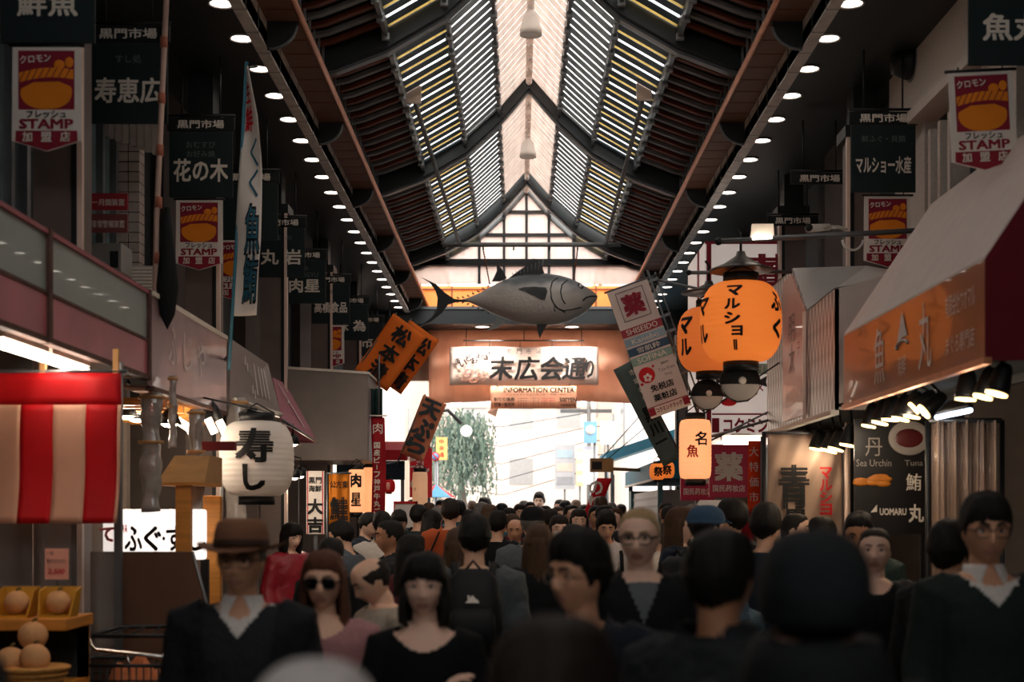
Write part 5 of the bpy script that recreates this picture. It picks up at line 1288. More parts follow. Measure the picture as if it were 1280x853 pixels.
for px, py, lab in ((822, 590, 'orange pumpkin-striped lantern nearer the way out'), (833, 588, 'orange pumpkin-striped lantern beside the cream 名魚 lantern')):
    r = lantern('festival_lantern', P(px, py, 17.5), .10, .2, m_lo, lab, group='small orange striped lanterns', cap=.5, ribs=6, writing=[('祭', m_blackp, 0, 0, .12, .12, .05)])
    strut(r, at(r, (0, 0, .18)), (2.12, 17.2, 2.66))
r = root('sale_flag', P(755, 655, 20.6), 'red, white and yellow fluttering flag at the foot of the teal booth', 'flag')
b = MB(); hh = PZ(598, 20.6) - PZ(655, 20.6); b.grid(lambda u, v: (-.25*(1 - v) - .1 + .22*u, .02*math.sin(v*6), hh*v), 3, 8, mat('flag_red', 'd8202c', .7, trans=.3), .006); b.build('cloth', r)
b = MB(); b.vtext('のり', m_ink, -.12, hh*.95, hh*.3, .2, y=-.03, off=.03); b.build('lettering', r); MB().tube([(.14, .01, -PZ(655, 20.6)), (.14, .01, hh + .05)], .012, m_steel, 6).build('pole', r)

# small fixtures on the lantern side: camera, speaker box, vent hood, wall box, cables
r = root('security_camera', P(1036, 284, 12.2), 'white bullet security camera on the column below the flags', 'camera')
MB().tube([(.0, 0, .0), (-.2, -.12, -.035)], [.03, .036], m_bell, 10).build('body', r); MB().lathe([(0, .05), (.03, .045), (.03, 0)], m_black, c=(-.2, -.12, -.035), n=12, axis='y').build('lens', r)
MB().tube([(0, 0, 0), (.12, .16, .03), (.26, .3, .03)], .016, m_bell, 8).build('bracket', r)
r = root('floodlight', P(952, 296.6, 10.63), 'small white floodlight standing on the upper lantern pipe', 'lamp')
MB().hexa([(-.09, -.03, 0), (.09, -.03, 0), (.07, .05, 0), (-.07, .05, 0)], [(-.08, -.05, .09), (.08, -.05, .09), (.07, .05, .09), (-.07, .05, .09)], m_bell).build('housing', r); MB().box((-.07, -.045, -.02), (.07, .03, 0), m_lens).build('lens', r)
r = root('vent_hood', (3.2, 11.6, PZ(78, 11.6)), 'dark round vent hood on the pale plaster wall', 'vent')
MB().lathe([(.0, -.16), (.10, -.15), (.14, -.04), (.14, 0), (0, 0)], m_black, n=18, axis='x').build('cowl', r); MB().lathe([(.10, -.0), (.16, -.01), (.16, .0)], m_steel, n=18, axis='x').build('flange', r)
r = root('cable_loop', P(1066, 300, 12.44), 'pale cable drooping from the security camera column', 'cable')
pts = [Vector((.09*math.cos(t), 0, .09*math.sin(t))) for t in [PI + PI*i/12 for i in range(13)]]
MB().tube(pts, .012, m_bell, 6).build('cable', r)
r = root('air_conditioner', P(110, 340, 10.3), 'pale air-conditioner box above the pink awning, beside the red plates', 'air conditioner', 'outdoor units over the pink awning')
MB().box((0, 0, 0), (.24, .3, .21), mat('unit_grey', '8f8d88', .5)).build('casing', r, bevel=.006); MB().box((.16, -.006, .03), (.22, 0, .15), m_black).build('grille', r)
r = root('air_conditioner', P(164, 366, 10.6), 'slatted air-conditioner unit next to the bamboo pole', 'air conditioner', 'outdoor units over the pink awning')
MB().box((0, 0, 0), (.165, .3, .2), mat('unit_pale', 'aaa6a0', .5)).build('casing', r, bevel=.006)
for i in range(7): MB().box((.01, -.008, .02 + .026*i), (.155, 0, .03 + .026*i), m_ink).build('grille_bar', r)
r = root('facade_cable', P(40, 190, 8.8), 'thin grey cable sagging across the dark facade', 'cable')
MB().tube([(0, 0, 0), P(60, 215, 8.8) - P(40, 190, 8.8), P(85, 232, 9.0) - P(40, 190, 8.8), P(112, 237, 9.2) - P(40, 190, 8.8)], .008, m_steel, 5).build('cable', r)

# ================================================================ MIDDLE OF THE BANNER SIDE, BEHIND THE CROWD
Y = 15.2
r = root('paper_signboard', P(394, 668, Y), 'white vertical sign reading 大吉 with red border lines', 'sign')
h = PZ(589, Y) - PZ(668, Y); w = 22/F*Y
MB().box((-w/2, 0, 0), (w/2, .03, h), m_white).build('board', r)
b = MB(); b.vtext('大吉', m_blackp, 0, h*.58, h*.0, .17, y=-.006, off=.05); b.text('黒門', m_blackp, 0, h*.85, h=.07, w=.14, y=-.006, off=.04); b.text('海鮮', m_blackp, 0, h*.72, h=.07, w=.14, y=-.006, off=.04); b.box((-w/2 + .01, -.006, 0), (-w/2 + .02, 0, h), m_red); b.box((w/2 - .02, -.006, 0), (w/2 - .01, 0, h), m_red); b.build('lettering', r)
MB().box((-.02, .03, -PZ(668, Y)), (.02, .06, 0), m_steel).build('post', r)
Y = 15.8
r = root('orange_noren', P(424, 665, Y), 'orange-brown noren with bold black characters beside the 大吉 sign', 'noren')
h = PZ(593, Y) - PZ(665, Y); w = 26/F*Y
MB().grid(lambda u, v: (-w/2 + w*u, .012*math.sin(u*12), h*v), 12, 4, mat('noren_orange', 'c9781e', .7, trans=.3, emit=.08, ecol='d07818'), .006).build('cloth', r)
b = MB(); b.text('公方東', m_blackp, 0, h*.82, h=.08, w=.2, y=-.02, off=.03); b.text('鮭', m_blackp, 0, h*.4, h=.26, w=.2, y=-.02, off=.06); b.build('lettering', r); MB().tube([(-w/2 - .02, 0, h + .01), (w/2 + .02, 0, h + .01)], .012, m_steel, 6).build('rod', r); MB().tube([(-w/2 - .02, 0, -PZ(665, Y)), (-w/2 - .02, 0, h + .01)], .012, m_steel, 6).build('post', r)
r = lantern('paper_lantern', P(446, 614, 16.6), .10, .50, m_lp, 'glowing cream cylinder lantern reading 肉星 beside the orange noren', cyl=True, cap=.7, writing=[('肉', m_blackp, 0, .12, .16, .13, .05), ('星', m_blackp, 0, -.10, .16, .12, .05)])
strut(r, at(r, (0, 0, .33)), (-1.9, 17.03, 2.40))
r = lantern('paper_lantern', P(462, 614, 18.2), .085, .6, m_lp, 'glowing cream cylinder lantern without letters behind the narrow red nobori', cyl=True, cap=.7)
strut(r, at(r, (0, 0, .38)), (-1.9, 18.3, 2.45))
m_lr = mat('red_lantern_paper', 'b3202a', .7, trans=.3, emit=.12, ecol='d02028')
r = lantern('paper_lantern', P(486, 608, 18.6), .085, .17, m_lr, 'small round red lantern with a white stripe', cap=.45, ribs=8, writing=[('祭', m_ink, 0, 0, .1, .05, .02)])
strut(r, at(r, (0, 0, .12)), (-1.9, 18.45, 2.45))
r = lantern('paper_lantern', P(525, 612, 20.5), .11, .50, mat('dim_cream_paper', 'f0cfae', .7, trans=.4, emit=.35, ecol='ffc89c'), 'cream cylinder lantern in front of the red すし sign', cyl=True, cap=.8, writing=[('市場名物', m_blackp, -.07, 0, .05, .04, .01)])
strut(r, at(r, (0, 0, .3)), (-1.5, 21.5, 2.6))
Y = 21.5
r = root('red_sushi_sign', P(526, 622, Y), 'red shop sign with white すし letters near the way out', 'sign')
w, h = 28/F*Y, PZ(560, Y) - PZ(622, Y)
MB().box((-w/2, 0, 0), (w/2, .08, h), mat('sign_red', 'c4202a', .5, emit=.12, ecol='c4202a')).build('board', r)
b = MB(); b.text('し', m_ink, w*.22, h*.62, h=.2, w=.11, y=-.006, off=.03); b.vtext('町すの', m_ink, -w*.2, h*.95, h*.15, .18, y=-.006, off=.03); b.build('lettering', r); MB().box((-.03, .08, -PZ(622, Y)), (.03, .12, 0), m_steel).build('post', r)
r = root('stall_awning', (PXX(500, 20.0), 20.0, PZ(600, 20.0)), 'red awning over a dark blue stall front near the way out', 'awning')
MB().hexa([(-.9, 0, .27), (.1, 0, .27), (.1, 1.2, .5), (-.9, 1.2, .5)], [(-.9, 0, .42), (.1, 0, .42), (.1, 1.2, .6), (-.9, 1.2, .6)], mat('awning_red', 'bb1f28', .6)).build('canvas', r)
MB().box((-.9, .05, 0), (.06, .1, .27), mat('navy_board', '1d2c3d', .6)).build('front_board', r)
for x in (-.85, .0): MB().box((x, .1, -PZ(600, 20.0)), (x + .05, .15, .27), m_steel).build('post', r)
r = root('menu_board', P(507, 660, 17.6), 'red-framed menu board with white sheet over the crowd', 'sign')
w, h = 30/F*17.6, PZ(627, 17.6) - PZ(660, 17.6)
MB().box((-w/2, 0, 0), (w/2, .03, h), m_white).build('sheet', r)
b = MB(); b.box((-w/2, -.01, h - .03), (w/2, .04, h), m_red); b.box((w/2 - .03, -.01, 0), (w/2, .04, h), m_red); b.box((-w/2, -.01, 0), (-w/2 + .015, .04, h), m_red); b.build('frame', r); MB().box((-.02, .03, -PZ(660, 17.6)), (.02, .06, 0), m_steel).build('post', r)
lamp_shade(366, 556, 14.0, 'lamp glowing just below the mauve awning', rr=.07, arm=True)
lamp_shade(368, 598, 14.6, 'lower of two lamps between the white lantern and the 大吉 sign', rr=.06, arm=True)
lamp_shade(376, 596, 15.6, 'small lamp closest to the 大吉 sign', rr=.05, arm=True)

# ================================================================ THE STREET OUTSIDE
m_bw1 = mat('pale_facade', 'ece2da', .8, var=.05); m_bw2 = mat('cream_facade', 'e6d6c4', .8, var=.05); m_bw3 = mat('blush_facade', 'e8cfc4', .8, var=.05)
m_win = mat('street_window', 'a7adb0', .2, var=.1)
def building(name, x0, x1, y0, y1, h, m, lab, side):
    r = root(name, ((x0 + x1)/2, y0, 0), lab, 'building', 'bright buildings along the street outside')
    w = x1 - x0
    MB().box((-w/2, 0, 0), (w/2, y1 - y0, h), m).build('wall', r)
    z = 3.2
    while z < h - .8:
        for k in range(3):
            if side:
                yy = (y1 - y0)*(k + .25)/3; xs = -w/2 - .02 if side > 0 else w/2 + .02
                MB().box((xs - .02, yy, z), (xs + .02, yy + 1.0, z + 1.3), m_win).build('window', r)
            else:
                xw = -w/2 + w*(k + .25)/3; MB().box((xw, -.03, z), (xw + w/6, 0, z + 1.3), m_win).build('window', r)
        z += 2.8
    MB().box((-w/2 - .1, -.1, h), (w/2 + .1, y1 - y0 + .1, h + .2), m_greyaw if False else m_bw2).build('parapet', r)
building('street_building', -9, -2.9, 36, 48, 10, m_bw2, 'cream building behind the willow tree', -1)
building('street_building', 2.6, 9, 34, 46, 9, m_bw1, 'pale building beyond the teal awnings', 1)
building('street_building', -10, -3.2, 50, 66, 12, m_bw3, 'blush building farther down the street than the willow', -1)
building('street_building', 3.4, 10, 48, 66, 12, m_bw2, 'cream building farther down the street, past the blue shop signs', 1)
building('street_building', -3.4, 3.6, 70, 74, 7, m_bw1, 'pale building closing the far end of the street', 0)
r = root('willow_tree', (PXX(578, 36), 36, 0), 'drooping grey-green willow tree outside the arcade', 'tree')
b = MB(); b.tube([(0, 0, 0), (.1, 0, 1.4), (-.05, .1, 2.6), (.1, 0, 3.6)], [.14, .11, .09, .05], mat('willow_bark', '6b625a', .9), 8); b.build('trunk', r)
rnd = random.Random(11); b = MB(); m_lf = [mat('willow_leaf_' + n_, c, .7, trans=.3, var=.25) for n_, c in (('grey', '7d8a7c'), ('green', '63786a'), ('dark', '4c6058'))]
for i in range(300):
    a = rnd.uniform(0, 2*PI); rr = rnd.uniform(.05, .78); x, y = rr*math.cos(a)*1.05, rr*math.sin(a)
    zt = 4.25 - .5*rr*rr + rnd.uniform(-.3, .2); L = rnd.uniform(.6, 2.1); m = rnd.choice(m_lf); dx = rnd.uniform(-.12, .12)
    for k in range(int(L/.075)):
        t = k*.075; px_ = x + dx*t + .05*math.sin(t*4 + i); z = zt - t; s_ = rnd.choice((-1, 1))
        if rnd.random() < .25: continue
        b.add([(px_, y, z), (px_ + s_*rnd.uniform(.02, .06), y + .01, z - .04), (px_ + s_*.03, y, z - rnd.uniform(.08, .15)), (px_ - s_*.008, y - .01, z - .05)], [(0, 1, 2, 3)], m)
o = b.build('foliage', r); o['kind'] = 'stuff'
r = root('street_lamp', (PXX(560, 31), 31, 0), 'globe street lamp on a bent arm in front of the willow', 'lamp')
g = lambda px, py: Vector((PXX(px, 31) - PXX(560, 31), 0, PZ(py, 31)))
MB().tube([(-.42, 0, 0), (-.42, 0, PZ(528, 31)), g(552, 514), g(560, 513), g(577, 530)], .04, m_black, 8).build('post', r); MB().ball(tuple(g(583, 539)), .125, mat('globe_glass', 'fff6ee', .2, emit=.9), 16, 10).build('globe', r)
r = root('yellow_signboard', P(552, 575, 33), 'small orange-yellow sign beside the willow', 'sign')
MB().box((-.13, 0, 0), (.13, .05, .52), mat('sign_yellow', 'f0b468', .5)).build('board', r); b = MB(); b.vtext('中央通', m_red, 0, .5, .04, .11, y=-.006, off=.02); b.build('lettering', r); MB().tube([(-.1, .05, -PZ(575, 33)), (-.1, .05, .3)], .03, m_steel, 6).build('post', r)
r = root('no_parking_sign', P(544, 571, 31.5), 'round blue and red no-parking sign beside the yellow sign', 'sign')
MB().lathe([(0, -.02), (.1, -.02), (.1, .01), (0, .01)], m_red, n=24, axis='y').build('rim', r); MB().lathe([(0, .012), (.075, .012), (.075, .022), (0, .022)], mat('sign_blue', '5a86b4', .4), n=24, axis='y').build('disc', r); MB().box((-.075, -.034, -.012), (.075, -.03, .012), m_red).build('slash', r).rotation_euler = (0, PI/4, 0); MB().tube([(0, .03, -P(544, 571, 31.5).z), (0, .03, .1)], .025, m_steel, 6).build('post', r)
r = root('parasol', P(545, 622, 30.5), 'blue and red striped parasol at a stall outside', 'parasol')
b = MB(); n = 10
for j in range(n):
    a, c = 2*PI*j/n, 2*PI*(j+1)/n; b.add([(0, 0, .28), (.42*math.cos(a), .42*math.sin(a), 0), (.42*math.cos(c), .42*math.sin(c), 0)], [(0, 1, 2)], mat('parasol_blue', '4f86a4', .7) if j % 3 else m_red)
b.build('canopy', r); MB().tube([(0, 0, -P(545, 622, 30.5).z), (0, 0, .3)], .015, m_steel, 6).build('pole', r)
r = root('blue_shop_sign', P(738, 554, 33), 'blue shop sign with a white disc above the pale street boards', 'sign')
MB().box((-.15, 0, 0), (.15, .1, .5), mat('shop_blue', '6f9fc4', .5)).build('board', r); MB().lathe([(0, .0), (.11, .0), (.11, .012), (0, .012)], m_ink, c=(0, 0, .3), n=20, axis='y').build('disc', r); MB().tube([(.1, .05, -P(738, 554, 33).z), (.1, .05, 0)], .03, m_steel, 6).build('post', r)
for px, py0, py1, pw, Y, c, lab in ((706, 612, 556, 25, 33.5, 'a9a9ab', 'grey poster board with picture rows on the street outside'), (725, 608, 560, 10, 34, 'eec9a0', 'narrow peach board between the grey poster board and the white one'), (738, 606, 558, 18, 33.2, 'dfe2ea', 'plain white board under the blue shop sign'), (760, 556, 527, 20, 34.5, 'b9d2dc', 'pale blue board beside the blue shop sign')):
    r = root('street_board', P(px, py0, Y), lab, 'sign', 'boards on the street outside'); w = pw/F*Y; h = PZ(py1, Y) - PZ(py0, Y)
    MB().box((-w/2, 0, 0), (w/2, .06, h), mat('board_' + ('grey', 'peach', 'white', 'blue')[(706, 725, 738, 760).index(px)], c, .6)).build('board', r)
    b = MB()
    for k in range(3): b.box((-w*.4, -.006, h*(.1 + .3*k)), (w*.4, 0, h*(.28 + .3*k)), mat('poster_row_' + 'abc'[k], ('8f8f92', 'c9b2a4', '9fb0b8')[k], .6) if px == 706 else m_ink)
    b.build('print', r); MB().tube([(0, .04, -P(px, py0, Y).z), (0, .04, 0)], .025, m_steel, 6).build('post', r)
r = root('utility_pole', (PXX(736, 40), 40, 0), 'grey utility pole with crossed wires in the bright street', 'pole')
MB().tube([(0, 0, 0), (0, 0, 7)], .06, m_batg, 8).build('shaft', r); MB().box((-.8, -.04, 4.6), (.8, .04, 4.7), m_steel).build('crossarm', r)
b = MB()
for k in range(5): b.tube([Vector((-5, 2*k, 4.5 - .45*k)), Vector((-2.5, 2*k, 4.2 - .45*k)), Vector((.0, 0, 4.6 - .4*k)), Vector((.75, 0, 4.65 - .4*k))], .012, m_black, 4)
b.build('wire', r)
# ================================================================ PEOPLE
HC = Vector((0, -.006, 1.585))                 # head centre of a 1.70 m figure, face towards -y
def g_(x, s): return math.exp(-(x/s)**2)
def head_pt(d, female=False):
    """surface of a head in direction d, relative to the head centre"""
    x, y, z = d
    if z > 0:                                   # fuller, flatter crown
        q = (abs(x)**2.7 + abs(y)**2.7 + abs(z)**2.7)**(-1/2.7); x, y, z = x*q, y*q, z*q
    p = [.077*x, .097*y, (.108 if z > 0 else .117)*z]
    if z < 0:
        k = -z; p[0] *= 1 - (.30 if female else .24)*k**1.4
        if y > 0: p[1] *= 1 - .42*k
        else: p[1] *= 1 + .05*k
    if y < 0: p[1] *= .93 + .05*abs(z)
    if y > 0 and z > -.3: p[1] *= 1.04
    X, Z = p[0], p[2]
    if y < -.2:
        f = 0.0
        f -= .0235*g_(X, .0115)*max(0, min(1, (.032 - Z)/.06))*(1 if Z > -.036 else g_(Z + .036, .008))      # nose
        f -= .007*g_(abs(X) - .013, .008)*g_(Z + .034, .010)                                                 # nostril wings
        f += .0105*g_(abs(X) - .031, .017)*g_(Z - .006, .013)                                                # eye sockets
        f -= .0045*g_(abs(X) - .028, .025)*g_(Z - .030, .009)                                                # brow
        f -= .0075*g_(X, .022)*(g_(Z + .060, .006) + g_(Z + .073, .0065))                                    # lips
        f += .003*g_(X, .024)*g_(Z + .0665, .0028)
        f -= .008*g_(X, .02)*g_(Z + .1, .014)                                                                # chin
        f -= .004*g_(abs(X) - .04, .02)*g_(Z + .02, .02)                                                     # cheeks
        p[1] += f
    return Vector(p)
def sph(nu, nv):
    D = []
    for i in range(nv + 1):
        a = PI*i/nv
        for j in range(nu): t = 2*PI*j/nu; D.append((math.sin(a)*math.sin(t), -math.sin(a)*math.cos(t), -math.cos(a)))
    F_ = [(i*nu + j, i*nu + (j+1) % nu, (i+1)*nu + (j+1) % nu, (i+1)*nu + j) for i in range(nv) for j in range(nu)]
    return D, F_
def loft(vs, fs, st, n=18, e=2.0):
    """closed tube through stations (centre, half-axis vector a, half-axis vector b)"""
    b0 = len(vs)
    for c, a, b in st:
        for j in range(n):
            t = 2*PI*j/n; ct, s_ = math.cos(t), math.sin(t)
            ct = math.copysign(abs(ct)**(2/e), ct); s_ = math.copysign(abs(s_)**(2/e), s_)
            vs.append(Vector(c) + Vector(a)*ct + Vector(b)*s_)
    k = len(st)
    for i in range(k - 1):
        for j in range(n): fs.append((b0+i*n+j, b0+i*n+(j+1) % n, b0+(i+1)*n+(j+1) % n, b0+(i+1)*n+j))
    fs.append(tuple(b0 + j for j in range(n - 1, -1, -1))); fs.append(tuple(b0 + (k-1)*n + j for j in range(n)))
def limb(vs, fs, pts, rs, n=14, flat=1.0, d=0.0):
    pts = [Vector(p) for p in pts]; st = []
    for i, p in enumerate(pts):
        t = (pts[min(i+1, len(pts)-1)] - pts[max(i-1, 0)]).normalized()
        a = t.cross(Vector((0, 1, 0)));  a = a if a.length > .05 else t.cross(Vector((1, 0, 0)))
        a.normalize(); b = t.cross(a).normalized()
        st.append((p, a*(rs[i] + d), b*(rs[i]*flat + d)))
    loft(vs, fs, st, n)
def remesh(vs, fs, voxel, smooth=2):
    me = bpy.data.meshes.new('shape'); me.from_pydata([tuple(v) for v in vs], [], fs)
    o = bpy.data.objects.new('shape', me); COL.objects.link(o)
    m = o.modifiers.new('r', 'REMESH'); m.mode = 'VOXEL'; m.voxel_size = voxel
    if smooth: s_ = o.modifiers.new('s', 'SMOOTH'); s_.factor = .5; s_.iterations = smooth
    dg = bpy.context.evaluated_depsgraph_get(); out = bpy.data.meshes.new_from_object(o.evaluated_get(dg))
    bpy.data.objects.remove(o); bpy.data.meshes.remove(me)
    return out
TORSO = [(.76, .10, .085, .0), (.84, .165, .112, .01), (.92, .17, .118, .01), (1.03, .148, .104, .004), (1.13, .150, .106, .0), (1.25, .170, .116, -.004), (1.33, .182, .106, .0), (1.385, .165, .085, .006), (1.42, .105, .07, .010), (1.445, .065, .062, .012)]
ARMS = {  # shoulder, elbow, wrist, hand end for the figure's own left (+x); mirrored for the other
    'down': [(.175, .005, 1.365), (.225, .02, 1.10), (.235, -.05, .86), (.23, -.09, .70)],
    'fold': [(.17, .0, 1.36), (.225, -.03, 1.10), (.0, -.165, 1.10), (-.13, -.15, 1.10)],
    'bag': [(.175, .005, 1.365), (.235, .0, 1.11), (.14, -.20, 1.20), (.08, -.20, 1.27)],
    'hold': [(.175, .0, 1.365), (.225, -.02, 1.10), (.15, -.24, 1.06), (.09, -.33, 1.08)],
}
def arm_pts(kind, s):
    a = [Vector(p) for p in ARMS[kind]]
    if kind == 'fold' and s < 0: a = [Vector(p) for p in ((.17, 0, 1.36), (.215, -.05, 1.14), (-.05, -.205, 1.19), (-.16, -.185, 1.29))]
    return [Vector((p.x*s, p.y, p.z)) for p in a]
def hand(vs, fs, w, e, s, fine):
    """palm, four unequal curled fingers and a thumb leaving the side of the palm"""
    d = (e - w).normalized(); L = .175
    side = d.cross(Vector((0, 0, 1)) if abs(d.z) < .8 else Vector((0, 1, 0))).normalized()
    nrm = side.cross(d).normalized()
    if fine:
        loft(vs, fs, [(w, side*.024, nrm*.02), (w + d*.03, side*.034, nrm*.016), (w + d*.085, side*.041, nrm*.014), (w + d*.095, side*.036, nrm*.010)], 12)
        for i, ln in enumerate((.068, .078, .073, .055)):
            o = side*(-.03 + .0205*i); p0 = w + d*.08 + o; c1 = p0 + d*ln*.45 - nrm*.006; c2 = c1 + d*ln*.35 - nrm*.018; c3 = c2 + d*ln*.18 - nrm*.02
            limb(vs, fs, [p0, c1, c2, c3], [.0095, .009, .0082, .006], 8)
        q = w + d*.03 - side*.03; limb(vs, fs, [q + side*.015, q - side*.012 + d*.02, q - side*.024 + d*.05 - nrm*.008, q - side*.022 + d*.072 - nrm*.016], [.013, .012, .0105, .007], 8)
    else:
        loft(vs, fs, [(w, side*.024, nrm*.02), (w + d*.05, side*.038, nrm*.018), (w + d*.10, side*.04, nrm*.017)], 10)
        for i, ln in enumerate((.06, .075, .07, .05)):
            p0 = w + d*.085 + side*(-.03 + .02*i); limb(vs, fs, [p0, p0 + d*ln*.5 - nrm*.01, p0 + d*ln - nrm*.03], [.012, .0115, .009], 6)
        q = w + d*.03 - side*.03; limb(vs, fs, [q + side*.015, q - side*.02 + d*.03, q - side*.024 + d*.065], [.014, .013, .009], 6)
LEGS = [(.085, .0, .84), (.095, -.01, .62), (.10, -.005, .47), (.10, .02, .30), (.10, .03, .09)]
def head_rot(yaw, pitch):
    piv = Vector((0, .012, 1.48))
    M_ = Matrix.Translation(piv) @ Matrix.Rotation(yaw, 4, 'Z') @ Matrix.Rotation(pitch, 4, 'X') @ Matrix.Translation(-piv)
    return M_
_PM = {}
def body_mesh(vox, arms, yaw, pitch, female, fine, wide=1.0):
    key = ('b', vox, arms, yaw, pitch, female, fine, wide)
    if key in _PM: return _PM[key]
    R = head_rot(yaw, pitch); vs, fs = [], []
    k = .92 if female else 1.0; k *= wide
    loft(vs, fs, [((0, cy, z), (rx*k, 0, 0), (0, ry, 0)) for z, rx, ry, cy in TORSO], 24, 2.4)
    loft(vs, fs, [((0, .012, 1.40), (.062, 0, 0), (0, .06, 0)), ((0, .010, 1.44), (.054*k, 0, 0), (0, .055, 0)), (R @ Vector((0, .006, 1.49)), (.051*k, 0, 0), (0, .053, 0)), (R @ Vector((0, .004, 1.55)), (.05*k, 0, 0), (0, .05, 0))], 18)
    D, FF = sph(56, 44) if fine else sph(32, 24); b0 = len(vs)
    vs += [R @ (HC + head_pt(d, female)) for d in D]; fs += [tuple(b0 + i for i in f) for f in FF if len(set(f)) > 2]
    for s in (-1, 1):                                               # ears
        D2, F2 = sph(12, 8); b0 = len(vs)
        vs += [R @ (HC + Vector((s*(.072 + .006*d[0]*s + .004*max(0, d[1])), .012 + .019*d[1] , -.004 + .031*d[2]))) for d in D2]; fs += [tuple(b0 + i for i in f) for f in F2]
        a = arm_pts(arms, s); a[0].x *= k
        limb(vs, fs, [a[0] - Vector((s*.05, 0, -.01)), a[0], a[0].lerp(a[1], .5), a[1], a[1].lerp(a[2], .4), a[2]], [.05, .06, .05, .042, .04, .027], 14)
        hand(vs, fs, a[2], a[3], s, fine)
        L = [Vector((p[0]*s, p[1], p[2])) for p in LEGS]; limb(vs, fs, L, [.088, .075, .055, .054, .036], 14)
        loft(vs, fs, [((s*.10, .07, .05), (.03, 0, 0), (0, 0, .04)), ((s*.10, .0, .05), (.036, 0, 0), (0, 0, .045)), ((s*.105, -.10, .03), (.042, 0, 0), (0, 0, .026)), ((s*.105, -.15, .025), (.03, 0, 0), (0, 0, .018))], 10)
    me = remesh(vs, fs, vox, 2 if fine else 1); me.name = 'person'
    Ri = R.inverted()
    me.materials.append(None); me.materials.append(None)
    idx = []
    for p in me.polygons:
        c = Ri @ p.center - HC
        lip = c.y < -.07 and abs(c.x) < .025*(1 - max(0, abs(c.z + .066) - .004)*60) and abs(c.z + .066) < .0135
        idx.append(1 if lip else 0)
    me.polygons.foreach_set('material_index', idx); me.polygons.foreach_set('use_smooth', [True]*len(idx))
    _PM[key] = me; return me
def front_y(x, z, female=False):
    """y of the face surface above (x, z)"""
    best = None; 
    y = -.5
    for it in range(6):
        d = Vector((x/.074, y/.097 if it == 0 else y/.097, z/.117)); d.normalize(); p = head_pt(d, female); y = p.y*1.0
        sc = 1.0
    # refine by search
    lo = min((abs(head_pt(dd, female).x - x) + abs(head_pt(dd, female).z - z), head_pt(dd, female).y) for dd in _FD)
    return lo[1]
_FD = []
for i in range(60):
    for j in range(40):
        a = -.9 + 1.8*i/59; e_ = -1.2 + 2.0*j/39; _FD.append(Vector((math.sin(a)*math.cos(e_), -math.cos(a)*math.cos(e_), math.sin(e_))))
_EY = {f: front_y(.031, .006, f) for f in (False, True)}; _BY = {f: front_y(.03, .032, f) for f in (False, True)}
def raw_mesh(name, vs, fs, nm=1, idx=None, smooth=True):
    me = bpy.data.meshes.new(name); me.from_pydata([tuple(v) for v in vs], [], fs)
    for _ in range(nm): me.materials.append(None)
    if idx: me.polygons.foreach_set('material_index', idx)
    me.polygons.foreach_set('use_smooth', [smooth]*len(fs)); me.update(); return me
HAIRS = {  # front line, temple, ear, nape (heights above head centre), thickness, extra top
    'short': (.066, .04, -.005, -.075, .085, .02), 'crop': (.07, .045, .0, -.07, .05, .01), 'fringe': (.036, .02, -.01, -.08, .11, .03), 'thin': (.082, .05, .0, -.07, .03, .0),
    'bob': (.030, .01, -.05, -.11, .15, .02), 'long': (.052, .03, -.05, -.11, .13, .02), 'tied': (.072, .045, .0, -.07, .05, .0), 'bald': (.2, .03, -.005, -.075, .045, .0), 'full': (.045, .02, -.015, -.085, .14, .06)}
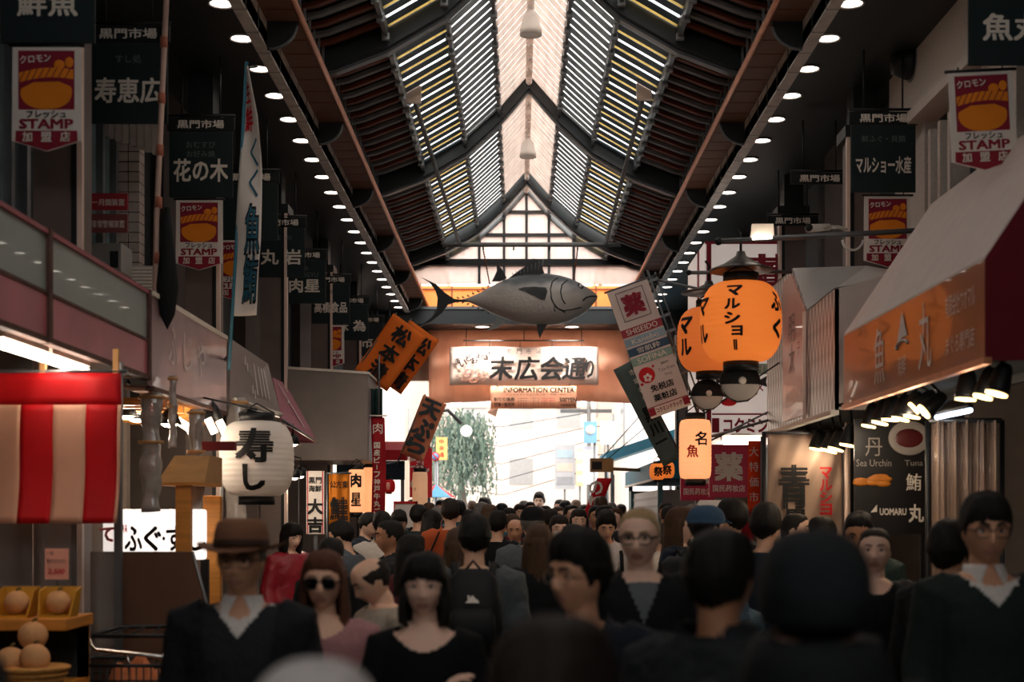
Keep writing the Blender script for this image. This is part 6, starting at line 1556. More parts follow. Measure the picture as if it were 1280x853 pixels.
def hair_mesh(style, yaw, pitch, fine):
    key = ('h', style, yaw, pitch, fine)
    if key in _PM: return _PM[key]
    R = head_rot(yaw, pitch); zf, zt_, ze, zn, th, tp = HAIRS[style]
    D, FF = sph(130, 64) if fine else sph(44, 26); vs = []; fs = [tuple(f) for f in FF]; wv = 1.0 if style in ('full', 'fringe', 'bob', 'long', 'short') else .45
    KN = [(0, zf), (.5, zf - .004), (.95, zt_), (1.3, ze - .012), (1.62, ze + .012), (1.95, -.045), (3.2, zn)]
    for d in D:
        p = head_pt(d); a = abs(math.atan2(p.x, -p.y))
        for (a0, z0), (a1, z1) in zip(KN, KN[1:]):
            if a <= a1: zl = z0 + (z1 - z0)*(a - a0)/(a1 - a0); break
        if style == 'bald' and p.z > .055 + (.02 if a > 2.3 else 0): t = -1
        else: t = p.z - zl + .013*mnoise.noise(Vector((a*13*(1 if p.x > 0 else -1), 0, 3)))*(1.2 if style in ('fringe', 'full', 'bob', 'short') else .5)
        if t > 0:
            f = 1 + th*min(1, t/.03) + wv*(.03*mnoise.noise(Vector((a*15*(1 if p.x > 0 else -1), d[2]*2.2, d[1]*3))) + .035*mnoise.noise(Vector((p.x*28, p.y*28, p.z*28))))
            q = p*f; q.z += tp*.6*max(0, d[2])
            if style in ('bob', 'long', 'full') and p.z < .03: q.x *= 1.05
        else: q = p*.9
        vs.append(R @ (HC + q))
    if style in ('bob', 'long', 'tied'):
        zend = {'bob': -.135, 'long': -.30, 'tied': -.16}[style]; a0 = {'bob': .95, 'long': 1.15, 'tied': 2.6}[style]; n, k = (56, 16) if fine else (24, 8); base = len(vs)
        for layer in (0, 1):
            for i in range(k + 1):
                v = i/k; z = .05 + (zend - .05)*v
                for j in range(n + 1):
                    a = a0 + (2*PI - 2*a0)*j/n
                    w_ = 1 + .13*math.sin(min(1, v*1.2)*PI/2) - (.10*max(0, v - .55) if style == 'bob' else -.1*v)
                    rx, ry = .089*w_, .108*w_
                    if style == 'tied': rx, ry = .04, .11 - .03*v
                    nn = .012*mnoise.noise(Vector((a*9, v*2.2, 5))) + .007*mnoise.noise(Vector((a*30, v*2, 9)))
                    s_ = (1 if layer == 0 else .72)
                    vs.append(R @ (HC + Vector(((rx + nn)*math.sin(a)*s_, .008 - (ry + nn)*math.cos(a)*s_, z + (.03*mnoise.noise(Vector((a*11, 2, 2))) if v > .8 else 0)))))
        w = n + 1
        for layer in (0, 1):
            o = base + layer*(k+1)*w
            for i in range(k):
                for j in range(n): f = (o+i*w+j, o+(i+1)*w+j, o+(i+1)*w+j+1, o+i*w+j+1); fs.append(f if layer == 0 else f[::-1])
        o2 = base + (k+1)*w
        for j in range(n): fs.append((base+k*w+j, o2+k*w+j, o2+k*w+j+1, base+k*w+j+1)); fs.append((base+j+1, o2+j+1, o2+j, base+j))
        for i in range(k):
            fs.append((base+i*w, o2+i*w, o2+(i+1)*w, base+(i+1)*w)); fs.append((base+(i+1)*w+n, o2+(i+1)*w+n, o2+i*w+n, base+i*w+n))
    me = raw_mesh('hair', vs, fs); _PM[key] = me; return me
def garment(kind, arms, d, vox, female, cut=None, zlow=.76, sleeve=1.0, wide=1.0, collar=0.0):
    """clothing grown round the torso and arms; cut(x, y, z) is True where it stays open"""
    key = ('g', kind, arms, d, vox, female, zlow, wide)
    if key in _PM: return _PM[key]
    vs, fs = [], []; k = (.92 if female else 1.0)*wide
    st = []
    for z, rx, ry, cy in TORSO:
        if z > 1.43: continue
        if z < zlow: continue
        rx2 = max(rx, .155) if z < 1.3 and d > .018 else rx
        st.append(((0, cy, z + (.012 if z > 1.3 else 0)), (rx2*k + d, 0, 0), (0, ry + d, 0)))
    st.insert(0, ((0, .01, zlow - .02), (.168*k + d*1.2, 0, 0), (0, .115 + d*1.2, 0)))
    if collar: st.append(((0, .012, 1.45), (.074 + collar, 0, 0), (0, .07 + collar, 0))); st.append(((0, .014, 1.485), (.07 + collar, 0, 0), (0, .068 + collar, 0)))
    loft(vs, fs, st, 26, 2.4)
    for s in (-1, 1):
        a = arm_pts(arms, s); a[0].x *= k
        e = a[1].lerp(a[2], .93*sleeve)
        limb(vs, fs, [a[0] - Vector((s*.05, 0, -.012)), a[0], a[0].lerp(a[1], .5), a[1], a[1].lerp(a[2], .4), e], [.052, .062, .052, .046, .043, .036], 14, d=d)
    me = remesh(vs, fs, vox, 2); me.name = kind
    bm = bmesh.new(); bm.from_mesh(me)
    for v in bm.verts:
        n_ = mnoise.noise(v.co*14) * .5 + mnoise.noise(v.co*34)*.35
        v.co += v.normal*(n_*min(.012, d*.45))
    if cut:
        dele = [f for f in bm.faces if cut(*f.calc_center_median())]; bmesh.ops.delete(bm, geom=dele, context='FACES')
    bm.to_mesh(me); bm.free()
    me.materials.clear(); me.materials.append(None)
    me.polygons.foreach_set('use_smooth', [True]*len(me.polygons)); me.polygons.foreach_set('material_index', [0]*len(me.polygons))
    _PM[key] = me; return me
def trousers_mesh(vox):
    if 'tr' in _PM: return _PM['tr']
    vs, fs = [], []
    loft(vs, fs, [((0, .008, z), (rx, 0, 0), (0, ry, 0)) for z, rx, ry in ((.74, .12, .10), (.84, .178, .125), (.93, .182, .128), (1.0, .162, .114))], 22, 2.3)
    for s in (-1, 1): limb(vs, fs, [(p[0]*s, p[1], p[2]) for p in LEGS], [.098, .088, .072, .07, .062], 14)
    me = remesh(vs, fs, .014, 2); me.materials.clear(); me.materials.append(None); me.polygons.foreach_set('use_smooth', [True]*len(me.polygons)); me.polygons.foreach_set('material_index', [0]*len(me.polygons)); _PM['tr'] = me; return me
def shoe_mesh(s):
    if ('sh', s) in _PM: return _PM[('sh', s)]
    vs, fs = [], []
    loft(vs, fs, [((s*.10, .085, .05), (.028, 0, 0), (0, 0, .048)), ((s*.10, .03, .062), (.042, 0, 0), (0, 0, .062)), ((s*.103, -.06, .045), (.046, 0, 0), (0, 0, .045)), ((s*.106, -.14, .034), (.048, 0, 0), (0, 0, .034)), ((s*.106, -.18, .026), (.03, 0, 0), (0, 0, .024))], 12, 2.5)
    me = raw_mesh('shoe', vs, fs); _PM[('sh', s)] = me; return me
def eye_mesh(s, R, female, key):
    k = ('e', s, key, female)
    if k in _PM: return _PM[k]
    vs, fs, idx = [], [], []; c = HC + Vector((s*.031, _EY[female] + .0045, .006))
    for rr, off, mi in (((.015, .008, .0072), 0, 0), ((.0068, .0045, .0066), -.0052, 1)):
        D, FF = sph(12, 8); b0 = len(vs); vs += [R @ (c + Vector((d[0]*rr[0], d[1]*rr[1] + off, d[2]*rr[2]))) for d in D]; fs += [tuple(b0 + i for i in f) for f in FF]; idx += [mi]*len(FF)
    # upper lash line
    b0 = len(vs); pts = [c + Vector(((-.015 + .005*i), -.0075 + .0035*abs(i - 3)/1.5, .0052*math.cos((i - 3)/3*1.3))) for i in range(7)]
    v2, f2 = [], []; limb(v2, f2, pts, [.0012, .0018, .002, .002, .002, .0018, .0012], 6); vs += [R @ p for p in v2]; fs += [tuple(b0 + i for i in f) for f in f2]; idx += [1]*len(f2)
    me = raw_mesh('eye', vs, fs, 2, idx); _PM[k] = me; return me
def brow_mesh(s, R, female, key):
    k = ('w', s, key, female)
    if k in _PM: return _PM[k]
    vs, fs = [], []; th = .0032 if female else .0048
    limb(vs, fs, [R @ (HC + Vector((s*x, _BY[female] + dy, z))) for x, dy, z in ((.012, -.0035, .027), (.025, -.002, .032), (.038, .003, .032), (.047, .010, .027))], [th*.8, th, th, th*.5], 8)
    me = raw_mesh('eyebrow', vs, fs); _PM[k] = me; return me
def part(name, me, par, mats, label=None):
    o = bpy.data.objects.new(name, me); COL.objects.link(o); o.parent = par
    for i, m in enumerate(mats):
        if i < len(o.material_slots): o.material_slots[i].link = 'OBJECT'; o.material_slots[i].material = m
    if label: o['label'] = label
    return o
SKIN = {n_: mat('skin_' + n_, c, .5, var=.06, scale=20) for n_, c in (('fair', 'eabfa6'), ('light', 'e0b092'), ('warm', 'd09a78'), ('tan', 'b57f5e'))}
m_lip = mat('lips', 'b98270', .4, var=.08); m_eyew = mat('eye_white', 'e6ddd6', .2); m_iris = mat('dark_iris', '1c120e', .15)
HAIRM = {n_: mat('hair_' + n_, c, .6, var=.35, scale=30, stretch=(6, 6, 1), bump=.5) for n_, c in (('black', '14110f'), ('dark', '221a15'), ('brown', '46301f'), ('auburn', '5a3524'), ('blond', 'a58862'), ('grey', '6f6a64'))}
m_shoe = mat('black_shoe', '17171a', .5); m_trou = {n_: mat('trousers_' + n_, c, .8, var=.1) for n_, c in (('black', '18191b'), ('navy', '20283a'), ('grey', '45474a'))}
def cloth(name, c, rough=.85, bump=.4): return mat('cloth_' + name, c, rough, var=.12, scale=60, bump=bump)
def person(px, py, Y, face, label, skin='light', hair='black', style='short', tops=(), arms='down', yaw=0.0, pitch=0.0, female=False, fine=True, trousers='black', wide=1.0, eyes=True, group=None, scale=None, X=None):
    """tops: (kind, cloth, inflate, cut, options). face: way the body looks, 0 = towards the viewer, counter-clockwise from above"""
    yaw, pitch = round(yaw, 2), round(pitch, 2)
    ez = CZ + (PY - py)/F*Y; s = scale or ez/1.593
    vox = .0058 if fine else .015
    b = part('person', body_mesh(vox, arms, yaw, pitch, female, fine, wide), None, [SKIN[skin], m_lip]); tag(b, label, 'person', group)
    b.location = (PXX(px, Y) if X is None else X, Y, 0); b.rotation_euler = (0, 0, face); b.scale = (s, s, s)
    R = head_rot(yaw, pitch); key = (yaw, pitch)
    if style: part('hair', hair_mesh(style, yaw, pitch, fine), b, [HAIRM[hair]])
    if eyes:
        for s_ in (-1, 1): part('eye', eye_mesh(s_, R, female, key), b, [m_eyew, m_iris]); part('eyebrow', brow_mesh(s_, R, female, key), b, [HAIRM[hair if hair != 'grey' else 'dark']])
    for kind, m, d, cut, op in tops:
        part(kind, garment(kind, arms, d, .010 if fine else .018, female, cut, wide=wide, **op), b, [m])
    part('trousers', trousers_mesh(vox), b, [m_trou[trousers]])
    for s_ in (-1, 1): part('shoe', shoe_mesh(s_), b, [m_shoe])
    return b, R
def mbpart(mb, name, par):
    o = mb.build(name, par); return o
def glasses(b, R, female=False, m=None, lens=None, w=.026, h=.019, r=.0018):
    mb = MB(); ey = _EY[female] - .016
    mb.T = R @ Matrix.Translation(HC)
    for s in (-1, 1):
        ring = [(s*.033 + w*math.copysign(abs(math.cos(t))**.7, math.cos(t)), ey + .10*((w*math.cos(t)*s + .033)**2)*2, .002 + h*math.copysign(abs(math.sin(t))**.8, math.sin(t))) for t in [2*PI*i/20 for i in range(21)]]
        mb.tube(ring, r, m, 6, cap=False)
        if lens: mb.add(ring[:20] + [(s*.033, ey - .006, .002)], [(i, (i+1) % 20, 20) for i in range(20)], lens, True); mb.add([(p[0], p[1] + .002, p[2]) for p in ring[:20]], [tuple(range(20))], lens)
        mb.tube([(s*(.033 + w), ey + .012, .008), (s*.077, -.03, .008), (s*.078, .012, .004)], r, m, 6)
    mb.tube([(-.033 + w, ey - .001, .005), (0, ey - .004, .008), (.033 - w, ey - .001, .005)], r, m, 6)
    return mb.build('sunglasses' if lens else 'glasses', b)
def cap(b, R, m, vis=True, zlow=.04, puff=1.13, name='cap'):
    D, FF = sph(40, 28); vs = []; fs = []
    for d in D:
        p = head_pt(d); t = p.z - zlow
        q = p*(puff + .01*max(0, d[2])) if t > 0 else Vector((p.x*puff, p.y*puff, zlow)) if t > -.03 else p*.9
        vs.append(R @ (HC + q))
    mb = MB(); mb.add(vs, FF, m, True); o = mb.build(name, b)
    if vis:
        v2 = MB(); v2.T = R @ Matrix.Translation(HC)
        v2.grid(lambda u, v: (.075*math.sin((u - .5)*2.4), -.085 - .07*v*math.cos((u - .5)*2.2), zlow + .008 - .018*v - .012*abs(u - .5)), 14, 5, m, (0, 0, .005)); v2.build('visor', o)
    return o
def vcut(depth, half, top=1.40, zc=None):
    """front opening: V of half-width half at height top closing at depth"""
    return lambda x, y, z: (y < .02 and z > depth and abs(x) < half*(z - depth)/(top - depth)) or (z > top - .005 and abs(x) < half*1.1)
def scoop(zlow, half): return lambda x, y, z: (y < .0 and z > zlow + .9*(x*x)/(half*half)*.07 and abs(x) < half) or (z > 1.405 and abs(x) < half*.8)
def neck(half=.075, top=1.425): return lambda x, y, z: z > top and abs(x) < half
def opened(w0, w1, zc=.7): return lambda x, y, z: (y < .0 and abs(x) < w0 + (w1 - w0)*(z - .8)/.6) or (z > 1.41 and abs(x) < .085)
def collar(b, m, spread=.075, drop=.075, z=1.455, rr=.066):
    for s in (-1, 1):
        mb = MB()
        mb.grid(lambda u, v: (s*(rr*math.sin(.15 + u*1.9) + (.012 + spread*.35*(1 - u))*v), .012 - rr*1.05*math.cos(.15 + u*1.9) - .018*v*(1 - u*.5), z + .012 - (drop*(1 - .5*u) + .0)*v), 12, 4, m, (0, .004, -.002)); mb.build('collar', b)

charcoal = cloth('charcoal', '26272a'); black = cloth('black', '101113'); navy = cloth('navy', '1a2431'); greyj = cloth('dark_grey', '3a3e42'); shirt = cloth('white_shirt', 'd9d2cb', .7, .2); pinkt = cloth('dusty_pink', 'a87878'); lgrey = cloth('slate_grey', '565c62')
olive = cloth('dark_olive', '2b3a36'); rust = cloth('rust_orange', 'b5532a'); redq = cloth('crimson', '8e1626', .4); denim = cloth('denim_blue', '4a6272'); cream = cloth('cream', 'cfc6bb'); beige = cloth('oatmeal', '9c8f80'); brown = cloth('dark_brown', '3a2c24'); teal = cloth('dull_teal', '35545a'); wine = cloth('wine', '5a2029')
NO = {}
# --- the man in the hat
b, R = person(303, 699, 5.0, .05, 'older man in a brown felt hat, glasses, white collar, V-neck and dark open coat', skin='warm', hair='grey', style='crop', yaw=-.12, pitch=.03,
    tops=[('shirt', shirt, .007, vcut(1.385, .03), dict(zlow=.84)), ('sweater', charcoal, .015, vcut(1.325, .062), dict(zlow=.80)), ('coat', cloth('coat_black', '1b1c1f'), .034, opened(.075, .13), dict(zlow=.765))])
collar(b, shirt); glasses(b, R, m=m_black)
mb = MB(); mb.T = R @ Matrix.Translation(HC) @ Matrix.Rotation(-.05, 4, 'X'); m_felt = mat('brown_felt', '7d5640', .9, var=.12, bump=.3)
mb.lathe([(.088, .035), (.093, .05), (.095, .07), (.093, .10), (.084, .135), (.06, .150), (.03, .142), (0, .137)], m_felt, n=32, sy=1.22)
vs = []; n = 40
for rr, dz in ((.085, .04), (.12, .036), (.15, .042), (.152, .046), (.12, .042), (.085, .048)):
    for j in range(n): t = 2*PI*j/n; vs.append((rr*math.cos(t), rr*1.17*math.sin(t), dz + .022*max(0, (rr - .09)/.06)*abs(math.cos(t))**2 - .012*max(0, (rr - .09)/.06)*max(0, -math.sin(t))))
mb.add(vs, [(i*n + j, i*n + (j+1) % n, (i+1)*n + (j+1) % n, (i+1)*n + j) for i in range(5) for j in range(n)], m_felt, True)
hat = mb.build('hat', b)
mb = MB(); mb.T = R @ Matrix.Translation(HC) @ Matrix.Rotation(-.05, 4, 'X'); mb.lathe([(.0945, .05), (.0975, .055), (.0975, .075), (.0945, .078)], mat('hat_ribbon', '3d2b22', .7), n=32, sy=1.22); mb.build('hat_band', hat)
# --- woman in sunglasses
b, R = person(406, 725, 5.5, .1, 'woman with long auburn hair, black sunglasses and dusty pink top', skin='light', hair='auburn', style='long', yaw=-.15, pitch=.05, female=True, tops=[('blouse', pinkt, .012, scoop(1.36, .10), NO)])
glasses(b, R, True, m_black, mat('dark_lens', '0b0b0c', .08), w=.029, h=.021, r=.003)
# --- bald man in profile
person(478, 719, 6.6, -1.0, 'balding man with bowed head and grey shirt beside the woman in black', skin='light', hair='dark', style='bald', yaw=-.2, pitch=.5, tops=[('shirt', beige, .012, neck(), NO)])
# --- woman in black
b, R = person(531, 731, 5.1, .03, 'woman with black bob, scoop-neck black top and folded arms', skin='fair', hair='black', style='bob', arms='fold', pitch=.02, yaw=-.06, female=True, tops=[('top', cloth('jersey_black', '0c0c0e', .9, .15), .011, scoop(1.345, .115), dict(sleeve=.9))])
def backpack(par_b, label, m, dz=0, emblem=False):
    loc = par_b.matrix_basis @ Vector((0, .145, .98 + dz)); s = par_b.scale[0]
    r = root('backpack', loc, label, 'backpack', rotz=par_b.rotation_euler[2]); r.scale = (s, s, s)
    vs, fs = [], []
    loft(vs, fs, [((0, .07, 0), (.13, 0, 0), (0, .06, 0)), ((0, .085, .08), (.15, 0, 0), (0, .08, 0)), ((0, .08, .25), (.145, 0, 0), (0, .075, 0)), ((0, .06, .38), (.12, 0, 0), (0, .055, 0)), ((0, .045, .43), (.07, 0, 0), (0, .03, 0))], 20, 3.2)
    MB().add(vs, fs, m, True).build('bag', r)
    vs, fs = [], []; loft(vs, fs, [((0, .155, .05), (.10, 0, 0), (0, .02, 0)), ((0, .17, .10), (.115, 0, 0), (0, .03, 0)), ((0, .165, .20), (.11, 0, 0), (0, .025, 0)), ((0, .15, .24), (.09, 0, 0), (0, .012, 0))], 16, 3.2); MB().add(vs, fs, m, True).build('front_pocket', r)
    for s_ in (-1, 1):
        MB().tube([(s_*.09, .03, .38), (s_*.10, -.07, .455), (s_*.115, -.15, .43), (s_*.125, -.27, .36), (s_*.13, -.285, .2), (s_*.15, -.2, .05), (s_*.14, .03, .04)], .017, m, 8, flat=.5).build('strap', r)
    MB().tube([(-.04, .05, .42), (0, .055, .47), (.04, .05, .42)], .008, m, 6).build('grab_loop', r)
    if emblem:
        mb = MB(); y = .163
        for i in range(3): mb.add([(-.03 + .02*i, y, .275), (-.018 + .02*i, y, .275), (-.008 + .02*i - .008, y, .285 + .01*i), (-.02 + .02*i - .006, y, .285 + .01*i)][::-1], [(0, 1, 2, 3)], m_ink)
        mb.add([(.035, y + .002, .268), (-.035, y + .002, .268), (0, y - .012, .305)], [(0, 1, 2)], m_ink); mb.build('emblem', r)
    return r
b, R = person(593, 672, 7.4, PI, 'man seen from behind in a dark grey quilted jacket with a black backpack', hair='black', style='short', yaw=.1, tops=[('jacket', cloth('quilted_grey', '4a4f52', .6, .6), .032, neck(), dict(collar=.008))])
backpack(b, 'black backpack with a small white emblem on the grey quilted jacket', mat('backpack_black', '0e0f11', .6, var=.2), .03, True)
# --- dark-haired man in glasses looking aside
b, R = person(728, 719, 4.4, -.15, 'dark-haired man in thin glasses and navy jacket looking to one side', skin='warm', hair='black', style='full', yaw=-.72, pitch=.0, tops=[('shirt', navy, .008, neck(.07, 1.42), NO), ('jacket', cloth('navy_jacket', '151c26'), .03, vcut(1.25, .07, 1.43), dict(collar=.014))])
glasses(b, R, m=mat('thin_gold_rim', 'b09a80', .3, metal=.8), r=.0013)
# --- tall fair man
b, R = person(801, 668, 5.8, .0, 'tall fair man with receding hair, glasses, grey T-shirt and black jacket', skin='fair', hair='blond', style='thin', yaw=-.22, pitch=.12, tops=[('shirt', cloth('grey_tee', '62666a'), .009, neck(.085, 1.41), NO), ('jacket', black, .03, opened(.06, .10), NO)])
glasses(b, R, m=m_black, r=.0022)
# --- denim jacket
b, R = person(882, 658, 8.2, 2.15, 'person in a blue cap and faded denim jacket turned away', hair='black', style='crop', arms='hold', tops=[('denim_jacket', denim, .03, neck(), dict(collar=.006))])
cap(b, R, cloth('blue_cap', '35506a'), True, .035)
backpack(b, 'black backpack on the denim jacket', mat('backpack_black', '0e0f11', .6, var=.2), .02)
mb = MB(); mb.grid(lambda u, v: (.095*math.cos(u*2*PI), .012 + .09*math.sin(u*2*PI), 1.43 + .05*v), 20, 3, cream, (0, 0, .004)); mb.build('fleece_collar', b)
# --- nearest, out of focus
b, R = person(900, 722, 3.5, 2.5, 'very close out-of-focus man from behind, short hair, dark collared jacket', skin='tan', hair='black', style='short', yaw=.15, tops=[('jacket', cloth('grey_black', '24272a'), .034, neck(.06, 1.46), dict(collar=.02))])
b, R = person(1018, 752, 2.35, PI, 'closest blurred figure from behind in a dark knitted hat and dark coat', hair='black', style='crop', wide=1.08, tops=[('coat', cloth('coat_dark', '17191b'), .045, neck(.06, 1.5), dict(collar=.03))])
cap(b, R, cloth('dark_knit', '202427'), False, -.03, 1.17, 'knitted_hat')
mb = MB(); mb.lathe([(.07, 1.40), (.115, 1.42), (.125, 1.46), (.115, 1.50), (.10, 1.535), (.07, 1.53)], cloth('scarf_dark', '1c1f22'), n=26, sy=1.05, c=(0, .012, 0)); mb.build('scarf', b)
person(1094, 687, 7.0, -.1, 'pale woman with tied-back brown hair and dark clothes near the black menu poster', skin='fair', hair='dark', style='tied', yaw=-.15, female=True, tops=[('top', black, .012, scoop(1.37, .08), NO), ('jacket', charcoal, .028, opened(.05, .09), NO)])
person(1074, 664, 8.4, -.5, 'dark-haired man with bowed head just behind the pale woman with tied-back hair', skin='tan', hair='black', style='short', pitch=.3, yaw=.2, tops=[('jacket', olive, .03, neck(), dict(collar=.01))])
person(1187, 690, 6.4, 2.3, 'dark-haired person turned away between the pale woman and the glasses man', skin='warm', hair='black', style='full', tops=[('coat', black, .032, neck(), dict(collar=.012))])
b, R = person(1231, 660, 5.3, .05, 'tall man with glasses, white open collar and dark green V-neck sweater', skin='warm', hair='black', style='fringe', yaw=-.1, pitch=.08, tops=[('shirt', shirt, .008, vcut(1.39, .03), dict(zlow=.84)), ('sweater', cloth('dark_green', '1f2a27'), .018, vcut(1.325, .075), NO)])
collar(b, shirt, .09, .10); glasses(b, R, m=m_black, r=.002)
person(1392, 800, 1.9, -1.45, 'very blurred brown-haired figure in profile cut by the picture edge', skin='warm', hair='brown', style='short', tops=[('coat', brown, .03, neck(), NO)])
person(692, 872, 2.05, 2.6, 'blurred dark brown head rising from the bottom edge in front of everyone', skin='light', hair='dark', style='bob', female=True, tops=[('coat', brown, .03, neck(), NO)])
b, R = person(392, 935, 1.75, PI, 'blurred pale grey and blue knitted hat rising from the bottom edge', hair='brown', style='crop', female=True, tops=[('coat', lgrey, .03, neck(), NO)])
o = cap(b, R, cloth('pale_knit', 'b9b4b2'), False, -.01, 1.16, 'knitted_hat')
mb = MB(); mb.T = R @ Matrix.Translation(HC); mb.lathe([(.088, -.02), (.096, -.015), (.096, .02), (.088, .025)], cloth('blue_knit', '6f8ba6'), n=28, sy=1.25, c=(0, .004, 0)); mb.build('hat_band', o)
person(-62, 905, 2.1, PI*.9, 'blurred dark head at the bottom edge by the melons', hair='black', style='short', tops=[('coat', charcoal, .03, neck(), NO)])

# --- the middle distance
MID = [
 (363, 670, 12.6, .75, 'woman with black bob in a shiny crimson jacket by the white 大吉 sign', 'fair', 'black', 'bob', True, [('jacket', redq, .03)], 0, .2),
 (414, 694, 9.2, 2.9, 'low dark head of a person in black before the grey-jacketed man', 'light', 'black', 'short', False, [('coat', black, .03)], 0, 0),
 (432, 668, 11.2, -1.9, 'dark-haired man in a grey jacket bending towards the stalls', 'light', 'black', 'short', False, [('jacket', lgrey, .03)], 0, .3),
 (489, 670, 10.0, -1.35, 'dark-skinned man in profile with short hair and a dark jacket', 'tan', 'black', 'crop', False, [('jacket', charcoal, .03)], .1, .05),
 (514, 690, 9.4, 2.4, 'long-haired person in wine-coloured top behind the woman in black', 'light', 'black', 'long', True, [('top', wine, .02)], 0, 0),
 (457, 655, 14.4, 1.1, 'young man with bowed head in dark blue beside the narrow red nobori', 'fair', 'black', 'short', False, [('jacket', navy, .03)], 0, .3),
 (563, 640, 14.0, PI, 'person from behind in a rust-orange jacket', 'light', 'dark', 'short', False, [('jacket', rust, .03)], .1, 0),
 (523, 645, 16.2, 2.8, 'person from behind in a dark green coat under the cream cylinder lantern', 'light', 'black', 'short', False, [('coat', olive, .03)], 0, 0),
 (499, 652, 15.0, .3, 'man with thick black hair facing down beside the red-framed menu board', 'light', 'black', 'fringe', False, [('jacket', black, .03)], -.2, .3),
 (573, 684, 9.0, 3.0, 'brown-haired woman from behind between the orange jacket and the backpack', 'light', 'brown', 'long', True, [('coat', teal, .03)], 0, 0),
 (673, 680, 8.8, PI, 'woman from behind with very long brown hair and a black coat', 'light', 'brown', 'long', True, [('coat', black, .035)], 0, 0),
 (666, 654, 10.4, 2.9, 'man from behind in a black cap and blue-grey jacket', 'light', 'grey', 'crop', False, [('jacket', lgrey, .03)], 0, 0),
 (699, 662, 12.4, .1, 'long-haired woman wearing a white face mask', 'fair', 'dark', 'long', True, [('coat', beige, .03)], 0, 0),
 (716, 678, 9.6, PI, 'black-haired woman from behind in a cream top', 'light', 'black', 'long', True, [('top', cream, .02)], 0, 0),
 (724, 652, 14.6, .2, 'round-faced woman with long dark hair above the cream top', 'fair', 'dark', 'long', True, [('coat', charcoal, .03)], -.2, 0),
 (757, 656, 12.9, .05, 'young man with full dark hair looking down, white shirt and dark straps', 'light', 'black', 'full', False, [('shirt', shirt, .014)], 0, .35),
 (850, 656, 10.4, 1.2, 'woman with long brown hair in a dark coat beside the denim jacket', 'fair', 'brown', 'long', True, [('coat', navy, .03)], 0, 0),
 (827, 672, 12.0, -2.4, 'person in a cream coat half hidden behind the tall fair man', 'light', 'dark', 'short', False, [('coat', cream, .03)], 0, 0),
 (622, 655, 13.2, 2.9, 'person from behind in a black jacket with a red sleeve stripe', 'light', 'black', 'short', False, [('jacket', black, .03)], 0, 0),
 (644, 662, 14.2, -.3, 'older bald man facing the viewer in a teal jacket', 'warm', 'grey', 'bald', False, [('jacket', teal, .03)], .2, .15),
 (916, 648, 9.9, -2.6, 'dark-haired man below the front maroon drugstore board, in charcoal', 'light', 'black', 'fringe', False, [('coat', charcoal, .03)], .2, 0),
 (957, 658, 9.2, 2.6, 'person from behind with bushy black hair before the 青 noren', 'light', 'black', 'full', False, [('coat', navy, .03)], 0, 0),
 (992, 660, 10.7, 1.0, 'woman with tied black hair in profile in front of the 青 noren', 'fair', 'black', 'tied', True, [('coat', black, .03)], .1, .1),
 (1027, 668, 9.9, -2.5, 'dark-haired person facing the noren below the red マルショー letters', 'warm', 'black', 'short', False, [('coat', brown, .03)], 0, 0),
 (586, 650, 17.5, 3.0, 'person from behind in navy just past the rust-orange jacket', 'light', 'black', 'short', False, [('jacket', navy, .03)], 0, 0),
 (745, 646, 17.0, .4, 'man with glasses and swept hair in brown facing the viewer', 'warm', 'black', 'short', False, [('jacket', brown, .03)], -.3, 0),
]
for px, py, Y, face, lab, sk, hc, st, fem, tops, yaw, pitch in MID:
    b, R = person(px, py, Y, face, lab, skin=sk, hair=hc, style=st, female=fem, fine=False, yaw=yaw, pitch=pitch, tops=[(k, m, d, neck(.07, 1.43), dict(collar=.004)) for k, m, d in tops])
    if 'black cap' in lab: cap(b, R, black, True, .035)
    if 'face mask' in lab:
        mb = MB(); mb.T = R @ Matrix.Translation(HC); mb.grid(lambda u, v: (.058*math.sin((u - .5)*2.6), -.098*math.cos((u - .5)*1.9) - .012*math.sin(v*PI), -.105 + .095*v), 12, 6, shirt, (0, .004, 0)); mb.build('face_mask', b)
    if 'dark-skinned' in lab: backpack(b, 'dark backpack on the man in profile', mat('backpack_slate', '2b3238', .6, var=.2))
    if 'dark straps' in lab: backpack(b, 'backpack whose dark straps cross the white shirt', mat('backpack_black', '0e0f11', .6, var=.2))
    if lab.startswith('person from behind in a rust'):
        r = root('shoulder_bag', b.matrix_basis @ Vector((.24, .06, .78)), 'black bag slung over the rust-orange jacket', 'bag', rotz=face)
        MB().box((-.03, -.1, 0), (.06, .14, .26), black).build('pouch', r, bevel=.02); MB().tube([(.0, -.05, .25), (-.08, -.19, .5), (-.16, -.1, .70), (-.16, .05, .70), (-.08, .15, .5), (.0, .1, .25)], .018, black, 6, flat=.5).build('strap', r)
    if 'sleeve stripe' in lab:
        mb = MB(); a = arm_pts('down', -1); mb.tube([a[0] + Vector((-.09, .0, .02)), a[0].lerp(a[1], .5) + Vector((-.085, 0, 0)), a[1] + Vector((-.075, 0, 0))], .016, mat('stripe_red', 'c01f2a', .7), 6); mb.build('stripe', b)
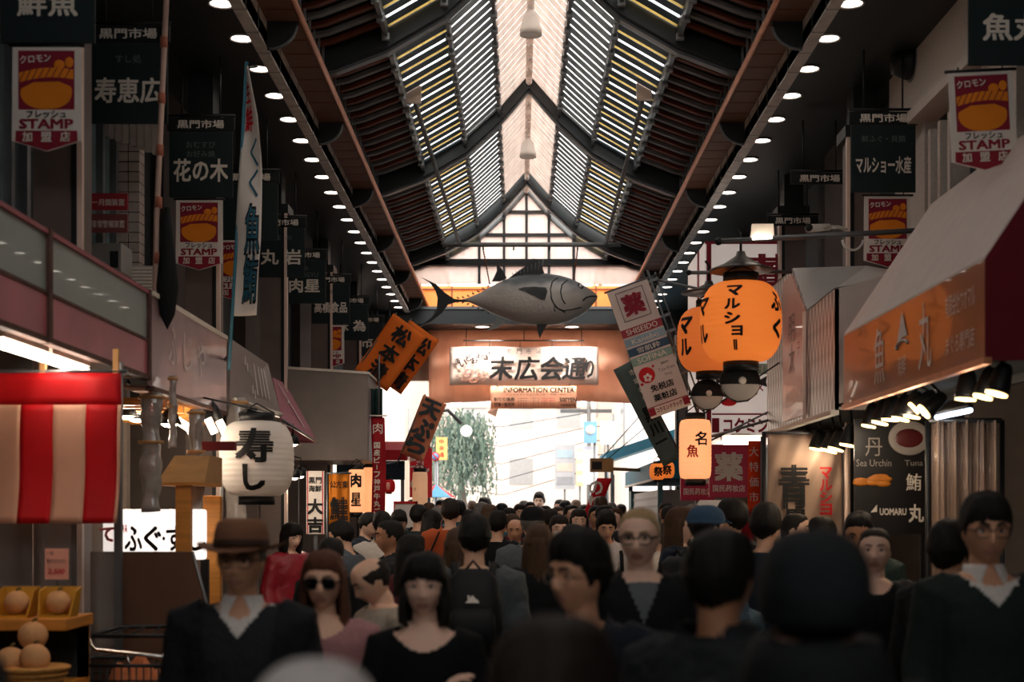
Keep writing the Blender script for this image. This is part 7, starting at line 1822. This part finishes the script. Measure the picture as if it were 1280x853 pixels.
# --- the far crowd
rnd = random.Random(21)
TOPC = [('black', black), ('navy', navy), ('charcoal', charcoal), ('grey', lgrey), ('olive', olive), ('brown', brown), ('beige', beige), ('teal', teal), ('wine-red', wine), ('cream', cream), ('dusty pink', pinkt), ('denim', denim)]
used = set(); placed = [(o.location.x, o.location.y) for o in COL.objects if o.name.startswith('person')]
def add_far(px, py, Y, away, st=None, hc=None, tc=None):
    X = PXX(px, Y)
    if min(math.hypot(X - a, Y - c) for a, c in placed) < .5 or X > 1.8: return False
    for _ in range(60):
        s_ = st or rnd.choice(['short', 'short', 'crop', 'short', 'full', 'bob', 'long', 'tied']); h_ = hc or rnd.choice(['black', 'black', 'dark', 'brown', 'grey']); c_ = tc or rnd.choice(TOPC)
        k = (s_, h_, c_[0], away)
        if k not in used: break
    used.add(k); placed.append((X, Y))
    hn = {'short': 'short', 'crop': 'cropped', 'fringe': 'fringed', 'full': 'bushy', 'bob': 'bobbed', 'long': 'long', 'tied': 'tied-back'}[s_]
    hd = {'black': 'black', 'dark': 'dark brown', 'brown': 'brown', 'grey': 'grey'}[h_]
    lab = 'far-off person in a %s coat, %s %s hair, %s' % (c_[0], hn, hd, 'seen from behind' if away else 'facing the viewer')
    fem = s_ in ('bob', 'long', 'tied')
    person(px, py, Y, (PI if away else 0) + rnd.choice((-.4, -.15, 0, .2, .4)), lab, skin=rnd.choice(['fair', 'light', 'light', 'warm']), hair=h_, style=s_, female=fem, fine=False, yaw=rnd.choice((0, 0, .3, -.3)), pitch=rnd.choice((0, 0, .2)),
           tops=[('coat', c_[1], .03, neck(.07, 1.43), dict(collar=.004))], eyes=not away, trousers=rnd.choice(['black', 'navy', 'grey']), group='crowd far down the arcade')
    return True
for px, py, Y, aw in ((536, 640, 19, True), (546, 646, 18, True), (552, 636, 23, False), (600, 640, 19.5, True), (606, 633, 24, False), (612, 646, 16, True), (628, 640, 21, True), (636, 648, 18, False), (650, 642, 20, False), (655, 634, 26, True), (662, 638, 23, False), (674, 627, 27, False), (682, 644, 18.5, False), (688, 650, 16, True), (697, 645, 20, False), (706, 638, 24, True), (713, 643, 19, False), (730, 640, 22, False), (733, 632, 18.6, True), (742, 636, 25, True), (752, 633, 19.5, True), (764, 640, 21, True), (770, 648, 17.5, False), (508, 640, 20, True), (515, 634, 24, False), (776, 640, 24, True), (838, 648, 14.5, True), (832, 640, 17, False), (868, 648, 12.9, True), (896, 650, 12.6, False), (478, 656, 13.0, True), (538, 652, 15.5, True), (640, 655, 15.2, True), (700, 634, 28, False), (720, 634, 29, True), (590, 634, 28, True), (575, 638, 22, True), (565, 632, 30, False), (668, 646, 16.8, True), (755, 645, 15.4, False), (1000, 650, 12.2, False)):
    add_far(px, py, Y, aw)
for k in range(26):
    Y = rnd.uniform(19, 33); X = rnd.uniform(-1.7, 2.0); s = rnd.uniform(.92, 1.04); px = PX + X/Y*F; py = PY - (1.593*s - CZ)/Y*F
    add_far(px, py, Y, rnd.random() < .55)
